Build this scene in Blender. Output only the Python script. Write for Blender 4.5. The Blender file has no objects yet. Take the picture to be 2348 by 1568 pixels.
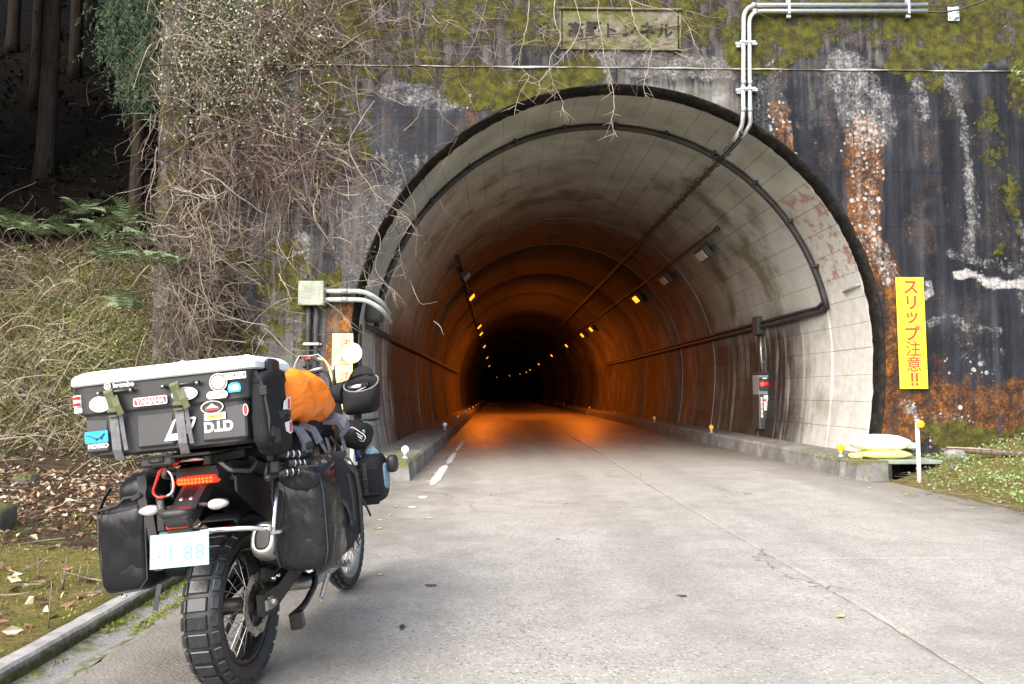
import bpy, math, random
import numpy as np
from mathutils import Vector, Matrix, noise
random.seed(7); rng = np.random.default_rng(11)
R = math.radians
scene = bpy.context.scene
col = scene.collection

# ------------------------------------------------------------------ camera, sky, sun, exposure
EYE = np.array([0.0, 0.0, 1.25])
PITCH, YAW, FOC = R(3.91), R(1.23), 1695.0
cam_d = bpy.data.cameras.new('camera')
cam_d.sensor_width = 36.0
cam_d.lens = FOC / 2347.0 * 36.0
cam_d.clip_start = 0.05
cam_d.clip_end = 2000.0
cam = bpy.data.objects.new('camera', cam_d)
col.objects.link(cam)
cam.location = EYE
cam.rotation_euler = (R(90) + PITCH, 0, -YAW)
scene.camera = cam

SUN_EL, SUN_AZ = R(44), R(213)      # azimuth clockwise from +Y (tunnel direction): behind the camera, to its left
world = bpy.data.worlds.new('World')
scene.world = world
world.use_nodes = True
wn = world.node_tree.nodes
bg = wn['Background']
sky = wn.new('ShaderNodeTexSky')
sky.sky_type = 'NISHITA'
sky.sun_disc = False
sky.sun_elevation = SUN_EL
sky.sun_rotation = SUN_AZ
sky.air_density = 1.0
sky.dust_density = 3.5
sky.ozone_density = 0.6
world.node_tree.links.new(sky.outputs[0], bg.inputs[0])
bg.inputs[1].default_value = 0.12
sun_d = bpy.data.lights.new('sun', 'SUN')
sun_d.energy = 1.5
sun_d.angle = R(85)
sun_d.color = (1.0, 0.975, 0.945)
sun = bpy.data.objects.new('sun', sun_d)
col.objects.link(sun)
sdir = Vector((math.sin(SUN_AZ) * math.cos(SUN_EL), math.cos(SUN_AZ) * math.cos(SUN_EL), math.sin(SUN_EL)))
sun.rotation_euler = (-sdir).to_track_quat('-Z', 'Y').to_euler()
sun.location = sdir * 60

vs = scene.view_settings
vs.view_transform = 'Standard'
vs.look = 'None'
vs.exposure = 1.85
vs.gamma = 1.0
vs.use_curve_mapping = False
scene.render.engine = 'CYCLES'
scene.cycles.max_bounces = 6
scene.cycles.diffuse_bounces = 3
scene.cycles.glossy_bounces = 3
scene.cycles.transmission_bounces = 4
scene.cycles.transparent_max_bounces = 6
scene.cycles.sample_clamp_indirect = 4.0
scene.cycles.use_denoising = True
scene.cycles.caustics_reflective = False
scene.cycles.caustics_refractive = False

# ------------------------------------------------------------------ survey helpers (photograph measurements -> metres)
def ray(px, py):
    x, y, z = (px - 1173.5) / FOC, 1.0, (784.0 - py) / FOC
    y, z = y * math.cos(PITCH) - z * math.sin(PITCH), y * math.sin(PITCH) + z * math.cos(PITCH)
    x, y = x * math.cos(YAW) + y * math.sin(YAW), -x * math.sin(YAW) + y * math.cos(YAW)
    return np.array([x, y, z])
def atY(px, py, Y):
    r = ray(px, py); return EYE + r * (Y / r[1])
def atZ(px, py, Z=0.0):
    r = ray(px, py); return EYE + r * ((Z - 1.25) / r[2])

# ------------------------------------------------------------------ mesh helpers
def nrm(v):
    v = np.asarray(v, float); l = np.linalg.norm(v)
    return v / l if l > 1e-12 else np.array([0., 0., 1.])
def frame(d):
    d = nrm(d)
    u = np.cross(d, (0, 0, 1.0))
    if np.linalg.norm(u) < 1e-4: u = np.array([1.0, 0, 0])
    u = nrm(u); v = np.cross(u, d)
    return u, v, d

class MB:
    def __init__(s): s.v = []; s.f = []; s.m = []; s.sm = []
    def add(s, verts, faces, mat=0, smooth=False):
        b = len(s.v)
        s.v.extend([tuple(map(float, p)) for p in verts])
        for f in faces:
            s.f.append(tuple(i + b for i in f)); s.m.append(mat); s.sm.append(smooth)
        return s
    def box(s, c, size, rot=None, bev=0.0, mat=0, taper=None):
        """chamfered box; taper=(tx,ty) scales the top"""
        hx, hy, hz = [a / 2 for a in size]
        b = min(bev, hx * .95, hy * .95, hz * .95)
        pts = []; F = []
        sg = [(sx, sy, sz) for sx in (-1, 1) for sy in (-1, 1) for sz in (-1, 1)]
        if b <= 0:
            pts = [(a * hx, c_ * hy, d * hz) for a, c_, d in sg]
            F = [(0, 1, 3, 2), (4, 6, 7, 5), (0, 4, 5, 1), (2, 3, 7, 6), (0, 2, 6, 4), (1, 5, 7, 3)]
        else:
            for a, c_, d in sg:
                pts += [(a * hx, c_ * (hy - b), d * (hz - b)), (a * (hx - b), c_ * hy, d * (hz - b)), (a * (hx - b), c_ * (hy - b), d * hz)]
            I = {g: k * 3 for k, g in enumerate(sg)}
            for a in (-1, 1):
                q = [I[(a, -1, -1)], I[(a, 1, -1)], I[(a, 1, 1)], I[(a, -1, 1)]]; F.append(tuple(q if a > 0 else q[::-1]))
                q = [I[(-1, a, -1)] + 1, I[(-1, a, 1)] + 1, I[(1, a, 1)] + 1, I[(1, a, -1)] + 1]; F.append(tuple(q if a > 0 else q[::-1]))
                q = [I[(-1, -1, a)] + 2, I[(1, -1, a)] + 2, I[(1, 1, a)] + 2, I[(-1, 1, a)] + 2]; F.append(tuple(q if a > 0 else q[::-1]))
            for a in (-1, 1):
                for c_ in (-1, 1):
                    q = [I[(a, c_, -1)], I[(a, c_, 1)], I[(a, c_, 1)] + 1, I[(a, c_, -1)] + 1]; F.append(tuple(q if a * c_ < 0 else q[::-1]))
                    q = [I[(a, -1, c_)], I[(a, -1, c_)] + 2, I[(a, 1, c_)] + 2, I[(a, 1, c_)]]; F.append(tuple(q if a * c_ < 0 else q[::-1]))
                    q = [I[(-1, a, c_)] + 1, I[(1, a, c_)] + 1, I[(1, a, c_)] + 2, I[(-1, a, c_)] + 2]; F.append(tuple(q if a * c_ < 0 else q[::-1]))
            for g in sg:
                q = [I[g], I[g] + 1, I[g] + 2]; F.append(tuple(q if g[0] * g[1] * g[2] > 0 else q[::-1]))
        P = np.array(pts)
        if taper is not None:
            k = (P[:, 2] / hz + 1) / 2
            P[:, 0] *= 1 + (taper[0] - 1) * k; P[:, 1] *= 1 + (taper[1] - 1) * k
        if rot is not None: P = P @ np.array(rot).T
        P = P + np.asarray(c, float)
        return s.add(P, F, mat)
    def tube(s, pts, rad, n=8, caps=True, mat=0, smooth=True, flat=None):
        pts = [np.asarray(p, float) for p in pts]; k = len(pts)
        if not hasattr(rad, '__len__'): rad = [rad] * k
        V = []; F = []
        u = None
        for i in range(k):
            d = nrm(pts[min(i + 1, k - 1)] - pts[max(i - 1, 0)])
            if u is None: u, w, _ = frame(d)
            else:
                u = nrm(u - d * np.dot(u, d)); w = np.cross(u, d)
            if flat is not None and i == 0: pass
            for j in range(n):
                a = 2 * math.pi * j / n
                V.append(pts[i] + rad[i] * (math.cos(a) * u + math.sin(a) * w))
        for i in range(k - 1):
            for j in range(n):
                a, b = i * n + j, i * n + (j + 1) % n
                F.append((a, a + n, b + n, b))
        s.add(V, F, mat, smooth)
        if caps:
            s.add(V[:n], [tuple(range(n))], mat); s.add(V[-n:], [tuple(range(n))[::-1]], mat)
        return s
    def cyl(s, p0, p1, r0, r1=None, n=12, caps=True, mat=0, smooth=True):
        return s.tube([p0, p1], [r0, r0 if r1 is None else r1], n, caps, mat, smooth)
    def lathe(s, prof, o=(0, 0, 0), ax=(0, 0, 1), n=24, mat=0, smooth=True, closed=False):
        """prof: list of (radius, height along axis)"""
        u, w, d = frame(ax); o = np.asarray(o, float)
        V = []; F = []; k = len(prof)
        for r, h in prof:
            for j in range(n):
                a = 2 * math.pi * j / n
                V.append(o + d * h + r * (math.cos(a) * u + math.sin(a) * w))
        rng_ = range(k if closed else k - 1)
        for i in rng_:
            i2 = (i + 1) % k
            for j in range(n):
                j2 = (j + 1) % n
                F.append((i * n + j, i2 * n + j, i2 * n + j2, i * n + j2))
        return s.add(V, F, mat, smooth)
    def prism(s, poly, o, ux, uy, depth, mat=0):
        """2-D polygon (counter-clockwise in ux,uy) extruded by depth along ux x uy"""
        o = np.asarray(o, float); ux = np.asarray(ux, float); uy = np.asarray(uy, float); d = nrm(np.cross(ux, uy)) * depth
        a = [o + ux * p[0] + uy * p[1] for p in poly]; n = len(a)
        V = a + [p + d for p in a]
        F = [tuple(range(n))[::-1], tuple(range(n, 2 * n))]
        for i in range(n):
            j = (i + 1) % n; F.append((i, j, n + j, n + i))
        return s.add(V, F, mat)
    def loft(s, rings, mat=0, smooth=True, caps=True):
        n = len(rings[0]); V = [p for r in rings for p in r]; F = []
        for i in range(len(rings) - 1):
            for j in range(n):
                a, b = i * n + j, i * n + (j + 1) % n
                F.append((a, b, b + n, a + n))
        s.add(V, F, mat, smooth)
        if caps:
            s.add(rings[0], [tuple(range(n))[::-1]], mat, False); s.add(rings[-1], [tuple(range(n))], mat, False)
        return s
    def strap(s, pts, width, wdir, th=.003, mat=0):
        """flat webbing along pts; wdir = direction of its width"""
        pts = [np.asarray(p, float) for p in pts]; rings = []
        for i, p in enumerate(pts):
            t = nrm(pts[min(i + 1, len(pts) - 1)] - pts[max(i - 1, 0)])
            wd = np.asarray(wdir[i] if hasattr(wdir[0], '__len__') else wdir, float)
            wd = nrm(wd - t * np.dot(wd, t)); nn = np.cross(t, wd)
            rings.append([p + wd * width / 2 + nn * th / 2, p - wd * width / 2 + nn * th / 2, p - wd * width / 2 - nn * th / 2, p + wd * width / 2 - nn * th / 2])
        return s.loft(rings, mat, False)
    def mesh(s, name):
        me = bpy.data.meshes.new(name)
        me.from_pydata(s.v, [], s.f)
        me.polygons.foreach_set('material_index', s.m)
        me.polygons.foreach_set('use_smooth', s.sm)
        me.update()
        return me
    def build(s, name, mat, parent=None, world=False, fix=True):
        me = s.mesh(name)
        if fix:
            import bmesh
            bm = bmesh.new(); bm.from_mesh(me)
            bmesh.ops.remove_doubles(bm, verts=bm.verts, dist=1e-6)
            bmesh.ops.recalc_face_normals(bm, faces=bm.faces)
            bm.to_mesh(me); bm.free()
        for m in (mat if isinstance(mat, (list, tuple)) else [mat]): me.materials.append(m)
        if world and parent is not None: me.transform(parent.matrix_basis.inverted())
        return link(name, me, parent)

def link(name, me, parent=None):
    o = bpy.data.objects.new(name, me); col.objects.link(o)
    if parent is not None: o.parent = parent
    return o
def np_mesh(name, V, F, mats, smooth=False, fmat=None, uvattr=None):
    """fast mesh from arrays; F is (n,3) or (n,4)"""
    V = np.asarray(V, np.float32); F = np.asarray(F, np.int32)
    me = bpy.data.meshes.new(name)
    me.vertices.add(len(V)); me.vertices.foreach_set('co', V.ravel())
    k = F.shape[1]
    me.loops.add(F.size); me.loops.foreach_set('vertex_index', F.ravel())
    me.polygons.add(len(F)); me.polygons.foreach_set('loop_start', np.arange(0, F.size, k, dtype=np.int32))
    try: me.polygons.foreach_set('loop_total', np.full(len(F), k, np.int32))
    except Exception: pass
    me.polygons.foreach_set('use_smooth', np.full(len(F), smooth))
    if fmat is not None: me.polygons.foreach_set('material_index', np.asarray(fmat, np.int32))
    for m in (mats if isinstance(mats, (list, tuple)) else [mats]): me.materials.append(m)
    me.update(calc_edges=True); me.validate()
    return me
def tubes_np(polys, radii, sides=3):
    """polys: list of (k,3) arrays, radii: list of (k,) arrays -> V,F"""
    Vs = []; Fs = []; b = 0
    ang = np.arange(sides) * 2 * np.pi / sides
    ca, sa = np.cos(ang), np.sin(ang)
    for P, r in zip(polys, radii):
        k = len(P)
        T = np.empty_like(P); T[1:-1] = P[2:] - P[:-2]; T[0] = P[1] - P[0]; T[-1] = P[-1] - P[-2]
        T /= np.linalg.norm(T, axis=1, keepdims=True) + 1e-9
        ref = np.array([.31, .77, .55]); U = np.cross(T, ref); U /= np.linalg.norm(U, axis=1, keepdims=True) + 1e-9
        W = np.cross(T, U)
        ring = P[:, None, :] + r[:, None, None] * (ca[None, :, None] * U[:, None, :] + sa[None, :, None] * W[:, None, :])
        Vs.append(ring.reshape(-1, 3))
        i = np.arange(k - 1)[:, None] * sides; j = np.arange(sides)[None, :]; j2 = (j + 1) % sides
        Fs.append((np.stack([i + j, i + j2, i + sides + j2, i + sides + j], -1).reshape(-1, 4)) + b)
        b += k * sides
    return np.concatenate(Vs), np.concatenate(Fs)

def tag(o, label=None, cat=None, group=None, kind=None):
    if label: o['label'] = label
    if cat: o['category'] = cat
    if group: o['group'] = group
    if kind: o['kind'] = kind
    return o
def thing(name, loc, label, cat, group=None, rz=0.0):
    o = bpy.data.objects.new(name, None); col.objects.link(o)
    o.empty_display_size = .1
    o.location = loc; o.rotation_euler = (0, 0, rz)
    return tag(o, label, cat, group)
def inst(src, name, parent, loc=(0, 0, 0), rot=(0, 0, 0), scale=None):
    o = src.copy(); o.name = name; col.objects.link(o); o.parent = parent
    o.location = loc; o.rotation_euler = rot
    if scale is not None: o.scale = scale
    return o
def copy_tree(o, parent=None):
    c = o.copy(); col.objects.link(c); c.parent = parent
    for ch in list(o.children): copy_tree(ch, c)
    return c
def rotm(ax, a):
    return np.array(Matrix.Rotation(a, 3, ax))
def fb(p, oct_=4, H=1.0, lac=2.0):
    return noise.fractal(Vector(p), H, lac, oct_)

def soft_box(half, n=10, p=4.0, disp=0.0, scale=5.0, seed=0, shape=None):
    """superellipsoid blob with creases; returns verts, faces"""
    idx = {}; V = []; F = []
    def vid(q):
        k = tuple(round(c, 5) for c in q)
        if k not in idx: idx[k] = len(V); V.append(k)
        return idx[k]
    for ax in range(3):
        for sg in (-1, 1):
            for i in range(n):
                for j in range(n):
                    c = []
                    for di, dj in ((0, 0), (1, 0), (1, 1), (0, 1)):
                        a = -1 + 2 * (i + di) / n; b = -1 + 2 * (j + dj) / n
                        q = [0, 0, 0]; q[ax] = sg; q[(ax + 1) % 3] = a; q[(ax + 2) % 3] = b
                        c.append(vid(q))
                    F.append(tuple(c if sg > 0 else c[::-1]))
    out = []
    for q in V:
        q = np.array(q); l = (np.abs(q) ** p).sum() ** (1 / p)
        e = q / l * np.array(half)
        nn = nrm(np.sign(q) * np.abs(q / l) ** (p - 1) / np.array(half))
        if disp:
            w = noise.noise(Vector(e * scale + seed * 7.3)) + .5 * noise.noise(Vector(e * scale * 2.3 + seed * 3.1 + 5))
            w2 = 1 - abs(noise.noise(Vector(e * scale * 1.3 + seed * 5.7 + 11))) * 2
            e = e + nn * disp * (w * .8 + w2 * .5)
        if shape is not None: e = shape(e)
        out.append(e)
    return np.array(out), F

# ------------------------------------------------------------------ node helpers
class NT:
    def __init__(s, name, rough=.7, metal=0.0, spec=None):
        s.mat = bpy.data.materials.new(name); s.mat.use_nodes = True
        s.t = s.mat.node_tree; s.n = s.t.nodes
        s.bsdf = s.n['Principled BSDF']
        s.bsdf.inputs['Roughness'].default_value = rough
        s.bsdf.inputs['Metallic'].default_value = metal
        if spec is not None: s.bsdf.inputs['Specular IOR Level'].default_value = spec
    def new(s, t, **kw):
        n = s.n.new(t)
        for k, v in kw.items(): setattr(n, k, v)
        return n
    def put(s, sock, v):
        if hasattr(v, 'is_output') or isinstance(v, bpy.types.NodeSocket): s.t.links.new(v, sock)
        elif isinstance(v, (tuple, list)) and len(v) == 3 and sock.type == 'RGBA': sock.default_value = (*v, 1)
        else: sock.default_value = v
    def pos(s): return s.new('ShaderNodeNewGeometry').outputs['Position']
    def obj(s): return s.new('ShaderNodeTexCoord').outputs['Object']
    def attr(s, name):
        return s.new('ShaderNodeAttribute', attribute_name=name)
    def map(s, v, scale=(1, 1, 1), loc=(0, 0, 0), rot=(0, 0, 0)):
        n = s.new('ShaderNodeMapping'); s.put(n.inputs[0], v)
        n.inputs['Scale'].default_value = scale; n.inputs['Location'].default_value = loc; n.inputs['Rotation'].default_value = rot
        return n.outputs[0]
    def noise(s, v, scale=5, detail=4, rough=.55, dist=0.0, color=False):
        n = s.new('ShaderNodeTexNoise'); s.put(n.inputs['Vector'], v)
        n.inputs['Scale'].default_value = scale; n.inputs['Detail'].default_value = detail
        n.inputs['Roughness'].default_value = rough; n.inputs['Distortion'].default_value = dist
        return n.outputs['Color' if color else 'Fac']
    def voro(s, v, scale=5, out='Distance', feature='F1', rnd=1.0):
        n = s.new('ShaderNodeTexVoronoi', feature=feature); s.put(n.inputs['Vector'], v)
        n.inputs['Scale'].default_value = scale; n.inputs['Randomness'].default_value = rnd
        return n.outputs[out]
    def math(s, op, a, b=0.0, c=None, clamp=False):
        n = s.new('ShaderNodeMath', operation=op, use_clamp=clamp)
        s.put(n.inputs[0], a); s.put(n.inputs[1], b)
        if c is not None: s.put(n.inputs[2], c)
        return n.outputs[0]
    def step(s, v, lo, hi):
        n = s.new('ShaderNodeMapRange', interpolation_type='SMOOTHSTEP'); s.put(n.inputs[0], v)
        n.inputs[1].default_value = lo; n.inputs[2].default_value = hi
        return n.outputs[0]
    def remap(s, v, a, b, c, d):
        n = s.new('ShaderNodeMapRange'); s.put(n.inputs[0], v)
        for i, q in enumerate((a, b, c, d)): n.inputs[1 + i].default_value = q
        return n.outputs[0]
    def mix(s, f, a, b, blend='MIX'):
        n = s.new('ShaderNodeMix', data_type='RGBA', blend_type=blend)
        s.put(n.inputs[0], f); s.put(n.inputs[6], a); s.put(n.inputs[7], b)
        return n.outputs[2]
    def ramp(s, f, stops, interp='LINEAR'):
        n = s.new('ShaderNodeValToRGB'); s.put(n.inputs[0], f)
        cr = n.color_ramp; cr.interpolation = interp
        while len(cr.elements) < len(stops): cr.elements.new(.5)
        for e, (p, c) in zip(cr.elements, stops): e.position = p; e.color = (*c, 1)
        return n.outputs[0]
    def sep(s, v):
        n = s.new('ShaderNodeSeparateXYZ'); s.put(n.inputs[0], v); return n.outputs
    def color(s, c): s.put(s.bsdf.inputs['Base Color'], c); return s
    def rough(s, r): s.put(s.bsdf.inputs['Roughness'], r); return s
    def bump(s, h, strength=.3, dist=.01, normal=None):
        n = s.new('ShaderNodeBump'); s.put(n.inputs['Height'], h)
        n.inputs['Strength'].default_value = strength; n.inputs['Distance'].default_value = dist
        if normal is not None: s.put(n.inputs['Normal'], normal)
        s.put(s.bsdf.inputs['Normal'], n.outputs[0]); return n.outputs[0]

def plain(name, c, rough=.5, metal=0.0, var=.18, scale=9.0, bump=0.0, bscale=40.0, dirt=0.0, spec=None, bdist=.004):
    """everyday material: colour that varies a little, some grime, fine relief"""
    t = NT(name, rough, metal, spec)
    o = t.obj()
    n = t.noise(o, scale, 4)
    c = np.array(c)
    cc = t.ramp(n, [(.25, tuple(c * (1 - var))), (.75, tuple(np.minimum(c * (1 + var), 1)))])
    if dirt > 0:
        d = t.step(t.noise(t.map(o, loc=(3, 1, 7)), scale * .6, 5, .7), .5, .72)
        cc = t.mix(t.math('MULTIPLY', d, dirt), cc, (.10, .085, .06))
        t.rough(t.remap(d, 0, 1, rough, min(1, rough + .25)))
    else:
        t.rough(t.remap(n, .2, .8, max(.03, rough - .07), min(1, rough + .07)))
    t.color(cc)
    if bump > 0: t.bump(t.noise(o, bscale, 5), bump, bdist)
    return t.mat
def glow(name, c, strength):
    t = NT(name, .4); t.color(c)
    t.put(t.bsdf.inputs['Emission Color'], c); t.bsdf.inputs['Emission Strength'].default_value = strength
    return t.mat

_font_cache = {}
def text_mesh(body, size, mat, name, bold=0.0, extrude=.0006, align='CENTER', italic=0.0):
    """flat lettering as a mesh lying in its local XY plane, centred"""
    cu = bpy.data.curves.new('lettering', 'FONT')
    cu.body = body; cu.size = size; cu.align_x = 'CENTER'; cu.align_y = 'CENTER'
    cu.offset = bold; cu.extrude = extrude; cu.resolution_u = 3; cu.shear = italic
    ob = bpy.data.objects.new('lettering', cu); col.objects.link(ob)
    dg = bpy.context.evaluated_depsgraph_get()
    me = bpy.data.meshes.new_from_object(ob.evaluated_get(dg))
    bpy.data.objects.remove(ob); bpy.data.curves.remove(cu)
    me.name = name
    n = len(me.vertices)
    if n:
        co = np.empty(n * 3, np.float32); me.vertices.foreach_get('co', co); co = co.reshape(-1, 3)
        cx = (co[:, 0].min() + co[:, 0].max()) / 2; cy = (co[:, 1].min() + co[:, 1].max()) / 2
        co[:, 0] -= cx; co[:, 1] -= cy
        me.vertices.foreach_set('co', co.ravel())
    me.materials.clear(); me.materials.append(mat); me.update()
    return me
# ================================================================== the setting
AX, CZ, RAD, WALL_Y = 1.97, 2.0, 4.2, 11.75
def hw(z, r=RAD):
    if z >= CZ:
        return math.sqrt(max(r * r - (z - CZ) ** 2, 0.0))
    return r - .056 * (CZ - z) ** 2
def axis(y):
    return AX - (max(y - 115.0, 0.0) ** 2) / 420.0
def sstep(a, b, x):
    t = np.clip((np.asarray(x, float) - a) / (b - a), 0, 1); return t * t * (3 - 2 * t)

# ---- concrete of the portal wall: old grey concrete with black algae, rust bleeding, lime and moss
def wall_material():
    t = NT('portal_concrete', .85, 0, .12)
    p = t.pos(); a = t.attr('stain'); sp = t.new('ShaderNodeSeparateColor'); t.put(sp.inputs[0], a.outputs['Color'])
    dk, ms, ru = sp.outputs[0], sp.outputs[1], sp.outputs[2]; wh = a.outputs['Alpha']
    n1 = t.noise(p, .9, 6, .62); n2 = t.noise(t.map(p, loc=(5, 2, 9)), 4.0, 6, .65)
    streak = t.noise(t.map(p, scale=(5.0, 5.0, .35)), 1.6, 5, .6)
    fine = t.noise(p, 26, 5, .7)
    base = t.ramp(n2, [(.3, (.080, .077, .072)), (.5, (.148, .143, .135)), (.72, (.30, .297, .290))])
    base = t.mix(t.math('MULTIPLY', t.step(streak, .46, .66), .85), base, (.055, .050, .046))
    base = t.mix(t.math('MULTIPLY', t.step(fine, .52, .7), .35), base, (.07, .065, .06))
    def mask(v, nz, lo, hi, amp=.9):
        return t.step(t.math('ADD', v, t.math('MULTIPLY', t.math('SUBTRACT', nz, .5), amp)), lo, hi)
    dkm = mask(dk, t.math('ADD', t.math('MULTIPLY', streak, .55), t.math('MULTIPLY', n2, .45)), .32, .66, 1.5)
    dcol = t.ramp(t.math('ADD', t.math('MULTIPLY', n1, .4), t.math('MULTIPLY', t.noise(t.map(p, scale=(4.0, 4.0, .22), loc=(9, 0, 3)), 1.3, 6, .65), .6)), [(.30, (.005, .0052, .0065)), (.46, (.011, .0118, .0155)), (.56, (.022, .0235, .030)), (.66, (.052, .053, .061)), (.80, (.105, .092, .084))])
    c = t.mix(dkm, base, dcol)
    blot = t.noise(t.map(p, scale=(1.2, 1.2, .7), loc=(6, 1, 2)), 2.2, 7, .72)
    c = t.mix(t.math('MULTIPLY', t.step(blot, .50, .68), .55), c, t.ramp(fine, [(.3, (.030, .022, .017)), (.6, (.085, .066, .054)), (.8, (.16, .135, .115))]))
    fl = t.step(t.math('ADD', t.math('MULTIPLY', blot, .4), t.math('MULTIPLY', fine, .6)), .615, .66)
    c = t.mix(t.math('MULTIPLY', fl, .6), c, (.26, .255, .25))
    rum = mask(ru, t.math('ADD', t.math('MULTIPLY', n2, .5), t.math('MULTIPLY', streak, .5)), .46, 1.20, 2.2)
    rcol = t.ramp(t.math('ADD', t.math('MULTIPLY', fine, .45), t.math('MULTIPLY', t.noise(t.map(p, loc=(2, 8, 1)), 5, 6, .7), .55)), [(.34, (.012, .009, .008)), (.44, (.050, .024, .012)), (.52, (.135, .052, .013)), (.60, (.30, .120, .013)), (.70, (.42, .195, .035)), (.80, (.33, .24, .15))])
    c = t.mix(rum, c, rcol)
    whm = mask(wh, t.math('ADD', t.math('MULTIPLY', n2, .35), t.math('ADD', t.math('MULTIPLY', fine, .35), t.math('MULTIPLY', streak, .3))), .42, 1.08, 2.3)
    vd = t.voro(p, 9.0, 'Distance'); vc = t.voro(p, 9.0, 'Color')
    vs_ = t.new('ShaderNodeSeparateColor'); t.put(vs_.inputs[0], vc)
    keep = t.math('MULTIPLY', t.math('LESS_THAN', vs_.outputs[0], t.math('MULTIPLY', wh, .6)), t.step(ru, .25, .6))
    spot = t.math('MULTIPLY', t.step(t.math('ADD', vd, t.math('MULTIPLY', t.math('SUBTRACT', fine, .5), .35)), .42, .30), keep)
    vd2 = t.voro(t.map(p, loc=(.3, .1, .7)), 17.0, 'Distance'); vq = t.new('ShaderNodeSeparateColor'); t.put(vq.inputs[0], t.voro(t.map(p, loc=(.3, .1, .7)), 17.0, 'Color'))
    spot2 = t.math('MULTIPLY', t.step(t.math('ADD', vd2, t.math('MULTIPLY', t.math('SUBTRACT', fine, .5), .4)), .42, .28), t.math('MULTIPLY', t.math('LESS_THAN', vq.outputs[0], t.math('MULTIPLY', wh, .34)), t.step(ru, .2, .6)))
    spot = t.math('MAXIMUM', spot, spot2)
    wcol = t.ramp(fine, [(.3, (.16, .157, .155)), (.52, (.32, .315, .31)), (.75, (.50, .49, .475))])
    c = t.mix(t.math('MAXIMUM', whm, spot), c, wcol)
    ms = t.math('ADD', ms, t.math('MULTIPLY', t.math('MULTIPLY', t.math('SUBTRACT', blot, .5), -1.4), t.step(ms, .1, .4)))
    msm = mask(ms, t.math('ADD', t.math('MULTIPLY', n2, .6), t.math('MULTIPLY', t.noise(p, 11, 6, .7), .4)), .42, .6, 1.6)
    mcol = t.ramp(t.noise(p, 7, 5, .7), [(.25, (.022, .022, .009)), (.42, (.050, .043, .013)), (.56, (.085, .088, .015)), (.68, (.115, .130, .020)), (.82, (.165, .195, .035))])
    c = t.mix(msm, c, mcol)
    t.color(c)
    t.rough(t.remap(dkm, 0, 1, .9, .55))
    h = t.math('ADD', t.math('MULTIPLY', fine, .5), t.math('ADD', t.math('MULTIPLY', n2, .6), t.math('MULTIPLY', msm, t.math('MULTIPLY', t.noise(p, 45, 5, .8), 1.6))))
    t.bump(h, .7, .03)
    return t.mat
M_wall = wall_material()

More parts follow.
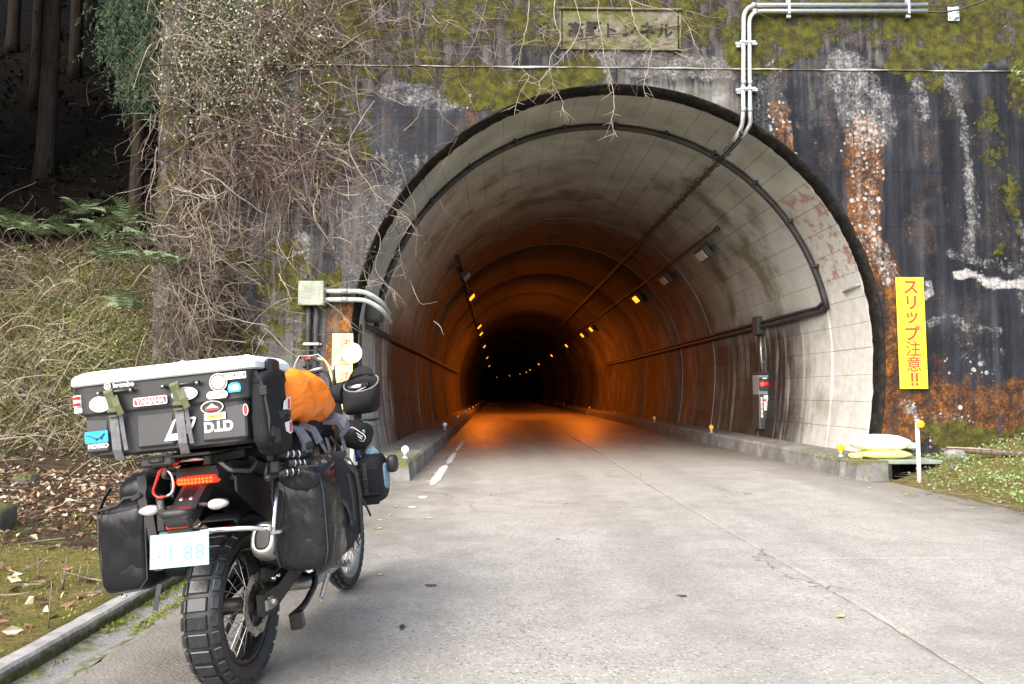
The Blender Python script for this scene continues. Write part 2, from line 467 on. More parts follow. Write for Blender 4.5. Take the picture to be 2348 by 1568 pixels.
# stains surveyed from the photograph: channel, kind, geometry (photo px on the wall plane), soft edge, amount
STAINS = [
 ('dark', 'box', (1980, 190, 2900, 1100), 90, .92), ('dark', 'box', (1700, 150, 2010, 420), 60, .62), ('dark', 'box', (860, 225, 1130, 420), 50, .85),
 ('dark', 'box', (470, 660, 590, 900), 40, .85), ('dark', 'box', (660, 300, 780, 640), 60, .55), ('dark', 'box', (760, 250, 880, 420), 40, .6),
 ('dark', 'box', (1780, 300, 1940, 520), 30, .95), ('dark', 'box', (380, 130, 1000, 640), 80, .52), ('dark', 'box', (400, -400, 2900, 190), 60, .56),
 ('dark', 'box', (560, 640, 840, 1100), 50, .25), ('dark', 'line', [(1060, 120), (1400, 180)], 60, 40, .5),
 ('moss', 'box', (980, -500, 2900, 80), 80, .56), ('moss', 'box', (400, -500, 1000, 160), 90, .50), ('moss', 'line', [(1060, 190), (1180, 225), (1330, 190)], 42, 40, .66),
 ('moss', 'line', [(2060, 140), (2120, 185)], 30, 25, .5), ('moss', 'line', [(2260, 260), (2300, 420), (2280, 540)], 26, 40, .45), ('moss', 'line', [(2335, 150), (2345, 240)], 20, 30, .6),
 ('moss', 'box', (395, 120, 470, 900), 60, .50), ('moss', 'box', (400, 560, 700, 800), 70, .52), ('moss', 'line', [(760, 640), (690, 640)], 16, 20, .62), ('moss', 'box', (700, 130, 830, 420), 60, .44),
 ('moss', 'box', (2120, 985, 2600, 1200), 40, .6), ('moss', 'line', [(1740, 100), (1860, 60)], 70, 40, .62), ('moss', 'line', [(2180, 70), (2347, 40)], 70, 40, .66),
 ('rust', 'line', [(1985, 300), (1985, 460), (2000, 560), (2030, 640)], 24, 48, .95), ('rust', 'line', [(1790, 250), (1795, 340)], 12, 25, .8), ('rust', 'box', (2050, 915, 2370, 1000), 60, .90),
 ('rust', 'line', [(2042, 640), (2042, 1010)], 20, 25, .95), ('rust', 'line', [(2220, 970), (2347, 915)], 40, 55, .92), ('rust', 'line', [(1050, 215), (1130, 195)], 24, 30, .86), ('rust', 'line', [(1110, 240), (1060, 300)], 14, 25, .7),
 ('rust', 'line', [(785, 700), (775, 830)], 26, 22, .95), ('rust', 'box', (2060, 850, 2260, 920), 50, .55), ('rust', 'line', [(2120, 330), (2140, 560)], 40, 60, .42), ('rust', 'line', [(2250, 300), (2260, 600)], 30, 60, .38),
 ('rust', 'line', [(430, 0), (400, 380)], 30, 40, .40), ('rust', 'line', [(700, 640), (690, 800)], 20, 30, .4), ('rust', 'line', [(1700, 140), (1800, 160)], 16, 20, .6), ('rust', 'box', (2040, 20, 2160, 130), 50, .45),
 ('white', 'box', (1340, 140, 1690, 185), 22, .62), ('white', 'line', [(1960, 170), (2000, 300)], 42, 35, .62), ('white', 'line', [(1985, 300), (1990, 470), (2010, 600)], 26, 22, .50),
 ('white', 'line', [(2020, 560), (2040, 640)], 18, 16, .6), ('white', 'line', [(2175, 165), (2205, 300), (2215, 480), (2220, 600)], 9, 14, .60), ('white', 'line', [(2150, 175), (2185, 190)], 20, 20, .55),
 ('white', 'line', [(2090, 150), (2100, 270)], 12, 18, .62), ('white', 'line', [(2195, 640), (2290, 636), (2500, 640)], 9, 7, .95), ('white', 'line', [(2128, 690), (2126, 660)], 5, 7, .9),
 ('white', 'line', [(2110, 762), (2180, 752), (2280, 756)], 12, 12, .54), ('white', 'line', [(2190, 590), (2340, 596)], 10, 12, .52), ('white', 'line', [(2330, 500), (2347, 700)], 8, 10, .55),
 ('white', 'line', [(900, 215), (1010, 235), (1080, 215)], 22, 22, .58), ('white', 'box', (780, 430, 960, 640), 50, .52), ('white', 'line', [(960, 480), (880, 600)], 30, 30, .60), ('white', 'box', (860, 370, 1010, 470), 40, .50),
 ('white', 'line', [(690, 545), (685, 600)], 18, 16, .8), ('white', 'line', [(800, 160), (790, 230)], 20, 20, .54), ('white', 'box', (2100, 960, 2230, 1010), 30, .42), ('white', 'line', [(2075, 925), (2085, 945)], 8, 14, .6),
 ('white', 'line', [(1790, 280), (1800, 330)], 14, 12, .48), ('white', 'line', [(1720, 200), (1770, 330)], 40, 40, .46), ('white', 'box', (590, 640, 700, 900), 30, .40), ('white', 'line', [(1770, 120), (1800, 260)], 8, 12, .5),
 ('white', 'line', [(2180, 40), (2185, 130)], 10, 14, .5), ('white', 'box', (2180, 800, 2300, 850), 40, .42), ('white', 'box', (640, 60, 780, 130), 30, .42),
]
CH = {'dark': 0, 'moss': 1, 'rust': 2, 'white': 3}
def wall_px(X, Z, Y=WALL_Y):
    """metres on the wall plane -> survey px"""
    x, y, z = X, np.full_like(X, Y), Z - 1.25
    x, y = x * math.cos(YAW) - y * math.sin(YAW), x * math.sin(YAW) + y * math.cos(YAW)
    y, z = y * math.cos(PITCH) + z * math.sin(PITCH), -y * math.sin(PITCH) + z * math.cos(PITCH)
    return 1173.5 + FOC * x / y, 784.0 - FOC * z / y
def stain_attr(me, world_off=(0, 0, 0)):
    n = len(me.vertices); co = np.empty(n * 3, np.float32); me.vertices.foreach_get('co', co); co = co.reshape(-1, 3) + np.array(world_off)
    U, V = wall_px(co[:, 0].astype(float), co[:, 2].astype(float))
    wp = np.array([[sum(a * noise.noise(Vector((x * f + o, z * f * k, 2.7 + o))) for a, f, k in ((24, .9, .6), (12, 3.1, .5), (5, 9.0, .7))) for o in (0.0, 31.7)] for x, z in zip(co[:, 0].tolist(), co[:, 2].tolist())])
    U = U + wp[:, 0]; V = V + wp[:, 1] * 1.3
    out = np.zeros((n, 4), np.float32)
    for s_ in STAINS:
        if s_[1] != 'box': continue
        ch, _, g, soft, amt = s_
        dx = np.maximum(np.maximum(g[0] - U, U - g[2]), 0); dy = np.maximum(np.maximum(g[1] - V, V - g[3]), 0)
        out[:, CH[ch]] = np.maximum(out[:, CH[ch]], (1 - sstep(0, soft, np.hypot(dx, dy))) * amt)
    for s_ in STAINS:
        if s_[1] != 'line': continue
        ch, _, pts, wd, soft, amt = s_
        d = np.full(n, 1e9)
        for (x0, y0), (x1, y1) in zip(pts[:-1], pts[1:]):
            vx, vy = x1 - x0, y1 - y0; L = vx * vx + vy * vy + 1e-9
            tt = np.clip(((U - x0) * vx + (V - y0) * vy) / L, 0, 1)
            d = np.minimum(d, np.hypot(U - x0 - tt * vx, V - y0 - tt * vy))
        w = 1 - sstep(wd, wd + soft, d)
        out[:, CH[ch]] = np.maximum(out[:, CH[ch]], w * amt)
    at = me.attributes.new('stain', 'FLOAT_COLOR', 'POINT')
    at.data.foreach_set('color', np.clip(out, 0, 1).ravel())

portal = thing('tunnel_portal', (AX, WALL_Y, 0), 'stained old concrete tunnel portal wall with moss, rust streaks and a round arched opening', 'tunnel portal')
LIFTS = [-.45, .42, 1.30, 2.20, 3.10, 3.95, 4.85, 5.70, 6.55, 7.55, 9.2]
HOLE = RAD + .075
def lift_rows(z0, z1):
    zs = list(np.arange(z0, z1 - .02, .05)) + [z1]
    top = CZ + HOLE
    if z0 < top < z1:
        extra = [top - d for d in (.001, .004, .01, .02, .035)] + [top + .004]
        zs = sorted(set(zs + extra))
    return [z for z in zs if z0 <= z <= z1]
def wall_piece(z0, z1, side):
    zs = lift_rows(z0, z1); nx = 90
    xo = -5.30 if side < 0 else 12.5
    V = []; F = []
    for z in zs:
        h = hw(z, HOLE)
        xi = AX + side * max(h, .004)
        for i in range(nx + 1):
            k = i / nx
            x = xi + (xo - xi) * (k ** 1.0)
            y = WALL_Y + .010 * noise.noise(Vector((x * .8, 3, z * .8))) + .006 * noise.noise(Vector((x * 4, 7, z * 4)))
            V.append((x, y, z))
    m = nx + 1; nr = len(zs)
    for r in range(nr - 1):
        for i in range(nx):
            a = r * m + i
            F.append((a, a + 1, a + m + 1, a + m) if side > 0 else (a, a + m, a + m + 1, a + 1))
    # sides and back (0.5 m thick)
    b = len(V); T = .5
    V += [(x, WALL_Y + T, z) for (x, y, z) in V[:b]]
    bord = [r * m for r in range(nr)], [r * m + nx for r in range(nr)], list(range(m)), [(nr - 1) * m + i for i in range(m)]
    for e in bord:
        for p, q in zip(e[:-1], e[1:]): F.append((p, q, q + b, p + b))
    me = np_mesh('concrete_lift', np.array(V) - np.array([AX, WALL_Y, 0]), F, M_wall, smooth=False)
    stain_attr(me, (AX, WALL_Y, 0))
    return link('concrete_lift', me, portal)
for z0, z1 in zip(LIFTS[:-1], LIFTS[1:]):
    for s_ in (-1, 1): wall_piece(z0 + .0015, z1 - .0015, s_)
M_dark = plain('light_stop_dark', (.045, .042, .042), .6, var=.5, scale=3, bump=.4, bscale=30)
core = MB()
core.box((-3.66 + 0 - AX + .0, .36, 4.3), (2.9, .2, 9.4)); core.box((9.6 - AX, .36, 4.3), (5.6, .2, 9.4)); core.box((3.6 - AX, .36, 7.8), (17.6, .2, 2.6))
core.build('wall_core', M_dark, portal)

def stained_box(name, c, size, bev, n=None):
    """box whose faces are finely gridded so it can carry the wall's stains"""
    import bmesh
    mb = MB(); mb.box(c, size, bev=bev); me = mb.mesh(name)
    bm = bmesh.new(); bm.from_mesh(me)
    long_e = [e for e in bm.edges if e.calc_length() > .2]
    for _ in range(6):
        long_e = [e for e in bm.edges if e.calc_length() > .16]
        if not long_e: break
        bmesh.ops.subdivide_edges(bm, edges=long_e, cuts=1, use_grid_fill=True)
    bmesh.ops.recalc_face_normals(bm, faces=bm.faces)
    bm.to_mesh(me); bm.free()
    me.materials.append(M_wall)
    stain_attr(me, (0, 0, 0)); me.transform(portal.matrix_basis.inverted() if False else Matrix.Translation((-AX, -WALL_Y, 0)))
    return link(name, me, portal)
stained_box('pilaster', (-5.12, WALL_Y + .02, 4.3), (.46, .40, 9.4), .03)
M_lime = plain('lime_crusted_concrete', (.34, .33, .30), .85, var=.7, scale=2.2, bump=.6, bscale=30, dirt=.9)
lg = MB()
xs = np.linspace(-4.85, 12.4, 320)
prev = None; rings = []
for x in xs:
    d = .022 + .016 * noise.noise(Vector((x * 2.1, 0, 4))); t_ = max(.003, .011 + .030 * noise.noise(Vector((x * 1.1, 5, 4))) + .010 * noise.noise(Vector((x * 6, 5, 4))))
    z = 6.56 + .012 * noise.noise(Vector((x * .9, 9, 0)))
    rings.append([(x, WALL_Y + .05, z - t_), (x, WALL_Y - d, z - t_ * .8), (x, WALL_Y - d, z + t_ * .4), (x, WALL_Y + .05, z + t_)])
lg.loft(rings, smooth=False)
lg.build('ledge', M_lime, portal, world=True)

# ---- arch rim (wet; overhang shadow painted in as black, ragged where it meets the lining)
rim = MB(); NA = 320
def arch_pts(r, n=NA, zlow=-.05):
    """(x,z) round the opening from right foot over the crown to the left foot"""
    P = []
    for i in range(14): 
        z = zlow + (CZ - zlow) * i / 14; P.append((AX + hw(z, r), z))
    for i in range(n + 1):
        a = math.pi * i / n; P.append((AX + r * math.cos(a), CZ + r * math.sin(a)))
    for i in range(13, -1, -1):
        z = zlow + (CZ - zlow) * i / 14; P.append((AX - hw(z, r), z))
    return P
rr = []
for i, ((x0, z0), (x1, z1), (x2, z2)) in enumerate(zip(arch_pts(HOLE + .012), arch_pts(RAD + .035), arch_pts(RAD - .008))):
    e = .03 * noise.noise(Vector((x0 * 3, z0 * 3, 1))) + .012 * noise.noise(Vector((x0 * 14, z0 * 14, 1))); e2 = .022 * noise.noise(Vector((x0 * 6, z0 * 6, 8))) + .014 * noise.noise(Vector((x0 * 17, z0 * 17, 8)))
    c = nrm((AX - x0, 0, max(CZ - z0, -9) if z0 > CZ else 0))
    p2 = np.array((x2, WALL_Y + .20, z2)) + c * e2
    rr.append([np.array((x0, WALL_Y - .012, z0)) , np.array((x0, WALL_Y - .02, z0)) + c * (.022 + e), np.array((x1, WALL_Y + .10, z1)) + c * e, p2, np.array((x0, WALL_Y + .3, z0))])
rim.loft(rr, smooth=True)
t = NT('wet_shadow_rim', .6, 0, .15); p = t.pos()
t.color(t.ramp(t.noise(p, 6, 6, .7), [(.3, (.005, .005, .005)), (.52, (.012, .011, .010)), (.68, (.040, .030, .020)), (.82, (.12, .11, .095))])); t.bump(t.noise(p, 18, 6, .7), .8, .03)
M_rim = t.mat
rim.build('arch_rim', M_rim, portal, world=True)

# ---- name plate of the tunnel above the crown
a0 = atY(1290, 112, WALL_Y); a1 = atY(1552, 28, WALL_Y)
t = NT('plaque_stone', .9); p = t.pos(); n_ = t.noise(p, 5, 6, .7)
t.color(t.ramp(n_, [(.32, (.06, .068, .012)), (.44, (.11, .115, .03)), (.54, (.15, .14, .095)), (.66, (.24, .225, .19)), (.8, (.34, .33, .30))])); t.bump(t.noise(p, 30, 6, .7), .7, .02)
M_plq = t.mat
M_ink = plain('blackened_lettering', (.012, .011, .010), .8, bump=.3)
pq = MB(); cx, cz = (a0[0] + a1[0]) / 2, (a0[2] + a1[2]) / 2; wx, wz = a1[0] - a0[0], a1[2] - a0[2]
pq.box((cx, WALL_Y - .005, cz), (wx, .04, wz), bev=.006)
plaque = pq.build('name_plaque', M_plq, portal, world=True)
fr = MB()
fr.box((cx, WALL_Y - .03, a1[2] + .02), (wx + .14, .07, .035), bev=.008); 
fr.box((cx, WALL_Y - .02, a0[2] - .012), (wx + .10, .04, .022), bev=.006)
for s_ in (-1, 1): fr.box((cx + s_ * (wx / 2 + .04), WALL_Y - .015, cz), (.03, .035, wz - .02), bev=.006)
fr.build('frame', M_plq, plaque); plaque.children[0].data.transform(portal.matrix_basis.inverted() if False else Matrix.Translation((-AX, -WALL_Y, 0)))
for i, ch in enumerate('高野トンネル'):
    me = text_mesh(ch, .27, M_ink, 'carved_letter', bold=.006, extrude=.006)
    o = link('carved_letter', me, plaque)
    o.location = (cx - wx / 2 + wx * (i + .72) / 6.45 - AX, -.030, cz - .005 + .008 * math.sin(i * 2.1)); o.rotation_euler = (R(90), R(2 * math.sin(i * 3)), 0)

# ---- tunnel lining
def lining_material():
    t = NT('tunnel_lining', .85, 0, .2)
    p = t.pos(); s3 = t.sep(p); X, Y, Z = s3[0], s3[1], s3[2]
    n1 = t.noise(p, 1.1, 6, .6); n2 = t.noise(p, 6, 6, .65)
    rnd = t.new('ShaderNodeObjectInfo').outputs['Random']
    st = t.noise(t.map(p, scale=(1, 2.6, .16)), 1.4, 5, .62)
    base = t.ramp(n1, [(.3, (.28, .28, .25)), (.5, (.40, .395, .36)), (.7, (.50, .495, .465))])
    base = t.mix(t.remap(rnd, 0, 1, 0, .14), base, (.19, .185, .165))
    # sky light on the right lining by the portal, painted in as paler concrete
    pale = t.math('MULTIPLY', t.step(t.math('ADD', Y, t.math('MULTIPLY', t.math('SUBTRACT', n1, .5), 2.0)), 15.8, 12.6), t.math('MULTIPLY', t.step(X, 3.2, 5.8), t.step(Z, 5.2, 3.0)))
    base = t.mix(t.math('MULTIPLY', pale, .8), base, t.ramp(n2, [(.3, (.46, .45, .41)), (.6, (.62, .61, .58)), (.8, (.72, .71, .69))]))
    # green film of algae
    alg = t.math('MULTIPLY', t.step(t.noise(t.map(p, loc=(4, 0, 1)), .8, 5, .6), .50, .68), t.step(Y, 11.9, 15.0))
    base = t.mix(t.math('MULTIPLY', alg, .7), base, (.085, .085, .035))
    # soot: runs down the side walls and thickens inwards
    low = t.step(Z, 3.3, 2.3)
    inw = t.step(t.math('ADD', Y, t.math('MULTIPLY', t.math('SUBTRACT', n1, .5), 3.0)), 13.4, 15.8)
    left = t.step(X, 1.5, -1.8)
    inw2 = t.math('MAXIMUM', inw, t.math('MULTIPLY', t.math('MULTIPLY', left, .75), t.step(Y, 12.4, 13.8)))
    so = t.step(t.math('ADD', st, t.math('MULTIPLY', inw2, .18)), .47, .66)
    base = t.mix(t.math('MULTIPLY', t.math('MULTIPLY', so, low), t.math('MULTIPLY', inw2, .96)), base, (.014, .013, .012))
    runs = t.step(t.noise(t.map(p, scale=(1, 4.2, .10), loc=(0, 3, 0)), 1.2, 4, .6), .62, .72)
    base = t.mix(t.math('MULTIPLY', t.math('MULTIPLY', runs, low), t.math('MULTIPLY', inw, .65)), base, (.42, .38, .31))
    deep = t.step(Y, 15.5, 23.0)  # soot tone plus painted falloff: darkens inwards so daylight fades sooner
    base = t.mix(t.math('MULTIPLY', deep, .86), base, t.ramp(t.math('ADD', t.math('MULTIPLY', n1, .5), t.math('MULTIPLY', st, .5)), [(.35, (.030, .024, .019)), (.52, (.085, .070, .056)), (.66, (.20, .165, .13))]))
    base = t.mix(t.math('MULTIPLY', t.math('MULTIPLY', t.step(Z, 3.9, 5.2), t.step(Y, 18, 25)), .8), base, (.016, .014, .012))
    # red-brown flaking paint on the outer ring, right haunch
    rp = t.math('MULTIPLY', t.math('MULTIPLY', t.step(Y, 13.3, 13.1), t.step(X, 4.3, 5.0)), t.math('MULTIPLY', t.step(Z, 3.0, 3.4), t.step(Z, 5.0, 4.5)))
    rp = t.math('MULTIPLY', rp, t.step(t.noise(t.map(p, scale=(1, 1, 1)), 4.5, 5, .7), .50, .60))
    base = t.mix(t.math('MULTIPLY', rp, .8), base, (.30, .14, .085))
    t.color(base)
    h = t.math('ADD', t.math('MULTIPLY', n2, .7), t.math('MULTIPLY', t.noise(p, 40, 4, .6), .3))
    t.bump(h, .5, .02); t.rough(t.remap(so, 0, 1, .9, .6))
    return t.mat
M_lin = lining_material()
tunnel = thing('tunnel', (AX, WALL_Y + .2, 0), 'sooty concrete tunnel lining running away into the dark behind the portal', 'tunnel')
TY = WALL_Y + .2
def arc_panel(r, dphi, L, nseg=5, th=.06, gap=.003, y0=0.0):
    g = gap / r; rings = []
    mb = MB(); a0_, a1_ = -dphi / 2 + g, dphi / 2 - g
    bev = .006
    prof = [(0, th), (0, bev), (bev, 0)]
    V = []; F = []
    ys = [(gap, th), (gap, bev), (gap + bev, 0), (L - gap - bev, 0), (L - gap, bev), (L - gap, th)]
    for y, out in ys:
        row = []
        angs = [a0_ + (a1_ - a0_) * i / nseg for i in range(nseg + 1)]
        for k, a in enumerate(angs):
            V.append(((r + out) * math.sin(a), y, (r + out) * math.cos(a)))
    m = nseg + 1
    for i in range(len(ys) - 1):
        for j in range(nseg):
            a = i * m + j; F.append((a, a + 1, a + m + 1, a + m))
    # long edges
    b = len(V)
    for y, out in ys:
        for a in (a0_, a1_): V.append(((r + th) * math.sin(a), y, (r + th) * math.cos(a)))
    for i in range(len(ys) - 1):
        F.append((i * m, (i + 1) * m, b + (i + 1) * 2, b + i * 2)); F.append((i * m + nseg, b + i * 2 + 1, b + (i + 1) * 2 + 1, (i + 1) * m + nseg))
    mb.add(V, F, 0, False)
    return mb
NCOURSE = 31; DPH = math.pi / NCOURSE
# side-wall panels below the springing (mirrored for the two sides)
def wall_panel(z0, z1, r, L, side, th=.06, gap=.003):
    mb = MB(); V = []; F = []
    zs = [z0 + gap + (z1 - z0 - 2 * gap) * i / 3 for i in range(4)]
    ys = [(gap, th), (gap, .006), (gap + .006, 0), (L - gap - .006, 0), (L - gap, .006), (L - gap, th)]
    for y, out in ys:
        for z in zs: V.append((side * (hw(z, r) + out), y, z))
    for i in range(5):
        for j in range(3):
            a = i * 4 + j; F.append((a, a + 1, a + 5, a + 4))
    b = len(V)
    for y, out in ys:
        for z in (zs[0], zs[-1]): V.append((side * (hw(z, r) + th), y, z))
    for i in range(5):
        F.append((i * 4, (i + 1) * 4, b + (i + 1) * 2, b + i * 2)); F.append((i * 4 + 3, b + i * 2 + 1, b + (i + 1) * 2 + 1, (i + 1) * 4 + 3))
    mb.add(V, F); return mb
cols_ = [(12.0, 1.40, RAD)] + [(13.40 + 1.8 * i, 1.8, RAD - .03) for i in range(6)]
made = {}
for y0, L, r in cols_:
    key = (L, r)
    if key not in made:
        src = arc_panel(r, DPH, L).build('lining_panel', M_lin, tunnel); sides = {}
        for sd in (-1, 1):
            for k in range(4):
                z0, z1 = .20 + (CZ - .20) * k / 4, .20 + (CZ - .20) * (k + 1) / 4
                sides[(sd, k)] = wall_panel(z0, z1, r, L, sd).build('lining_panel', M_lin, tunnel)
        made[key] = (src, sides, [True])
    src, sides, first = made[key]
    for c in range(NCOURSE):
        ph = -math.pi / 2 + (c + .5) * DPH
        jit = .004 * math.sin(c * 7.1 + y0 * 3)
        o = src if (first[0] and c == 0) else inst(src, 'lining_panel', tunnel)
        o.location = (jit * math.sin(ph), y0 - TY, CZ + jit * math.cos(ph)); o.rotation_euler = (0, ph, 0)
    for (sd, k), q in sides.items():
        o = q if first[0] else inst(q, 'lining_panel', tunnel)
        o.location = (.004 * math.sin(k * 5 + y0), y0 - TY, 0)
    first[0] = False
# unseen shell added behind the panels against light leaks, then poured rings further in
def ring_mesh(y0, y1, r, n=56, steps=2, thick=.12):
    mb = MB(); rings = []
    prof = [(r_, y) for y, r_ in [(y0, r + thick), (y0, r + .02), (y0 + .02, r), (y1 - .02, r), (y1, r + .02), (y1, r + thick)]]
    V = []; F = []
    ang = [math.pi * i / n for i in range(n + 1)]
    for r_, y in prof:
        ax = axis(y) - AX
        row = [(ax + hw(z, r_), y, z) for z in (.05, .7, 1.35)] + [(ax + r_ * math.cos(a), y, CZ + r_ * math.sin(a)) for a in ang] + [(ax - hw(z, r_), y, z) for z in (1.35, .7, .05)]
        V += row
    m = len(V) // len(prof)
    for i in range(len(prof) - 1):
        for j in range(m - 1):
            a = i * m + j; F.append((a, a + m, a + m + 1, a + 1))
    mb.add([(x, y - TY, z) for x, y, z in V], F, 0, True)
    return mb
ring_mesh(11.97, 24.4, RAD + .085, thick=.05).build('light_seal_shell', M_dark, tunnel)
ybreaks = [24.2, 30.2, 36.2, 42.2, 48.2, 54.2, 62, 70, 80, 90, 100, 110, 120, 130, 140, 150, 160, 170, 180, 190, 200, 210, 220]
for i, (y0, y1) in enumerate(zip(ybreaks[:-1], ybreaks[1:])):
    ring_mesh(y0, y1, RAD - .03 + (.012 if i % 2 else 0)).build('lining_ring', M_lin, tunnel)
mb = MB(); mb.box((axis(219) - AX, 219 - TY, 3), (12, .3, 9)); mb.build('sky_light_stop', M_dark, tunnel)  # unseen plate added past the bend to keep sky light out
# raised lime ridges at the construction joints seen inside
M_ridge = plain('joint_mortar', (.24, .22, .19), .9, var=.4, scale=4)
for yj in (20.6, 24.2, 30.2):
    mb = MB(); rings = []
    for (x, z) in arch_pts(RAD - .035, 60, .2):
        c = nrm((AX - x, 0, (CZ - z) if z > CZ else 0)); p0 = np.array((x, yj, z))
        rings.append([p0 - np.array((0, .035, 0)) - c * .02, p0 - np.array((0, .02, 0)) + c * .012, p0 + np.array((0, .02, 0)) + c * .012, p0 + np.array((0, .035, 0)) - c * .02])
    mb.loft(rings); mb.build('joint_ridge', M_ridge, tunnel, world=True)

# ---- kerbed walkways along both walls
def walk_mat():
    t = NT('walkway_concrete', .85); p = t.pos(); s3 = t.sep(p)
    n1 = t.noise(p, 2.2, 6, .65); n2 = t.noise(p, 14, 5, .7)
    c = t.ramp(n1, [(.3, (.10, .095, .09)), (.55, (.20, .195, .185)), (.75, (.33, .325, .31))])
    c = t.mix(t.math('MULTIPLY', t.step(s3[1], 14, 22), .6), c, (.05, .045, .04))
    m = t.math('MULTIPLY', t.step(t.math('ADD', n2, t.math('MULTIPLY', t.step(s3[2], .14, .27), .16)), .55, .66), t.step(s3[1], 14.0, 11.2))
    m = t.math('MULTIPLY', m, .9)
    c = t.mix(m, c, t.ramp(n2, [(.3, (.035, .04, .012)), (.7, (.14, .15, .025))]))
    t.color(c); t.bump(t.math('ADD', n2, t.noise(p, 60, 4, .7)), .5, .012); return t.mat
M_walk = walk_mat()
KZ = .27
def kerb_poly(y0, y1, x_in, x_out, jag=0.0):
    """one kerb block; near blocks get crumbled edges"""
    mb = MB(); s_ = 1 if x_out > x_in else -1
    n = max(2, int((y1 - y0) / .12)); rings = []
    for i in range(n + 1):
        y = y0 + .004 + (y1 - y0 - .008) * i / n
        e = jag * (noise.noise(Vector((x_in * 3, y * 5, 0)))); e2 = jag * noise.noise(Vector((x_in, y * 4, 5)))
        rings.append([(x_in - s_ * .0 + s_ * abs(e) * .6, y, -.1), (x_in + s_ * (.03 + abs(e)), y, KZ - .035 + e2 * .5), (x_in + s_ * (.065 + abs(e)), y, KZ + e2 * .3), (x_out, y, KZ + e2 * .2), (x_out, y, -.1)])
    mb.loft(rings, smooth=False); return mb
walk_r = thing('walkway', (5.6, 10.6, 0), 'raised kerb walkway with mossy broken end on the right of the tunnel road', 'kerb', 'kerbed walkways in the tunnel')
walk_l = thing('walkway', (-1.6, 10.6, 0), 'raised kerb walkway along the dark left wall of the tunnel', 'kerb', 'kerbed walkways in the tunnel')
ky = [10.6, 11.35, 12.1, 12.75, 13.4, 14.05, 14.7, 15.4, 16.1, 16.9, 17.7, 18.6, 19.6, 20.7, 22, 23.5, 25.2, 27.2, 29.5, 32.2, 35.2, 38.5, 42]
for i, (y0, y1) in enumerate(zip(ky[:-1], ky[1:])):
    jag = .05 if i == 0 else .012
    kerb_poly(y0, y1, 5.14, 5.64, jag).build('kerb_block', M_walk, walk_r, world=True)
    kerb_poly(y0, y1, -1.20, -1.62, jag).build('kerb_block', M_walk, walk_l, world=True)
for w, xa, xb in ((walk_r, 5.645, 6.22), (walk_l, -1.625, -2.28)):
    mb = MB(); mb.box(((xa + xb) / 2, (11.72 + 42) / 2, .08), (abs(xb - xa), 42 - 11.72, .36), bev=.01); mb.build('walkway_slab', M_walk, w, world=True)
    far = MB(); V = []; F = []
    yy = list(range(42, 222, 8))
    for y in yy:
        ax = axis(y) - AX; k0 = 5.14 if xa > 0 else -1.20
        for x, z in ((k0, -.1), (k0, KZ), (xb, KZ)): V.append((x + ax, y, z))
    for i in range(len(yy) - 1):
        for j in range(2): a = i * 3 + j; F.append((a, a + 3, a + 4, a + 1))
    far.add(V, F); far.build('far_kerb', M_walk, w, world=True)

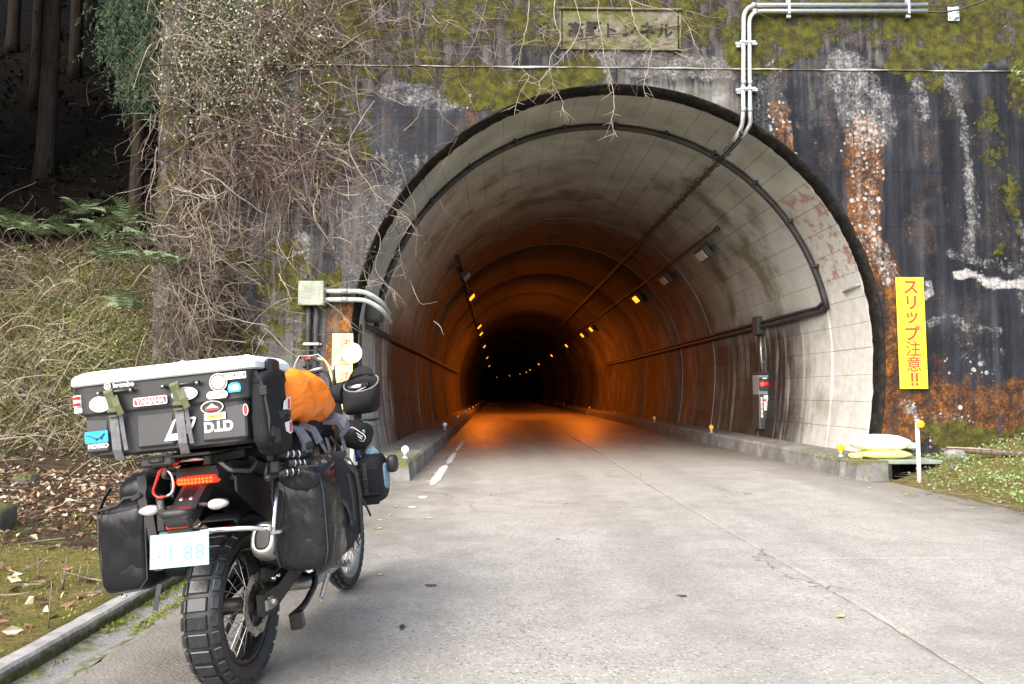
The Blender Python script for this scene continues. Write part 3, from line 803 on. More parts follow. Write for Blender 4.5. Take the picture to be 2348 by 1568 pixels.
# ---- road: concrete slabs on a bed
def road_mat():
    t = NT('road_concrete', .6); p = t.pos(); s3 = t.sep(p); X, Y = s3[0], s3[1]
    big = t.noise(p, .45, 5, .6); mid = t.noise(p, 3.0, 5, .65); fine = t.noise(p, 55, 4, .75)
    v = t.new('ShaderNodeTexVoronoi'); t.put(v.inputs['Vector'], p); v.inputs['Scale'].default_value = 62
    vs_ = t.new('ShaderNodeSeparateColor'); t.put(vs_.inputs[0], v.outputs['Color'])
    base = t.ramp(t.math('ADD', t.math('MULTIPLY', mid, .6), t.math('MULTIPLY', big, .4)), [(.3, (.205, .194, .168)), (.5, (.285, .271, .238)), (.68, (.355, .340, .302))])
    worn = t.math('MULTIPLY', t.step(Y, 14, 3), t.step(big, .34, .6))       # where traffic has polished the aggregate free
    stone = t.ramp(vs_.outputs[0], [(0, (.07, .072, .078)), (.2, (.15, .145, .14)), (.45, (.28, .265, .24)), (.75, (.40, .385, .355)), (.93, (.50, .47, .41)), (1, (.46, .32, .16))])
    inst_ = t.step(v.outputs['Distance'], .62, .42)
    sel = t.math('MULTIPLY', t.math('GREATER_THAN', vs_.outputs[1], .42), inst_)
    base = t.mix(t.math('MULTIPLY', sel, t.remap(worn, 0, 1, .35, .78)), base, stone)
    base = t.mix(t.math('MULTIPLY', t.step(fine, .56, .72), .45), base, (.09, .083, .072))
    # damp, dirty brown margins and tyre tracks into the tunnel
    mL = t.step(t.math('ADD', X, t.math('MULTIPLY', t.math('SUBTRACT', big, .5), 2.4)), -.1, -1.6)
    mR = t.step(t.math('ADD', X, t.math('MULTIPLY', t.math('SUBTRACT', big, .5), 1.6)), 4.1, 5.3)
    mar = t.math('MAXIMUM', mL, mR)
    base = t.mix(t.math('MULTIPLY', mar, .62), base, t.ramp(mid, [(.3, (.075, .067, .056)), (.7, (.150, .136, .114))]))
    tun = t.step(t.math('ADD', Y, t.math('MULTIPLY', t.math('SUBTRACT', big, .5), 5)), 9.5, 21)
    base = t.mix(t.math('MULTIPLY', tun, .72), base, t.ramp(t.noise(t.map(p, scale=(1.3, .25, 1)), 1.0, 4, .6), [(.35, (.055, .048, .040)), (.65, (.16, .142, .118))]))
    # darker wheel paths, hairline cracks and damp streaks
    wv = t.noise(t.map(p, scale=(1, .16, 1)), 1.6, 4, .6)
    wp1 = t.math('ABSOLUTE', t.math('SUBTRACT', t.math('ABSOLUTE', t.math('SUBTRACT', X, t.math('ADD', .35, t.math('MULTIPLY', t.math('SUBTRACT', wv, .5), .5)))), .82))
    wp2 = t.math('ABSOLUTE', t.math('SUBTRACT', t.math('ABSOLUTE', t.math('SUBTRACT', X, t.math('ADD', 3.6, t.math('MULTIPLY', t.math('SUBTRACT', wv, .5), .5)))), .82))
    wheel_p = t.math('MULTIPLY', t.step(t.math('MINIMUM', wp1, wp2), .38, .08), t.step(wv, .30, .62))
    base = t.mix(t.math('MULTIPLY', wheel_p, .26), base, (.115, .108, .098))
    ck = t.voro(t.map(p, loc=(1.3, .7, 0)), .42, 'Distance', 'DISTANCE_TO_EDGE')
    ckd = t.new('ShaderNodeTexVoronoi', feature='DISTANCE_TO_EDGE'); wob = t.new('ShaderNodeVectorMath', operation='ADD'); t.put(wob.inputs[0], p)
    wsc = t.new('ShaderNodeVectorMath', operation='SCALE'); t.put(wsc.inputs[0], t.noise(p, 2.6, 5, .7, color=True)); wsc.inputs['Scale'].default_value = .55; t.put(wob.inputs[1], wsc.outputs[0])
    t.put(ckd.inputs['Vector'], wob.outputs[0]); ckd.inputs['Scale'].default_value = .33
    crack = t.math('MULTIPLY', t.step(ckd.outputs['Distance'], .0035, .0012), t.step(t.noise(t.map(p, loc=(3, 9, 0)), .5, 2), .52, .58))
    base = t.mix(t.math('MULTIPLY', crack, .8), base, (.04, .038, .035))
    # dark spots of tar and old oil
    tar = t.step(t.noise(t.map(p, loc=(7, 3, 0)), 1.9, 3, .5, 1.2), .765, .80)
    base = t.mix(t.math('MULTIPLY', tar, .75), base, (.05, .05, .052))
    t.color(base)
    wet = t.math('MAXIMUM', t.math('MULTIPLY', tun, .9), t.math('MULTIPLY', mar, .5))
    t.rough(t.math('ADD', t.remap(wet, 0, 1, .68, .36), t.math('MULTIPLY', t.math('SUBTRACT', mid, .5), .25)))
    h = t.math('ADD', t.math('MULTIPLY', inst_, .6), t.math('ADD', t.math('MULTIPLY', fine, .8), t.math('MULTIPLY', mid, .6)))
    t.bump(h, .5, .006)
    return t.mat
M_road = road_mat()
M_bed = plain('joint_filler', (.020, .020, .021), .9, var=.4, scale=12, bump=.4)
bed = MB(); V = []; F = []
yy = [-8, 10.4, 12, 20, 40, 60, 80, 100, 120] + list(range(130, 222, 10))
for y in yy:
    a = axis(y) - AX
    xr = 5.60 if y <= 10.4 else 5.3
    for x in (-2.1, xr): V.append((x + a, y, -.028))
for i in range(len(yy) - 1): a = 2 * i; F.append((a, a + 1, a + 3, a + 2))
bed.add(V, F)
road = tag(bed.build('road', M_bed), kind='structure')
def slab(y0, y1, xl, xr, dy=.05, jl=.006, jr=.006, jend=.006, seed=0, mat=None):
    """xl,xr: functions of y"""
    n = max(2, int((y1 - y0) / dy)); NX = 14
    V = []; F = []
    for i in range(n + 1):
        y = y0 + (y1 - y0) * i / n
        l = xl(y) + .004 + jl * noise.noise(Vector((seed, y * 6, 1))) + jl * .6 * noise.noise(Vector((seed, y * 22, 4)))
        r = xr(y) - .004 + jr * noise.noise(Vector((seed + 9, y * 6, 2))) + jr * .6 * noise.noise(Vector((seed + 9, y * 22, 6)))
        ends = [l, l + .035] + list(np.linspace(l + .25, r - .25, NX - 4)) + [r - .035, r]
        for k, x in enumerate(ends):
            yy_ = y
            if i in (0, n): yy_ += (1 if i == 0 else -1) * .004 + jend * (noise.noise(Vector((x * 5, seed, y))) + .7 * noise.noise(Vector((x * 17, seed, y))))
            z = .0025 * noise.noise(Vector((x * .7, y * .7, seed)))
            if k in (0, NX - 1): z -= .008
            if i in (0, n): z -= .006
            V.append((x + axis(y) - AX, yy_, z))
    for i in range(n):
        for k in range(NX - 1):
            a = i * NX + k; F.append((a, a + 1, a + NX + 1, a + NX))
    b = len(V); D = .024
    V += [(x, y, -D) for x, y, z in V]
    edges = [[i * NX for i in range(n + 1)], [i * NX + NX - 1 for i in range(n + 1)], list(range(NX)), [n * NX + k for k in range(NX)]]
    for e in edges:
        for p, q in zip(e[:-1], e[1:]): F.append((p, q, q + b, p + b))
    import bmesh
    me = np_mesh('road_slab', V, F, mat or M_road, smooth=False)
    bm = bmesh.new(); bm.from_mesh(me); bmesh.ops.recalc_face_normals(bm, faces=bm.faces); bm.to_mesh(me); bm.free()
    return link('road_slab', me, road)
cj = lambda y: 2.12 + .03 * math.sin(y * .45 + .6) - .06 * max(0, min(1, (4.5 - y) / 2))
le = lambda y: -1.87
re_ = lambda y: 5.55 if y < 10.3 else 5.28
slab(-6, 12.3, le, cj, jl=.02, jr=.010, seed=1)
slab(12.3, 22.4, le, cj, seed=2, jr=.008)
slab(-6, 5.62, cj, re_, jr=.03, jend=.05, seed=3, jl=.010)
slab(5.62, 12.3, cj, re_, jr=.03, jend=.04, seed=4, jl=.010)
slab(12.3, 22.4, cj, re_, seed=5, jl=.008)
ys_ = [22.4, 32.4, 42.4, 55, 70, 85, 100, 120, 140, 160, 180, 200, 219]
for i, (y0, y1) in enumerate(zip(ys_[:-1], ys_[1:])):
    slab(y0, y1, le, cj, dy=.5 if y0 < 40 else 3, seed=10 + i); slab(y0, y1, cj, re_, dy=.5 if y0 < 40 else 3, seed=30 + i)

# worn white edge line (thermoplastic flakes), lying on the slab
t = NT('worn_road_paint', .7); p = t.pos()
t.color(t.ramp(t.noise(p, 24, 5, .7), [(.3, (.36, .35, .33)), (.6, (.62, .61, .59)), (.8, (.72, .71, .70))])); t.bump(t.noise(p, 60, 3), .3, .004)
M_paint = t.mat
def flake(pts, z=.0045):
    mb = MB(); mb.prism(pts, (0, 0, z), (1, 0, 0), (0, 1, 0), .002); return mb.build('edge_line', M_paint, road)
def ragged(x0, x1, y0, y1, n=16, j=.03, seed=0):
    L = []; Rr = []
    for i in range(n + 1):
        y = y0 + (y1 - y0) * i / n; e = min(i, n - i) / n
        sh = min(1, e * 6)
        cx_ = (x0 + x1) / 2; h = (x1 - x0) / 2 * (.25 + .75 * sh)
        L.append((cx_ - h + j * noise.noise(Vector((y * 7, seed, 0))), y)); Rr.append((cx_ + h + j * noise.noise(Vector((y * 7, seed, 9))), y))
    return Rr + L[::-1]
flake(ragged(-.93, -.80, 10.1, 12.9, 30, .05, 1)); flake(ragged(-.90, -.80, 13.1, 15.6, 24, .06, 2)); flake(ragged(-.88, -.80, 15.9, 20.0, 24, .05, 3))
flake(ragged(-.92, -.82, 8.85, 9.05, 8, .04, 4)); flake(ragged(-.95, -.86, 8.15, 8.25, 6, .04, 5))

# ---- gutter strip, edging kerb and the ground on both sides
def gutter_mat():
    t = NT('old_asphalt_gutter', .75); p = t.pos(); s3 = t.sep(p)
    n1 = t.noise(p, 3, 5, .65); n2 = t.noise(p, 70, 4, .8)
    c = t.ramp(n2, [(.3, (.10, .10, .098)), (.5, (.19, .188, .18)), (.7, (.34, .335, .325))])
    edge = t.step(t.math('ADD', s3[0], t.math('MULTIPLY', t.math('SUBTRACT', n1, .5), .40)), -1.99, -2.07)
    edge2 = t.step(t.math('ADD', s3[0], t.math('MULTIPLY', t.math('SUBTRACT', n1, .5), .30)), -1.97, -1.88)
    m = t.math('MULTIPLY', t.math('MAXIMUM', edge, edge2), t.step(t.noise(p, 9, 5, .7), .42, .56))
    c = t.mix(m, c, t.ramp(t.noise(p, 20, 5), [(.3, (.055, .05, .02)), (.6, (.13, .145, .03)), (.8, (.20, .22, .04))]))
    t.color(c); t.bump(t.math('ADD', n2, t.math('MULTIPLY', m, 1.2)), .6, .012); return t.mat
gm = MB(); V = []; F = []
gy = np.arange(-5, 10.6, .1)
for y in gy:
    kx = -2.095 + .004 * (y - 3.4)
    for i in range(5):
        x = kx + (-1.86 - kx) * i / 4
        V.append((x, y, -.004 + .004 * noise.noise(Vector((x * 5, y * 5, 0))) - .01 * math.sin(math.pi * i / 4)))
for i in range(len(gy) - 1):
    for k in range(4): a = i * 5 + k; F.append((a, a + 1, a + 6, a + 5))
gm.add(V, F); M_gut = gutter_mat()
tag(gm.build('gutter', M_gut), kind='structure')
t = NT('weathered_edging_concrete', .85); p = t.pos(); s3 = t.sep(p); n1 = t.noise(p, 7, 6, .7)
c = t.ramp(n1, [(.3, (.17, .165, .15)), (.55, (.33, .325, .305)), (.8, (.46, .455, .44))])
c = t.mix(t.step(t.math('ADD', s3[2], t.math('MULTIPLY', t.math('SUBTRACT', n1, .5), .12)), .062, .022), c, t.ramp(t.noise(p, 25, 5), [(.3, (.03, .03, .012)), (.7, (.11, .12, .025))]))
t.color(c); t.bump(t.noise(p, 50, 6, .75), .7, .012); M_edge = t.mat
edging = thing('edging_kerb', (-2.15, 3.4, 0), 'low weathered concrete edging strip between mossy verge and road shoulder', 'kerb')
ey = [-1.2, .2, 1.6, 3.0, 4.12, 5.3, 6.5, 7.7, 8.9, 10.1]
for y0, y1 in zip(ey[:-1], ey[1:]):
    rings = []
    for i in range(13):
        y = y0 + .006 + (y1 - y0 - .012) * i / 12; kx = -2.095 + .004 * (y - 3.4)
        j = .008 * noise.noise(Vector((y * 7, 1, 1))); k = .008 * noise.noise(Vector((y * 9, 5, 1)))
        rings.append([(kx, y, -.06), (kx - .004 + j, y, .060 + k), (kx - .016 + j, y, .074 + k), (kx - .088 + j, y, .078 + k), (kx - .10, y, .062 + k), (kx - .105, y, -.06)])
    mb = MB(); mb.loft(rings, smooth=False); mb.build('edging_block', M_edge, edging, world=True)

def nz(x, y, s=1.0, o=0.0): return noise.noise(Vector((x * s + o, y * s - o, o)))
def h_ground(x, y):
    if x < -2.185:
        k = -2.185 - x
        z = .055 + .05 * min(k, 8) + .05 * nz(x, y, 1.3, 3) * min(1, k * 2) + .02 * nz(x, y, 5, 8) * min(1, k * 3)
        w = float(sstep(-3.3, -5.4, x)); toe = 9.7
        z += w * (min(max(y - toe, 0), 4.3) * .86 + max(0, min(y - 14.0, 3)) * .3 + max(0, y - 17) * .78) + (.18 * nz(x, y, .7, 5)) * w * float(sstep(9.2, 10.5, y))
        return z
    if x < 5.5: return -.16
    z = -.03 + .12 * float(sstep(5.55, 6.5, x)) + .13 * float(sstep(9.4, 11.0, y)) * float(sstep(5.6, 6.6, x)) + .03 * max(0, x - 6.5)
    z += .30 * math.exp(-((x - 8.6) / .85) ** 2 - ((y - 11.5) / .7) ** 2) + .025 * nz(x, y, 3, 2) + .04 * nz(x, y, 1, 7)
    return z
def ground_mat():
    t = NT('verge_ground', .95, 0, .05); p = t.pos(); a = t.attr('cover'); sp = t.new('ShaderNodeSeparateColor'); t.put(sp.inputs[0], a.outputs['Color'])
    n1 = t.noise(p, 2.0, 6, .65); n2 = t.noise(p, 16, 6, .75); n3 = t.noise(p, 60, 4, .8)
    soil = t.ramp(n2, [(.3, (.028, .020, .013)), (.55, (.075, .055, .036)), (.8, (.14, .11, .075))])
    moss = t.ramp(t.math('ADD', t.math('MULTIPLY', n2, .5), t.math('MULTIPLY', n3, .5)), [(.28, (.05, .040, .018)), (.45, (.15, .118, .045)), (.6, (.25, .205, .075)), (.78, (.34, .305, .13))])
    moss = t.mix(t.step(n1, .42, .62), moss, t.ramp(n3, [(.3, (.06, .058, .018)), (.7, (.21, .215, .055))]))
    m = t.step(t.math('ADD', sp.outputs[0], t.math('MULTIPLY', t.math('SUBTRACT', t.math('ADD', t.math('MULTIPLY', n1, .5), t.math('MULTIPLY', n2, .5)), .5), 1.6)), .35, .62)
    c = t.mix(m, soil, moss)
    c = t.mix(sp.outputs[2], c, t.ramp(n2, [(.3, (.003, .0025, .002)), (.7, (.011, .008, .0055))]))  # forest slope: canopy shade deepened by a near-black ground colour
    t.color(c); t.bump(t.math('ADD', t.math('MULTIPLY', n2, .8), n3), .9, .03); return t.mat
M_gnd = ground_mat()
def nonuni(segs):
    out = []
    for a, b, d in segs: out += list(np.arange(a, b - 1e-6, d))
    return np.array(out + [segs[-1][1]])
def height_sheet(name, xs, ys, hf, cover, skip=None, mat=None):
    nx, ny = len(xs), len(ys)
    V = np.array([(x, y, hf(x, y)) for y in ys for x in xs], np.float32)
    F = []
    for j in range(ny - 1):
        for i in range(nx - 1):
            if skip and skip((xs[i] + xs[i + 1]) / 2, (ys[j] + ys[j + 1]) / 2): continue
            a = j * nx + i; F.append((a, a + 1, a + nx + 1, a + nx))
    me = np_mesh(name, V, F, mat or M_gnd, smooth=True)
    at = me.attributes.new('cover', 'FLOAT_COLOR', 'POINT')
    at.data.foreach_set('color', np.array([cover(x, y, z) for x, y, z in V], np.float32).ravel())
    return link(name, me)
def cover_front(x, y, z):
    if x < 0:
        lit = float(sstep(4.8, 6.5, y + .6 * nz(x, y, .8)))                # leaf litter further back
        bk = float(sstep(9.6, 10.4, y)); return (max(.08, (.78 - .55 * lit) * (1 - bk) + bk * .40 + .25 * nz(x, y, .6, 4)), lit, 0, 1)
    return (.62, .3, 0, 1)
gx = nonuni([(-400, -60, 34), (-60, -12, 4), (-12, -1.9, .1), (-1.9, 5.4, .73), (5.4, 9.5, .08), (9.5, 60, 5), (60, 400, 34)])
gy_ = nonuni([(-400, -40, 36), (-40, 1.5, 3.5), (1.5, 12.2, .1), (12.2, 12.42, .11)])
tag(height_sheet('ground', gx, gy_, h_ground, cover_front, skip=lambda x, y: 5.62 < x < 6.40 and y > 10.62), kind='structure')
# hillside above and beside the portal
def h_hill(x, y):
    zl = h_ground(min(x, -5.0), y) if x < -5.0 else h_ground(-5.4, y)
    zr = 8.6 + max(0, y - 12.3) * .7
    q = max(0.0, y - 12.3); k = float(sstep(-5.25 - .45 * q, -4.75 - .05 * q, x))
    return zl * (1 - k) + zr * k + .25 * nz(x, y, .35, 6)
hx = nonuni([(-120, -40, 8), (-40, -14, 1.5), (-14, -3, .25), (-3, 30, 3), (30, 120, 9)])
hy = nonuni([(12.16, 18, .3), (18, 40, 1.5), (40, 120, 6)])
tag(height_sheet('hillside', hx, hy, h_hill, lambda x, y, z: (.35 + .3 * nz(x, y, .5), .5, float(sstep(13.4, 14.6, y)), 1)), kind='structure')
# ================================================================== things fixed to the portal and the tunnel
M_galv = plain('galvanised_steel', (.62, .64, .66), .38, .85, var=.15, scale=14, dirt=.25)
M_galvd = plain('dull_galvanised_steel', (.40, .42, .42), .5, .7, var=.2, scale=14, dirt=.4)
M_blackpipe = plain('black_sooty_conduit', (.030, .030, .032), .55, var=.4, scale=6, dirt=.4)
M_blackbox = plain('black_junction_box', (.035, .036, .040), .6, var=.3, scale=6, dirt=.35)
M_boxgreen = plain('faded_grey_green_paint', (.30, .33, .26), .6, var=.3, scale=5, dirt=.45, bump=.15)
M_ppipe = plain('weathered_grey_pipe', (.44, .47, .43), .55, var=.25, scale=8, dirt=.45)
M_yel = plain('yellow_sign_sheet', (.80, .66, .03), .42, var=.10, scale=2.2, dirt=.22)
M_yel2 = plain('flash_paled_sign_sheet', (.88, .80, .30), .42, var=.08, scale=3, dirt=.12)  # yellow paled to carry the flash glare on the board
M_redp = plain('faded_red_print', (.40, .045, .03), .5, var=.2, scale=12)
M_blk = plain('black_print', (.03, .03, .03), .5)
M_bolt = plain('bolt_steel', (.25, .25, .25), .45, .8)

def bend(pts, r=.12, n=5):
    """polyline with rounded corners"""
    pts = [np.asarray(p, float) for p in pts]; out = [pts[0]]
    for a, b, c in zip(pts[:-2], pts[1:-1], pts[2:]):
        d0 = nrm(a - b); d1 = nrm(c - b); q = min(r, np.linalg.norm(a - b) * .45, np.linalg.norm(c - b) * .45)
        p0, p1 = b + d0 * q, b + d1 * q
        for i in range(n + 1):
            t_ = i / n; out.append((1 - t_) ** 2 * p0 + 2 * t_ * (1 - t_) * b + t_ * t_ * p1)
    out.append(pts[-1]); return out
def on_wall(px, py, off=.0):
    p = atY(px, py, WALL_Y - off); return p

# ---- yellow warning boards
def sign_board(c, w, h, mat, tilt, label, text, tsize, tdx, extra=None, cat='sign', step=None, bw=.028):
    o = thing('warning_sign', (c[0], WALL_Y - .035, c[2] - h / 2), label, cat, 'yellow warning boards')
    o.rotation_euler = (0, tilt, 0)
    mb = MB(); mb.box((0, 0, h / 2), (w, .012, h), bev=.002); mb.build('board', mat, o)
    for z in (.04, h / 2 - .12, h - .045):
        b = MB(); b.lathe([(0, .009), (.009, .007), (.011, 0)], (0, -.006, z), (0, -1, 0), 8); b.build('bolt', M_bolt, o)
    n = len(text)
    for i, ch in enumerate(text):
        me = text_mesh(ch, tsize, M_redp, 'lettering', bold=tsize * (bw if ch in 'スリップ‼' else bw * .42))
        q = link('lettering', me, o); q.location = (tdx, -.0075, h - step[0] - step[1] * i); q.rotation_euler = (R(90), 0, 0)
        q.scale = (1.0, step[2] if len(step) > 2 else 1, 1)
    if extra: extra(o, w, h)
    st = MB()
    for z in (.12, h - .12): st.box((0, .017, z), (w * .8, .022, .03))
    st.build('batten', M_galvd, o)
    return o
s0 = on_wall(2082, 634); s1 = on_wall(2093, 894)
def excl(o, w, h): pass
sign_board(((s0[0] + s1[0]) / 2, 0, (s0[2] + s1[2]) / 2), .455, 1.80, M_yel, R(-.3), 'tall yellow sign with red lettering on rusty wall right of the arch', 'スリップ注意‼', .262, .012, None, 'sign', (.165, .247, 1.0))
s0 = on_wall(786, 765); 
def side_txt(o, w, h):
    for i, ch in enumerate('奈良県'):
        me = text_mesh(ch, .085, M_blk, 'small_lettering'); q = link('small_lettering', me, o)
        q.location = (-.105, -.0075, h - .76 - .28 * i); q.rotation_euler = (R(90), 0, 0)
sign_board((s0[0], 0, s0[2] - .60), .325, 1.20, M_yel2, R(.3), 'pale yellow sign with red lettering half hidden behind the motorcycle mirror', '凍結注意', .175, .045, side_txt, 'sign', (.165, .255, 1.0), .012)

# ---- cable box and pipes left of the arch
b0 = on_wall(690, 703); b1 = on_wall(749, 648)
bx = thing('cable_box', ((b0[0] + b1[0]) / 2, WALL_Y - .10, b0[2]), 'square grey-green metal cable box with pipes on wall left of the arch', 'cable box')
w_, h_ = b1[0] - b0[0], b1[2] - b0[2]
mb = MB(); mb.box((0, 0, h_ / 2), (w_, .19, h_), bev=.008); mb.build('housing', M_boxgreen, bx)
mb = MB(); mb.box((0, -.100, h_ / 2), (w_ - .012, .010, h_ - .012), bev=.004); mb.build('cover_plate', M_boxgreen, bx)
for sx in (-1, 1):
    for sz in (.07, .5, .93):
        b = MB(); b.lathe([(0, .008), (.008, .006), (.009, 0)], (sx * (w_ / 2 - .025), -.105, h_ * sz), (0, -1, 0), 8); b.build('screw', M_bolt, bx)
for dz, ex in ((.235, 0), (.10, .02)):
    z = dz; x0 = w_ / 2
    p = MB(); pts = bend([(x0, 0, z), (x0 + .62 + ex, 0, z), (x0 + .86 + ex, .12, z - .14), (x0 + .93 + ex, .55, z - .30)], .16, 6)
    p.tube(pts, .038, 12); pp = p.build('conduit_pipe', M_ppipe, bx)
    c = MB(); c.cyl((x0 + .26, 0, z), (x0 + .36, 0, z), .045, n=14); c.build('pipe_coupling', M_galvd, pp)
for dx in (-.06, .065):
    p = MB(); p.tube([(dx, .03, 0), (dx, .03, -.35), (dx, .04, -1.05), (dx - .01, .05, -2.2)], .045, 12); p.build('down_pipe', M_blackpipe, bx)
p = MB(); p.box((.0, .05, -.60), (.30, .02, .03), bev=.004); p.box((0, -.02, -.60), (.24, .012, .045), bev=.003); p.build('pipe_clamp', M_galvd, bx)

# ---- black switch box inside the left springing
jb = atY(876, 712, 12.3)
jx = thing('switch_box', (AX - hw(jb[2]) + .08, 12.42, jb[2] - .19), 'black junction box with rounded corners just inside left springing of arch', 'junction box')
mb = MB(); V_, F_ = soft_box((.14, .15, .19), 6, 7); mb.add(V_ + np.array((.06, 0, .19)), F_, 0, True); mb.build('housing', M_blackbox, jx)
mb = MB(); mb.box((.19, 0, .19), (.015, .20, .28), bev=.004); mb.build('cover_plate', M_blackbox, jx)

# ---- conduit clipped round the arch and along the right wall
arch_y = 13.30
def arch_at(ang_deg, r, y):
    a = R(ang_deg); return np.array((AX + r * math.cos(a), y, CZ + r * math.sin(a)))
cd = thing('arch_conduit', (AX, arch_y, 0), 'thick black cable conduit clipped round the inside of the tunnel arch', 'conduit')
pts = [(AX - hw(z, RAD - .05), arch_y - .75 + (z - 1.9) * .0, z) for z in (2.0,)]
path = [arch_at(a, RAD - .06, arch_y) for a in np.linspace(174, 11, 70)]
zc = 2.74
corner = [np.array((AX + hw(zc + .10, RAD - .06), arch_y + .02, zc + .10)), np.array((AX + hw(zc, RAD - .06) , arch_y + .12, zc + .02)), np.array((AX + hw(zc, RAD - .09), arch_y + .35, zc))]
run = [np.array((AX + hw(zc, RAD - .10), y, zc)) for y in np.linspace(14.2, 40, 14)]
mb = MB(); mb.tube(path + corner + run, .050, 10); mb.build('cable_tube', M_blackpipe, cd, world=True)
path2 = [arch_at(a, RAD - .055, arch_y + .085) for a in np.linspace(172, 12.5, 70)]
corner2 = [np.array((AX + hw(zc + .16, RAD - .06), arch_y + .12, zc + .16)), np.array((AX + hw(zc, RAD - .09), arch_y + .34, zc + .095))]
run2 = [np.array((AX + hw(zc, RAD - .10), y, zc + .10)) for y in np.linspace(14.2, 40, 14)]
mb = MB(); mb.tube(path2 + corner2 + run2, .032, 8); mb.build('cable_tube', M_blackpipe, cd, world=True)
clip = MB(); clip.box((0, -.01, -.045), (.045, .21, .10), bev=.01); clip.box((0, -.02, -.085), (.05, .05, .03), bev=.006)
for i, a in enumerate(np.linspace(165, 22, 12)):
    p0 = arch_at(a, RAD - .0, arch_y)
    q = clip.build('pipe_clip', M_blackbox, cd) if i == 0 else inst(q0, 'pipe_clip', cd)
    if i == 0: q0 = q
    q.location = p0 - np.array((AX, arch_y, 0)); q.rotation_euler = (0, R(90 - a), 0)
for y in (14.1, 15.0, 16.2, 18.6, 20.5, 23, 26):
    q = inst(q0, 'pipe_clip', cd); q.location = (hw(zc, RAD - .03) , y - arch_y, zc + .03); q.rotation_euler = (0, R(90), R(90))
cl = thing('wall_conduit', (AX - RAD, 13.0, 2.3), 'sooty cable conduit running along the dark left tunnel wall', 'conduit')
zl = 2.34
mb = MB(); mb.tube([np.array((AX - hw(zl, RAD - .08), y, zl)) for y in np.linspace(12.45, 42, 14)], .05, 8); mb.build('cable_tube', M_blackpipe, cl, world=True)
cl.location.z = 2.3

# ---- messenger cable with hanging rings under the vault (right of the crown)
r0 = atY(1692, 318, 12.15); angc = math.degrees(math.atan2(r0[2] - CZ, r0[0] - AX))
mc = thing('overhead_cable', (r0[0], 12.2, r0[2]), 'black overhead cable with hanger rings slung along the tunnel vault', 'cable')
mb = MB(); rr_ = RAD - .13
cp = [on_wall(1697, 300, .10), np.array((r0[0], 12.1, r0[2]))] + [arch_at(angc - .0, rr_ - .03 * math.sin(math.pi * ((y - 12.4) / 6 % 1)), y) for y in np.linspace(12.5, 60, 40)]
mb.tube(cp, .024, 6); mb.build('cable', M_blackpipe, mc, world=True)
mb = MB(); cp2 = [p + np.array((.03, 0, -.035)) for p in cp]; mb.tube(cp2, .015, 6); mb.build('cable', M_blackpipe, mc, world=True)
for i in range(15):
    y = 12.6 + i * .62; p0 = arch_at(angc, rr_, y)
    mb = MB(); mb.tube([p0 + np.array((.075 * math.cos(a), .01 * a, .075 * math.sin(a) - .02)) for a in np.linspace(0.4, 5.6, 10)], .009, 5); mb.build('hanger_ring', M_blackpipe, mc, world=True)

# ---- emergency cabinet on the right wall
M_cab = plain('grey_steel_cabinet', (.060, .060, .066), .45, .3, var=.15, scale=6, dirt=.3)
M_cabs = plain('pale_blue_grey_steel', (.26, .29, .31), .5, .1, var=.12, scale=6, dirt=.25)
M_wht = plain('white_enamel', (.78, .78, .76), .4, var=.05, dirt=.1)
M_red = plain('red_paint', (.55, .02, .015), .35, var=.1)
M_redlamp = glow('lit_red_lamp', (1.0, .03, .02), 1.4)
eb0 = np.array((0, 16.9, .55)); ew = AX + hw(1.2)
em = thing('emergency_cabinet', (ew - .10, 16.75, .42), 'tall grey emergency cabinet with red lamp on the right tunnel wall', 'cabinet')
mb = MB(); mb.box((0, 0, .62), (.24, .42, 1.22), bev=.008); mb.build('housing', M_cabs, em)
mb = MB(); mb.box((-.008, -.216, .40), (.215, .014, .78), bev=.004); door = mb.build('door', M_cab, em)
mb = MB(); mb.box((-.127, .0, .40), (.014, .40, .78), bev=.004); mb.build('side_door', M_cab, em)
mb = MB(); mb.box((.03, -.226, .30), (.016, .016, .12), bev=.003); mb.build('handle', M_bolt, door)
mb = MB(); mb.box((.035, -.227, .60), (.125, .006, .34), bev=.001); sg = mb.build('notice', M_wht, em)
mb = MB(); mb.lathe([(0, .003), (.028, .003), (.028, 0)], (.0, -.231, .66), (0, -1, 0), 18); mb.build('red_disc', M_red, sg)
for i in range(5):
    mb = MB(); mb.box((.05, -.231, .62 - i * .035), (.05 + .02 * (i % 2), .002, .010)); mb.build('print_line', M_blk, sg)
mb = MB(); mb.box((-.075, -.227, .50), (.045, .006, .46), bev=.001); st_ = mb.build('label_strip', M_wht, em)
for i, ch in enumerate('非常電話'):
    me = text_mesh(ch, .075, M_redp, 'lettering') ; q = link('lettering', me, st_); q.location = (-.075, -.2315, .66 - i * .10); q.rotation_euler = (R(90), 0, 0); q.scale = (.55, 1, 1)
mb = MB(); mb.box((-.008, -.22, 1.02), (.225, .03, .30), bev=.006); ph_ = mb.build('alarm_panel', M_cab, em)
mb = MB(); mb.lathe([(0, .055), (.03, .05), (.045, .03), (.05, 0)], (-.055, -.235, 1.02), (0, -1, 0), 18); mb.build('warning_lamp', M_redlamp, em)
mb = MB(); mb.lathe([(0, .02), (.04, .02), (.05, .012), (.055, 0)], (.055, -.235, 1.02), (0, -1, 0), 18); mb.build('push_button', M_red, ph_)
mb = MB(); mb.box((0, -.24, 1.15), (.10, .004, .03)); mb.build('name_strip', M_wht, ph_)
mb = MB(); mb.box((.02, -.02, 1.265), (.30, .46, .035), bev=.006); mb.build('roof_plate', M_cab, em)
jb2 = thing('junction_box', (ew - .09, 16.75, 2.56), 'dark junction box on the right wall above the emergency cabinet', 'junction box')
mb = MB(); mb.box((0, 0, .21), (.26, .34, .42), bev=.012); mb.build('housing', M_blackbox, jb2)
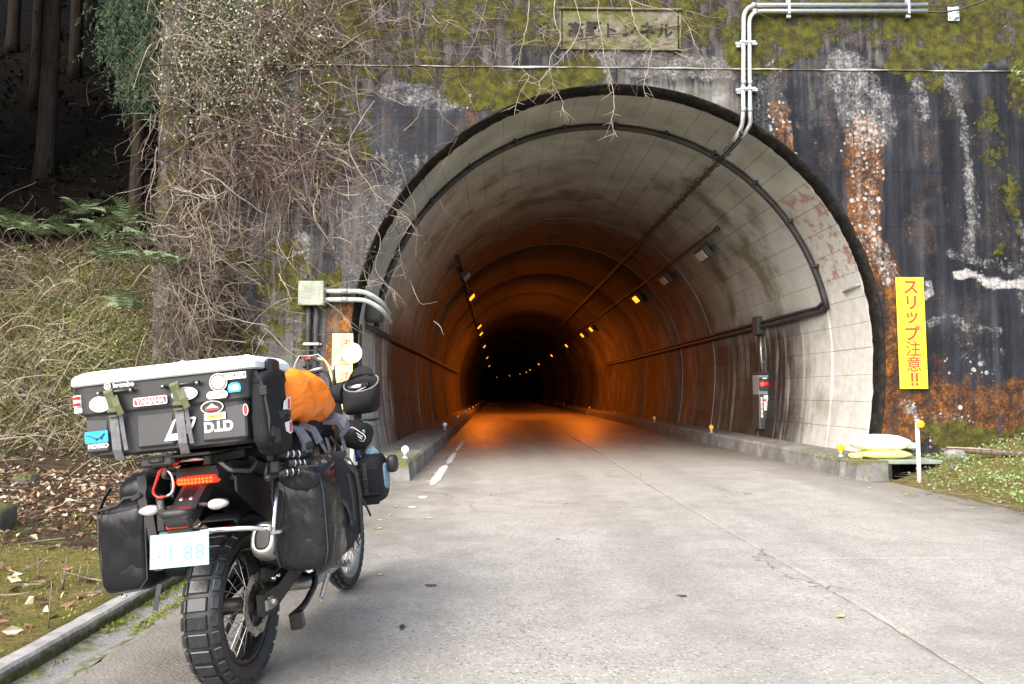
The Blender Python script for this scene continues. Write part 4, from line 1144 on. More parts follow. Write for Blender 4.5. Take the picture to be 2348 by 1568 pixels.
mb = MB(); mb.box((0, -.178, .21), (.23, .012, .38), bev=.004); mb.build('cover_plate', M_blackbox, jb2)
mb = MB(); mb.tube([(.0, -.02, 0), (.0, -.02, -.4), (.03, -.02, -.9)], .026, 10); pp = mb.build('down_pipe', M_galv, jb2)
for z in (-.25, -.62):
    mb = MB(); mb.box((.02, -.02, z), (.07, .10, .022), bev=.003); mb.build('pipe_clamp', M_galvd, jb2)

# ---- sodium lamps under the vault
SOD = (1.0, .20, .014)
M_lens_on = glow('lit_sodium_lens', (1.0, .27, .015), .9)
M_lens_off = plain('unlit_lamp_glass', (.55, .57, .60), .25, var=.15, scale=20)
M_house = plain('lamp_housing', (.045, .043, .042), .6, var=.3, dirt=.3)
def lamp(side, y, lit, energy, label):
    x0 = (5.0 if side > 0 else -.88) - AX
    ax = axis(y) - AX
    z0 = 4.58
    o = thing('tunnel_lamp', (AX + x0 + ax, y, z0), label, 'lamp', 'lamps along the tunnel vault')
    d = nrm((-x0 * .75, 0, CZ - z0 + .6)); u = np.array((0, 1.0, 0)); s_ = np.cross(d, u)
    Rm = np.stack([s_, u, d], 1)
    mb = MB(); mb.box(-d * .03, (.34, .78, .15), Rm, .025, taper=(.88, .94)); mb.build('housing', M_house, o)
    ln = MB(); ln.box(d * .058, (.24, .60, .03), Rm, .012); ln.build('lens', M_lens_on if lit else M_lens_off, o)
    br = MB()
    for k in (-1, 1):
        a = np.array((0, k * .2, 0)) - d * .08; br.cyl(a, a - d * .32, .014, n=6)
    br.build('bracket', M_house, o)
    if lit and energy > 0:
        ld = bpy.data.lights.new('sodium_light', 'AREA'); ld.shape = 'RECTANGLE'; ld.size = .16; ld.size_y = .46; ld.energy = energy; ld.color = SOD
        lo = bpy.data.objects.new('sodium_light', ld); col.objects.link(lo); lo.parent = o
        lo.location = d * .09; lo.rotation_euler = Vector(d).to_track_quat('-Z', 'Y').to_euler()
    return o
ORD = ['nearest', 'second', 'third', 'fourth', 'fifth', 'sixth', 'seventh', 'eighth', 'ninth', 'tenth', 'eleventh', 'twelfth', 'thirteenth']
lamp(1, 17.6, False, 0, 'unlit lamp on right vault nearest to the tunnel mouth')
lamp(1, 21.6, False, 0, 'unlit lamp on right vault just before the first glowing one')
lamp(-1, 21.0, False, 0, 'unlit lamp on the left vault of the tunnel')
for i, (y, e) in enumerate([(26, 12), (38.5, 85), (42.5, 75), (52, 16), (66, 6), (86, 5), (108, 0), (120, 0), (132, 0), (146, 0), (160, 0), (176, 0)]):
    lamp(1, y, True, e, f'{ORD[i]} glowing orange lamp along the right side of the vault')
for i, (y, e) in enumerate([(25.5, 16), (37, 115), (41.5, 85), (53, 14), (70, 6), (92, 5)]):
    lamp(-1, y, True, e, f'{ORD[i]} glowing orange lamp along the left side of the vault')
lc = thing('lamp_conduit', (5.0, 16.0, 4.8), 'dark conduit with end fitting feeding the right row of lamps', 'conduit')
mb = MB(); mb.tube([arch_at(44.5, RAD - .10, y) for y in np.linspace(16.2, 60, 12)], .028, 8); mb.build('conduit_tube', M_blackpipe, lc, world=True)
p0 = arch_at(44.5, RAD - .10, 16.15); mb = MB(); mb.box(p0, (.10, .24, .10), rotm('Y', R(45)), .015); mb.build('end_fitting', M_blackbox, lc, world=True)
lc2 = thing('lamp_conduit', (-1.0, 18.0, 4.8), 'dark conduit feeding the left row of lamps', 'conduit')
mb = MB(); mb.tube([arch_at(136.5, RAD - .10, y) for y in np.linspace(19.5, 60, 12)], .032, 8); mb.build('conduit_tube', M_blackpipe, lc2, world=True)
p0 = arch_at(136.5, RAD - .10, 19.4); mb = MB(); mb.box(p0, (.10, .24, .10), rotm('Y', R(45)), .015); mb.build('end_fitting', M_blackbox, lc2, world=True)

# ---- galvanised conduits on the upper right of the portal
gp = thing('conduit_pair', tuple(on_wall(1705, 290, .10)), 'pair of bright galvanised pipes bent down the portal wall into the arch', 'conduit')
outer = [on_wall(2125, 12, .09), on_wall(1704, 12, .09), on_wall(1703, 262, .09), on_wall(1703, 292, .02) + np.array((-.02, 0, 0)), on_wall(1690, 318, .0) + np.array((-.03, .12, .0))]
inner = [on_wall(2125, 26, .09), on_wall(1717, 26, .09), on_wall(1719, 262, .09), on_wall(1720, 285, .04), on_wall(1705, 312, .0) + np.array((-.01, .10, .0))]
for k, q in enumerate((outer, inner)):
    mb = MB(); mb.tube(bend(q, .26 if k == 0 else .22, 8), .036, 12, caps=True); pp = mb.build('galvanised_pipe', M_galv, gp, world=True)
    for (x, y) in (((1730 if k else 1728), (26 if k else 12)), ((1719 if k else 1704), 190), ((1719 if k else 1704), 252)):
        c0 = on_wall(x, y, .09); hor = y < 100
        dv = np.array((.06, 0, 0)) if hor else np.array((0, 0, .06))
        mb = MB(); mb.cyl(c0 - dv * .7, c0 + dv * .7, .041, n=12); me_o = mb.build('coupling', M_galvd, pp, world=False)
        me_o.data.transform(Matrix.Translation(-Vector(gp.location)))
for (x, y, hor) in ((1805, 19, 1), (2078, 19, 1), (1710, 101, 0), (1711, 207, 0)):
    c0 = on_wall(x, y, .05); mb = MB()
    if hor: mb.box(c0, (.05, .05, .34), bev=.004); mb.box(c0 + np.array((0, -.075, 0)), (.04, .012, .26), bev=.003); mb.box(c0 + np.array((0, -.03, -.16)), (.07, .04, .05), bev=.004)
    else: mb.box(c0, (.36, .05, .05), bev=.004); mb.box(c0 + np.array((0, -.085, 0)), (.26, .012, .04), bev=.003); mb.box(c0 + np.array((-.13, .01, -.04)), (.07, .06, .05), bev=.004)
    mb.build('pipe_bracket', M_galvd, gp, world=True)
for k, (p0, q0_) in enumerate(((12, -40), (26, -30))):
    mb = MB(); mb.tube([on_wall(2120, p0, .09), on_wall(2160, p0 + 3, .10), on_wall(2200, p0 - 4, .16), on_wall(2290, p0 - 36, .3), on_wall(2420, p0 - 120, .5)], .014 if k else .007, 6); mb.build('cable', M_blackpipe, gp, world=True)
an = thing('cable_anchor', tuple(on_wall(2186, 46, .03)), 'small galvanised anchor plate on mossy wall under the cable', 'bracket')
mb = MB(); mb.box((0, 0, .1), (.19, .02, .24), bev=.004); mb.build('plate', M_galv, an)
mb = MB(); mb.box((.02, -.04, .10), (.05, .08, .19), bev=.006); mb.build('channel', M_galv, an)
for sx in (-1, 1):
    b = MB(); b.lathe([(0, .012), (.010, .01), (.013, 0)], (sx * .07, -.012, .03), (0, -1, 0), 6); b.build('bolt', M_bolt, an)
tb = thing('pipe_stub', tuple(on_wall(1945, 662, .05)), 'short grey tube lying on the white ring near the right springing', 'pipe')
tb.location = (AX + hw(3.0) - .03, 12.3, 2.98)
mb = MB(); mb.tube([(0, -.25, .06), (0, .30, .0)], .022, 8); mb.build('tube', M_galvd, tb)

# ---- kerb reflectors
M_refw = plain('white_reflector', (.80, .82, .84), .25, var=.1, scale=40)
M_refy = plain('amber_reflector', (.90, .48, .01), .25, var=.1, scale=40)
M_refpost = plain('reflector_stub', (.45, .45, .43), .5, .3, dirt=.3)
def reflector(x, y, z, mat, label, r=.055):
    o = thing('kerb_reflector', (x, y, z), label, 'reflector', 'round reflectors along the kerbs')
    mb = MB(); mb.lathe([(0.045, 0), (.045, .012), (.026, .02), (.026, .05), (.032, .055), (.032, .075), (.02, .085)], (0, 0, 0), (0, 0, 1), 14); mb.build('stub', M_refpost, o)
    mb = MB(); mb.lathe([(0, -.022), (r * .9, -.022), (r, -.016), (r, .016), (r * .9, .022), (0, .022)], (0, 0, .075 + r), (0, 1, 0), 22); d = mb.build('reflector_disc', mat, o)
    mb = MB(); mb.lathe([(0, -.027), (r * .35, -.026), (r * .8, -.0215)], (0, 0, .075 + r), (0, 1, 0), 8, smooth=False); mb.build('facet', mat, d)
    return o
LW = ['nearest', 'second', 'third', 'fourth', 'fifth', 'sixth', 'seventh', 'eighth', 'ninth', 'tenth']
for i, y in enumerate([11.2, 19.8, 26.5, 33, 38, 44, 50, 57, 66, 78]):
    reflector(-1.36, y, KZ, M_refw, f'{LW[i]} white round reflector on the left tunnel kerb')
for i, y in enumerate([11.35, 18.2, 24.8, 33, 42, 58, 66, 76]):
    reflector(5.30, y, KZ, M_refy, f'{LW[i]} amber round reflector on the right tunnel kerb')
def post(x, y, h, mat, label, z0=0.0):
    o = thing('delineator_post', (x, y, z0), label, 'post', 'slim roadside delineator posts')
    mb = MB(); mb.cyl((0, 0, -.25), (0, 0, h), .028, n=12); mb.build('pole', plain('weathered_white_pole', (.62, .61, .55), .55, var=.2, scale=9, dirt=.4), o)
    mb = MB(); mb.lathe([(.033, 0), (.036, .012), (.03, .03), (0, .036)], (0, 0, h - .02), (0, 0, 1), 12); mb.build('cap', M_refpost, o)
    mb = MB(); mb.lathe([(0, -.05), (.045, -.048), (.052, -.04), (.052, -.015), (.045, -.012), (0, -.01)], (.012, -.03, h - .055), (0, 1, 0), 22); mb.build('reflector_disc', mat, o)
    return o
post(5.83, 10.17, .87, M_refy, 'slim white post with amber round reflector beside the culvert opening', .0)
post(-2.02, 10.5, .82, M_refw, 'slim post with white round reflector left of the road near portal', .03)
# ================================================================== vegetation
def bark(name, c0, c1, s=8):
    t = NT(name, .9, 0, .1); p = t.obj()
    n = t.noise(t.map(p, scale=(1, 1, .12)), s, 5, .7)
    t.color(t.ramp(n, [(.3, c0), (.7, c1)])); t.bump(n, .8, .03); return t.mat
M_bark = bark('cedar_bark', (.014, .010, .008), (.046, .036, .028), 14)
def twig_mat(name, c0, c1, c2):
    t = NT(name, .85, 0, .2); p = t.pos()
    t.color(t.ramp(t.noise(p, 2.3, 4, .7), [(.3, c0), (.5, c1), (.7, c2)])); return t.mat
M_vine = twig_mat('bare_vine_bark', (.055, .040, .030), (.165, .128, .10), (.32, .27, .22))
M_vine2 = twig_mat('purplish_dry_twig', (.045, .028, .027), (.13, .088, .082), (.25, .19, .17))
M_bram = twig_mat('dry_bramble_stem', (.11, .085, .050), (.31, .26, .175), (.54, .49, .38))
M_pale = twig_mat('pale_bare_shoot', (.20, .165, .12), (.34, .295, .225), (.47, .43, .35))
M_darkvine = twig_mat('dark_thick_vine', (.025, .02, .015), (.05, .04, .03), (.09, .07, .05))
def leaf_mat(name, c0, c1, c2, rough=.5, trans=.0):
    t = NT(name, rough, 0, .05 if rough > .75 else .35); p = t.pos()
    t.color(t.ramp(t.noise(p, 9, 3, .7), [(.3, c0), (.5, c1), (.7, c2)])); return t.mat
M_leafpale = leaf_mat('pale_glossy_leaf', (.12, .16, .07), (.27, .31, .19), (.50, .53, .42), .32)
M_fern = leaf_mat('fern_green', (.09, .13, .06), (.19, .25, .13), (.34, .41, .26), .5)
M_cedar = leaf_mat('cedar_foliage', (.015, .034, .025), (.035, .075, .055), (.07, .13, .10), .6)
M_cyp = leaf_mat('cypress_spray', (.020, .040, .020), (.050, .092, .044), (.11, .165, .085), .6)
M_litter = leaf_mat('dead_leaves', (.06, .028, .016), (.17, .085, .045), (.42, .31, .20), .55)
M_litter2 = leaf_mat('bleached_dead_leaves', (.20, .17, .10), (.42, .36, .24), (.60, .55, .42), .55)
M_clover = leaf_mat('ground_plant_green', (.06, .10, .03), (.16, .235, .085), (.33, .41, .19), .5)
M_mosst = leaf_mat('moss_tuft', (.08, .068, .022), (.20, .175, .055), (.33, .30, .12), .9)

def leaves_np(P, D, size, w=.5, fold=.25):
    """P (n,3) bases, D (n,3) directions, size (n,) -> folded two-quad leaves"""
    n = len(P); D = D / (np.linalg.norm(D, axis=1, keepdims=True) + 1e-9)
    ref = rng.normal(size=(n, 3)); S = np.cross(D, ref); S /= np.linalg.norm(S, axis=1, keepdims=True) + 1e-9
    N = np.cross(S, D); sz = size[:, None]
    a = P; b = P + D * sz * .5 + S * sz * w * .5 + N * sz * fold * .3; c = P + D * sz; d = P + D * sz * .5 - S * sz * w * .5 + N * sz * fold * .3
    m = P + D * sz * .5
    V = np.stack([a, b, c, d, m], 1).reshape(-1, 3)
    k = np.arange(n)[:, None] * 5
    F = np.concatenate([k + np.array([[0, 1, 2, 4]]), k + np.array([[0, 4, 2, 3]])])
    return V, F
def add_stuff(name, V, F, mat, label, cat):
    return tag(link(name, np_mesh(name, V, F, mat)), label, cat, kind='stuff')

# ---- wandering stems
def wander(start, d0, length, step, jit, pull=None, grav=0.0, seed=0):
    n = max(4, int(length / step)); P = np.empty((n, 3)); p = np.array(start, float); d = nrm(d0)
    r = random.Random(seed)
    ph = [r.uniform(0, 6.28) for _ in range(3)]; fr = [r.uniform(.5, 1.6) for _ in range(3)]
    for i in range(n):
        P[i] = p
        s_ = i * step
        d = d + jit * np.array([math.sin(s_ * 5 * fr[k] + ph[k]) * .6 + r.gauss(0, .7) for k in range(3)]) * step * 3
        d[2] += grav * step
        if pull is not None: d = d + pull(p) * step
        d = nrm(d); p = p + d * step
    return P
def wall_pull(depth):
    """keeps a stem within a thin mat in front of the wall"""
    def f(p):
        t_ = WALL_Y - p[1]
        return np.array((0, (-2.5 if t_ < .03 else (1.5 if t_ > depth else 0)), 0))
    return f
def stems(specs):
    polys = []; rads = []
    for P, r0, r1 in specs:
        n = len(P); polys.append(P); rads.append(np.linspace(r0, r1, n))
    return tubes_np(polys, rads, 3)
# vine curtain on the left of the portal wall; thins out to the right and downward
def vine_density(px, py):
    d = 0.0
    d += 1.0 * math.exp(-((px - 600) / 150) ** 2 - ((py - 350) / 110) ** 2)
    d += .85 * math.exp(-((px - 520) / 140) ** 2 - ((py - 130) / 170) ** 2)
    d += .42 * math.exp(-((px - 700) / 150) ** 2 - ((py - 60) / 110) ** 2)
    d += .10 * math.exp(-((px - 980) / 200) ** 2 - ((py - 30) / 60) ** 2)
    d += .50 * math.exp(-((px - 430) / 90) ** 2 - ((py - 600) / 160) ** 2)
    d += .55 * math.exp(-((px - 440) / 80) ** 2 - ((py - 740) / 130) ** 2)
    d += .09 * math.exp(-((px - 700) / 170) ** 2 - ((py - 540) / 200) ** 2)
    return min(d * (.55 + .9 * abs(noise.noise(Vector((px * .011, py * .011, 3))))), 1)
sp1 = []; sp2 = []; sp3 = []
k = 0
while len(sp1) + len(sp2) + len(sp3) < 2700:
    px, py = random.uniform(330, 1250), random.uniform(-60, 820); k += 1
    if random.random() > vine_density(px, py): continue
    dn = vine_density(px, py); front = .42 if px < 470 else 0.0
    thick = .10 + .50 * dn + front
    p = atY(px, py, WALL_Y - front * random.uniform(.6, 1) - random.uniform(.02, thick - front))
    ang = random.gauss(-1.2, 1.3); d = (math.cos(ang), random.gauss(0, .3), math.sin(ang))
    L = random.choice([.25, .4, .6, .8, 1.1, 1.6]) * random.uniform(.7, 1.2)
    P = wander(p, d, L, .05, random.uniform(.35, 1.25), wall_pull(thick), random.uniform(-.6, .05), k)
    r0 = random.choice([.003, .0035, .004, .005, .006, .010])
    purple = math.exp(-((px - 640) / 140) ** 2 - ((py - 380) / 110) ** 2)
    q = random.random()
    (sp2 if q < purple * .8 else (sp3 if q > .93 else sp1)).append((P, r0, r0 * .35))
for i in range(600):
    px, py = random.uniform(345, 500), (random.uniform(-60, 860) if i % 3 else random.uniform(420, 880))
    p = atY(px, py, WALL_Y - .24 - random.uniform(0, .35)); ang = random.gauss(-1.3, 1.1)
    P = wander(p, (math.cos(ang), random.gauss(-.1, .25), math.sin(ang)), random.uniform(.3, 1.3), .05, random.uniform(.4, 1.2), lambda q: np.array((0, -2.5 if q[1] > WALL_Y - .24 else (1.2 if q[1] < WALL_Y - .8 else 0), 0)), random.uniform(-.5, 0), 70000 + i)
    r0 = random.choice([.003, .004, .005, .007, .012]); random.choice([sp1, sp1, sp2, sp3]).append((P, r0, r0 * .35))
V, F = stems(sp3); add_stuff('pale_vine_shoots', V, F, M_pale, 'paler young shoots running through the vines on the left portal wall', 'vines')
V, F = stems(sp1); add_stuff('vine_curtain', V, F, M_vine, 'tangle of bare brown vines hanging over the left of the portal wall', 'vines')
V, F = stems(sp2); add_stuff('dry_twig_mass', V, F, M_vine2, 'dense purplish mass of dry twigs hanging on the left portal wall', 'vines')
sp = []
for i in range(46):
    px, py = random.uniform(430, 980), random.uniform(-120, 260)
    if vine_density(px, max(py, 0)) < .12: continue
    P = wander(atY(px, py, WALL_Y - random.uniform(.05, .45)), (random.gauss(0, .5), 0, -1), random.uniform(1.2, 3.2), .07, .55, wall_pull(.5), -.12, 90000 + i); sp.append((P, random.uniform(.010, .019), .005))
V, F = stems(sp); add_stuff('main_vine_stems', V, F, twig_mat('brown_vine_stem', (.035, .026, .02), (.08, .06, .045), (.15, .115, .09)), 'thicker dark main stems carrying the vine tangle on the left', 'vines')
# pale little leaves among the vines, mostly by the pilaster
P = []; 
while len(P) < 3200:
    px, py = random.uniform(365, 760), random.uniform(-30, 330)
    w = math.exp(-((px - 480) / 100) ** 2) * (math.exp(-((py - 110) / 120) ** 2)) + .12 * math.exp(-((px - 640) / 120) ** 2)
    if random.random() < w: P.append(atY(px + random.gauss(0, 6), py, WALL_Y - .30 - random.uniform(0, .55) * (1 if px < 450 else .6)))
P = np.array(P); D = rng.normal(size=P.shape) + np.array((0, -.6, -.3))
V, F = leaves_np(P, D, rng.uniform(.03, .065, len(P)), .6); add_stuff('vine_leaves', V, F, M_leafpale, 'small pale glossy leaves among the vines by the pilaster', 'leaves')
P = []
while len(P) < 1800:
    px, py = random.uniform(400, 1050), random.uniform(-30, 600)
    if random.random() < vine_density(px, py): P.append(atY(px, py, WALL_Y - random.uniform(.05, .5)))
P = np.array(P); V, F = leaves_np(P, rng.normal(size=P.shape) + np.array((0, -.4, -.9)), rng.uniform(.03, .07, len(P)), .5, .6); add_stuff('dead_vine_leaves', V, F, M_litter, 'shrivelled brown leaves hanging in the vine curtain on the left', 'leaves')
# creeping thin twigs over the mossy strip above the ledge
sp = []
for i in range(360):
    px, py = random.uniform(700, 1660), random.uniform(-40, 135)
    p = atY(px, py, WALL_Y - random.uniform(.02, .09)); ang = random.uniform(-3.4, .3)
    sp.append((wander(p, (math.cos(ang), 0, math.sin(ang) * .7), random.uniform(.3, 1.1), .05, .6, wall_pull(.08), -.1, 5000 + i), random.choice([.003, .004, .005]), .0015))
V, F = stems(sp); add_stuff('creeping_twigs', V, F, M_vine, 'thin dead creepers netting the mossy wall above the ledge', 'vines')

# individual hanging shoots over the arch
def shoot(path_px, off, label, r0=.010, mat=M_pale, twigs=12, seed=0, grp='bare shoots hanging over the arch'):
    pts = [atY(x, y, WALL_Y - off - .02 * i) for i, (x, y) in enumerate(path_px)]
    # smooth by Catmull-Rom
    Q = []
    for i in range(len(pts) - 1):
        p0, p1, p2, p3 = pts[max(i - 1, 0)], pts[i], pts[i + 1], pts[min(i + 2, len(pts) - 1)]
        for s_ in np.linspace(0, 1, 7)[:-1]:
            Q.append(.5 * ((2 * p1) + (-p0 + p2) * s_ + (2 * p0 - 5 * p1 + 4 * p2 - p3) * s_ ** 2 + (-p0 + 3 * p1 - 3 * p2 + p3) * s_ ** 3))
    Q.append(pts[-1]); Q = np.array(Q) + np.random.default_rng(seed).normal(0, .006, (len(Q), 3))
    o = thing('hanging_shoot', tuple(Q[0]), label, 'vine', grp)
    r0 = r0 * .72; twigs = int(twigs * 1.4)
    V, F = tubes_np([Q], [np.linspace(r0, r0 * .4, len(Q))], 6)
    link('stem', np_mesh('stem', V - Q[0], F, mat, smooth=True), o)
    r = random.Random(seed)
    for j in range(twigs):
        i = r.randint(len(Q) // 4, len(Q) - 2); a = r.uniform(0, 6.28)
        L = r.uniform(.12, .42)
        P = wander(Q[i], (math.cos(a), r.gauss(-.15, .2), math.sin(a) * .6 - .7), L, .03, .7, None, -.4, seed * 100 + j)
        V, F = tubes_np([P], [np.linspace(r0 * .5, .0014, len(P))], 4)
        link('twig', np_mesh('twig', V - Q[0], F, mat, smooth=True), o)
    return o
shoot([(1215, -20), (1208, 60), (1195, 110), (1190, 150), (1212, 175), (1190, 215), (1178, 265)], .18, 'leftmost pale bare shoot dangling left of the arch crown', .009, seed=1)
shoot([(1275, -20), (1270, 40), (1285, 90), (1260, 140), (1268, 190), (1290, 235), (1282, 270)], .20, 'pale bare shoot dangling just left of the name plate', .009, seed=2)
shoot([(1372, -20), (1370, 40), (1380, 85), (1385, 130), (1400, 180), (1408, 240), (1402, 280), (1415, 315)], .34, 'longest pale shoot hanging in front of the arch crown with brushy tip', .010, twigs=16, seed=3)
shoot([(1440, -20), (1448, 25), (1462, 70), (1492, 105), (1487, 150), (1476, 195), (1480, 225)], .24, 'pale bare shoot crossing the right half of the name plate', .009, twigs=9, seed=4)
shoot([(1420, -10), (1490, 15), (1540, 25), (1575, 55), (1590, 95), (1612, 140), (1622, 185)], .24, 'pale shoot arching right past the end of the name plate', .009, twigs=9, seed=5)
shoot([(1310, -20), (1330, 60), (1300, 120), (1255, 165), (1235, 195), (1255, 205), (1285, 210)], .28, 'pale forked shoot hooking left over the white lime band', .008, seed=6)
shoot([(1120, -10), (1080, 110), (1015, 190), (1010, 260), (1050, 300), (1030, 350), (1000, 410)], .16, 'long greenish bare runner hanging beside the left haunch of the arch', .007, M_vine, 10, 7)
shoot([(860, 230), (800, 330), (850, 430), (905, 480), (940, 510), (915, 560), (930, 640)], .40, 'bare branching runner hanging before the left edge of the arch', .008, M_pale, 18, 8)
shoot([(640, 640), (700, 670), (800, 645), (880, 650), (905, 690)], .42, 'thin bare runner arching across the cable box pipes', .006, M_pale, 10, 9)
shoot([(560, 760), (640, 690), (740, 690), (800, 740), (812, 800)], .36, 'thin bare runner drooping below the cable box', .006, M_pale, 10, 10)
shoot([(720, 330), (780, 370), (820, 380), (850, 430), (862, 440)], .14, 'dark curled tendril on the pale wall left of the arch', .008, M_darkvine, 4, 11)
shoot([(1090, 150), (1030, 180), (950, 150), (800, 190), (700, 270)], .06, 'dark thick creeper slanting below the ledge on the left', .014, M_darkvine, 5, 12)
shoot([(1560, 60), (1400, 80), (1280, 100), (1200, 118), (1090, 150)], .05, 'dark creeper crossing the wall under the name plate', .012, M_darkvine, 5, 13)

# ---- brambles on the bank
def ground_z(x, y): return h_ground(x, y) if y < 12.24 else h_hill(x, y)
sp = []; spv = []
for i in range(3900):
    x = random.uniform(-11.5, -3.4); y = random.uniform(9.9, 13.6) if x < -5.4 else random.uniform(9.9, 11.6)
    if x > -5.0 and random.random() < .35: continue
    cl_ = nz(x, y, .85, 51)
    if cl_ < -.05 and random.random() < .8: continue
    z = ground_z(x, y)
    d = (random.gauss(.15, .6), random.gauss(-.5, .5), random.uniform(.4, 1.4))
    L = random.uniform(.4, 1.3) * (1 + 1.1 * max(0, cl_))
    P = wander((x, y, z - .03), d, L, .07, .5, (lambda p: np.array((0, -3. if p[1] > 11.5 and p[0] > -5.4 else 0, 0))), -.85, 9000 + i)
    r0 = random.choice([.004, .005, .007, .009, .013]); sp.append((P, r0, r0 * .3))
for i in range(700):       # finer, drooping grassy straw on the lower bank
    x = random.uniform(-10.5, -3.8); y = random.uniform(9.6, 11.4); z = ground_z(x, y) + random.uniform(0, .5)
    P = wander((x, y, z), (random.gauss(0, .6), random.gauss(-.5, .3), random.gauss(.1, .5)), random.uniform(.3, .9), .06, .4, None, -1.3, 19000 + i)
    sp.append((P, .004, .0015))
random.shuffle(sp); cut = int(len(sp) * .68)
M_mossy = twig_mat('mossy_green_stem', (.06, .065, .02), (.15, .155, .05), (.28, .27, .12))
V, F = stems(sp[cut:]); add_stuff('mossy_stems', V, F, M_mossy, 'moss-covered green stems among the dry brambles on the bank', 'brambles')
V, F = stems(sp[:cut]); add_stuff('bramble_thicket', V, F, M_bram, 'dense thicket of dry bramble stems covering the bank on the left', 'brambles')
sp = []
for i in range(90):
    x = random.uniform(-11, -5.6); y = random.uniform(11.5, 13.8); z = ground_z(x, y)
    sp.append((wander((x, y, z), (random.gauss(.3, .7), random.gauss(-.2, .4), 1.3), random.uniform(1.0, 2.4), .09, .35, None, -.42, 29000 + i), random.choice([.006, .009, .012]), .002))
V, F = stems(sp); add_stuff('arching_canes', V, F, M_vine, 'arching bare canes rising from the bank against the dark forest', 'brambles')
# evergreen ground leaves and moss on the bank
P = []
while len(P) < 8500:
    x = random.uniform(-11.5, -3.7); y = random.uniform(9.8, 13.4)
    if x > -5.4 and y > 11.6: continue
    if nz(x, y, .9, 33) + .12 < random.random() * .5: continue
    P.append((x, y, ground_z(x, y) + .02 + .35 * random.random() ** 2))
P = np.array(P); D = rng.normal(size=P.shape) + np.array((0, -.5, .3)); V, F = leaves_np(P, D, rng.uniform(.03, .07, len(P)), .5); add_stuff('bank_greenery', V, F, leaf_mat('bank_leaf_green', (.08, .11, .03), (.19, .24, .08), (.36, .42, .19), .5), 'patches of small green leaves and moss showing through the brambles', 'plants')
# dark undergrowth on the forest floor
P = []
for i in range(5000):
    y = random.uniform(13.6, 34); x = random.uniform(-.95, -.30) * y; P.append((x, y, h_hill(x, y) + random.uniform(0, .45) * random.random()))
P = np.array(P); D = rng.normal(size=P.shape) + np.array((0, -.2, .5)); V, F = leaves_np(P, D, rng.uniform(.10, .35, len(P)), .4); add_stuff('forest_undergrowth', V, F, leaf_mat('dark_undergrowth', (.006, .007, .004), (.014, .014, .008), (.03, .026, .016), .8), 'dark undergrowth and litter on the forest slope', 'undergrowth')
sp = []
for i in range(260):
    y = random.uniform(14.5, 32); x = random.uniform(-.9, -.33) * y; a = random.uniform(0, 6.28)
    sp.append((wander((x, y, h_hill(x, y) + random.uniform(0, 3.5)), (math.cos(a), math.sin(a), random.gauss(.1, .4)), random.uniform(.6, 2.2), .12, .3, None, -.15, 81000 + i), random.choice([.006, .01, .016]), .003))
V, F = stems(sp); add_stuff('dead_branches', V, F, bark('dark_dead_branch', (.012, .009, .007), (.04, .03, .024)), 'dead lower branches criss-crossing between the cedar trunks', 'branches')
# small leaves and moss tufts on the bank
n = 2600
X = rng.uniform(-11, -3.6, n); Yb = rng.uniform(9.8, 13.2, n)
P = np.array([(x, y if (x < -5.4 or y < 11.6) else 11.5, ground_z(x, min(y, 11.6) if x > -5.4 else y) + random.uniform(.0, .55) * random.random()) for x, y in zip(X, Yb)])
V, F = leaves_np(P, rng.normal(size=P.shape) + np.array((0, -.3, -.5)), rng.uniform(.03, .075, n), .5); add_stuff('bank_dead_leaves', V, F, M_litter, 'curled brown dead leaves caught in the brambles on the bank', 'leaves')

# ---- ferns on the bank (fronds as parts)
def frond_mesh(L, n=13):
    Vs = []; Fs = []; ctr = []
    for i in range(n + 1):
        s_ = i / n; ctr.append(np.array((0, L * (s_ - .12 * s_ * s_), L * (.55 * s_ - .75 * s_ * s_))))
    for i in range(1, n):
        s_ = i / n; w = L * .26 * math.sin(math.pi * min(1, s_ * .93 + .12)) ** .8; c = ctr[i]; tdir = nrm(ctr[i + 1] - ctr[i])
        for sd in (-1, 1):
            side = np.array((sd, .35, -.12)); b = len(Vs); hl = L / n * .42
            Vs += [c - tdir * hl * .5, c + side * w * .55 - tdir * hl, c + side * w, c + side * w * .55 + tdir * hl * .6, c + tdir * hl * .5]
            Fs.append((b, b + 1, b + 3, b + 4)); Fs.append((b + 1, b + 2, b + 3, b + 3))
    mb = MB()
    for k in range(len(Fs)):
        pass
    mb.v = [tuple(v) for v in Vs]; mb.f = [tuple(dict.fromkeys(f)) for f in Fs]; mb.m = [0] * len(mb.f); mb.sm = [False] * len(mb.f)
    mb.tube(ctr, np.linspace(.004, .0015, n + 1), 3)
    me = mb.mesh('frond'); me.materials.append(M_fern); return me
FR = [frond_mesh(.50), frond_mesh(.66)]
fern_px = [(300, 495, 12.6, 'on top of the bank near the pilaster'), (235, 520, 12.4, 'among brambles left of the pilaster fern'), (190, 475, 12.9, 'high on the bank before the forest'), (80, 520, 12.4, 'on the far left of the bank'),
           (20, 505, 12.7, 'at the left picture edge on the bank'), (335, 540, 12.0, 'low beside the pilaster foot'), (150, 520, 12.5, 'in the middle of the bank top'), (380, 590, 11.4, 'in the vines below the pilaster'), (255, 575, 11.8, 'halfway down the bank under the others'), (290, 690, 11.0, 'small one low on the bank behind the box')]
for i, (px, py, y, wh) in enumerate(fern_px):
    p = atY(px, py, y - .5); y -= .5; zg = ground_z(p[0], y); o = thing('fern', (p[0], y, max(zg, p[2] - .12)), f'pale green fern {wh}', 'fern', 'ferns on the bank')
    for j in range(11):
        q = link('frond', FR[j % 2], o); a = j * 2.4 + i; q.rotation_euler = (R(random.uniform(5, 50)), R(random.uniform(-25, 25)), a); s_ = random.uniform(.7, 1.05); q.scale = (s_, s_, s_)

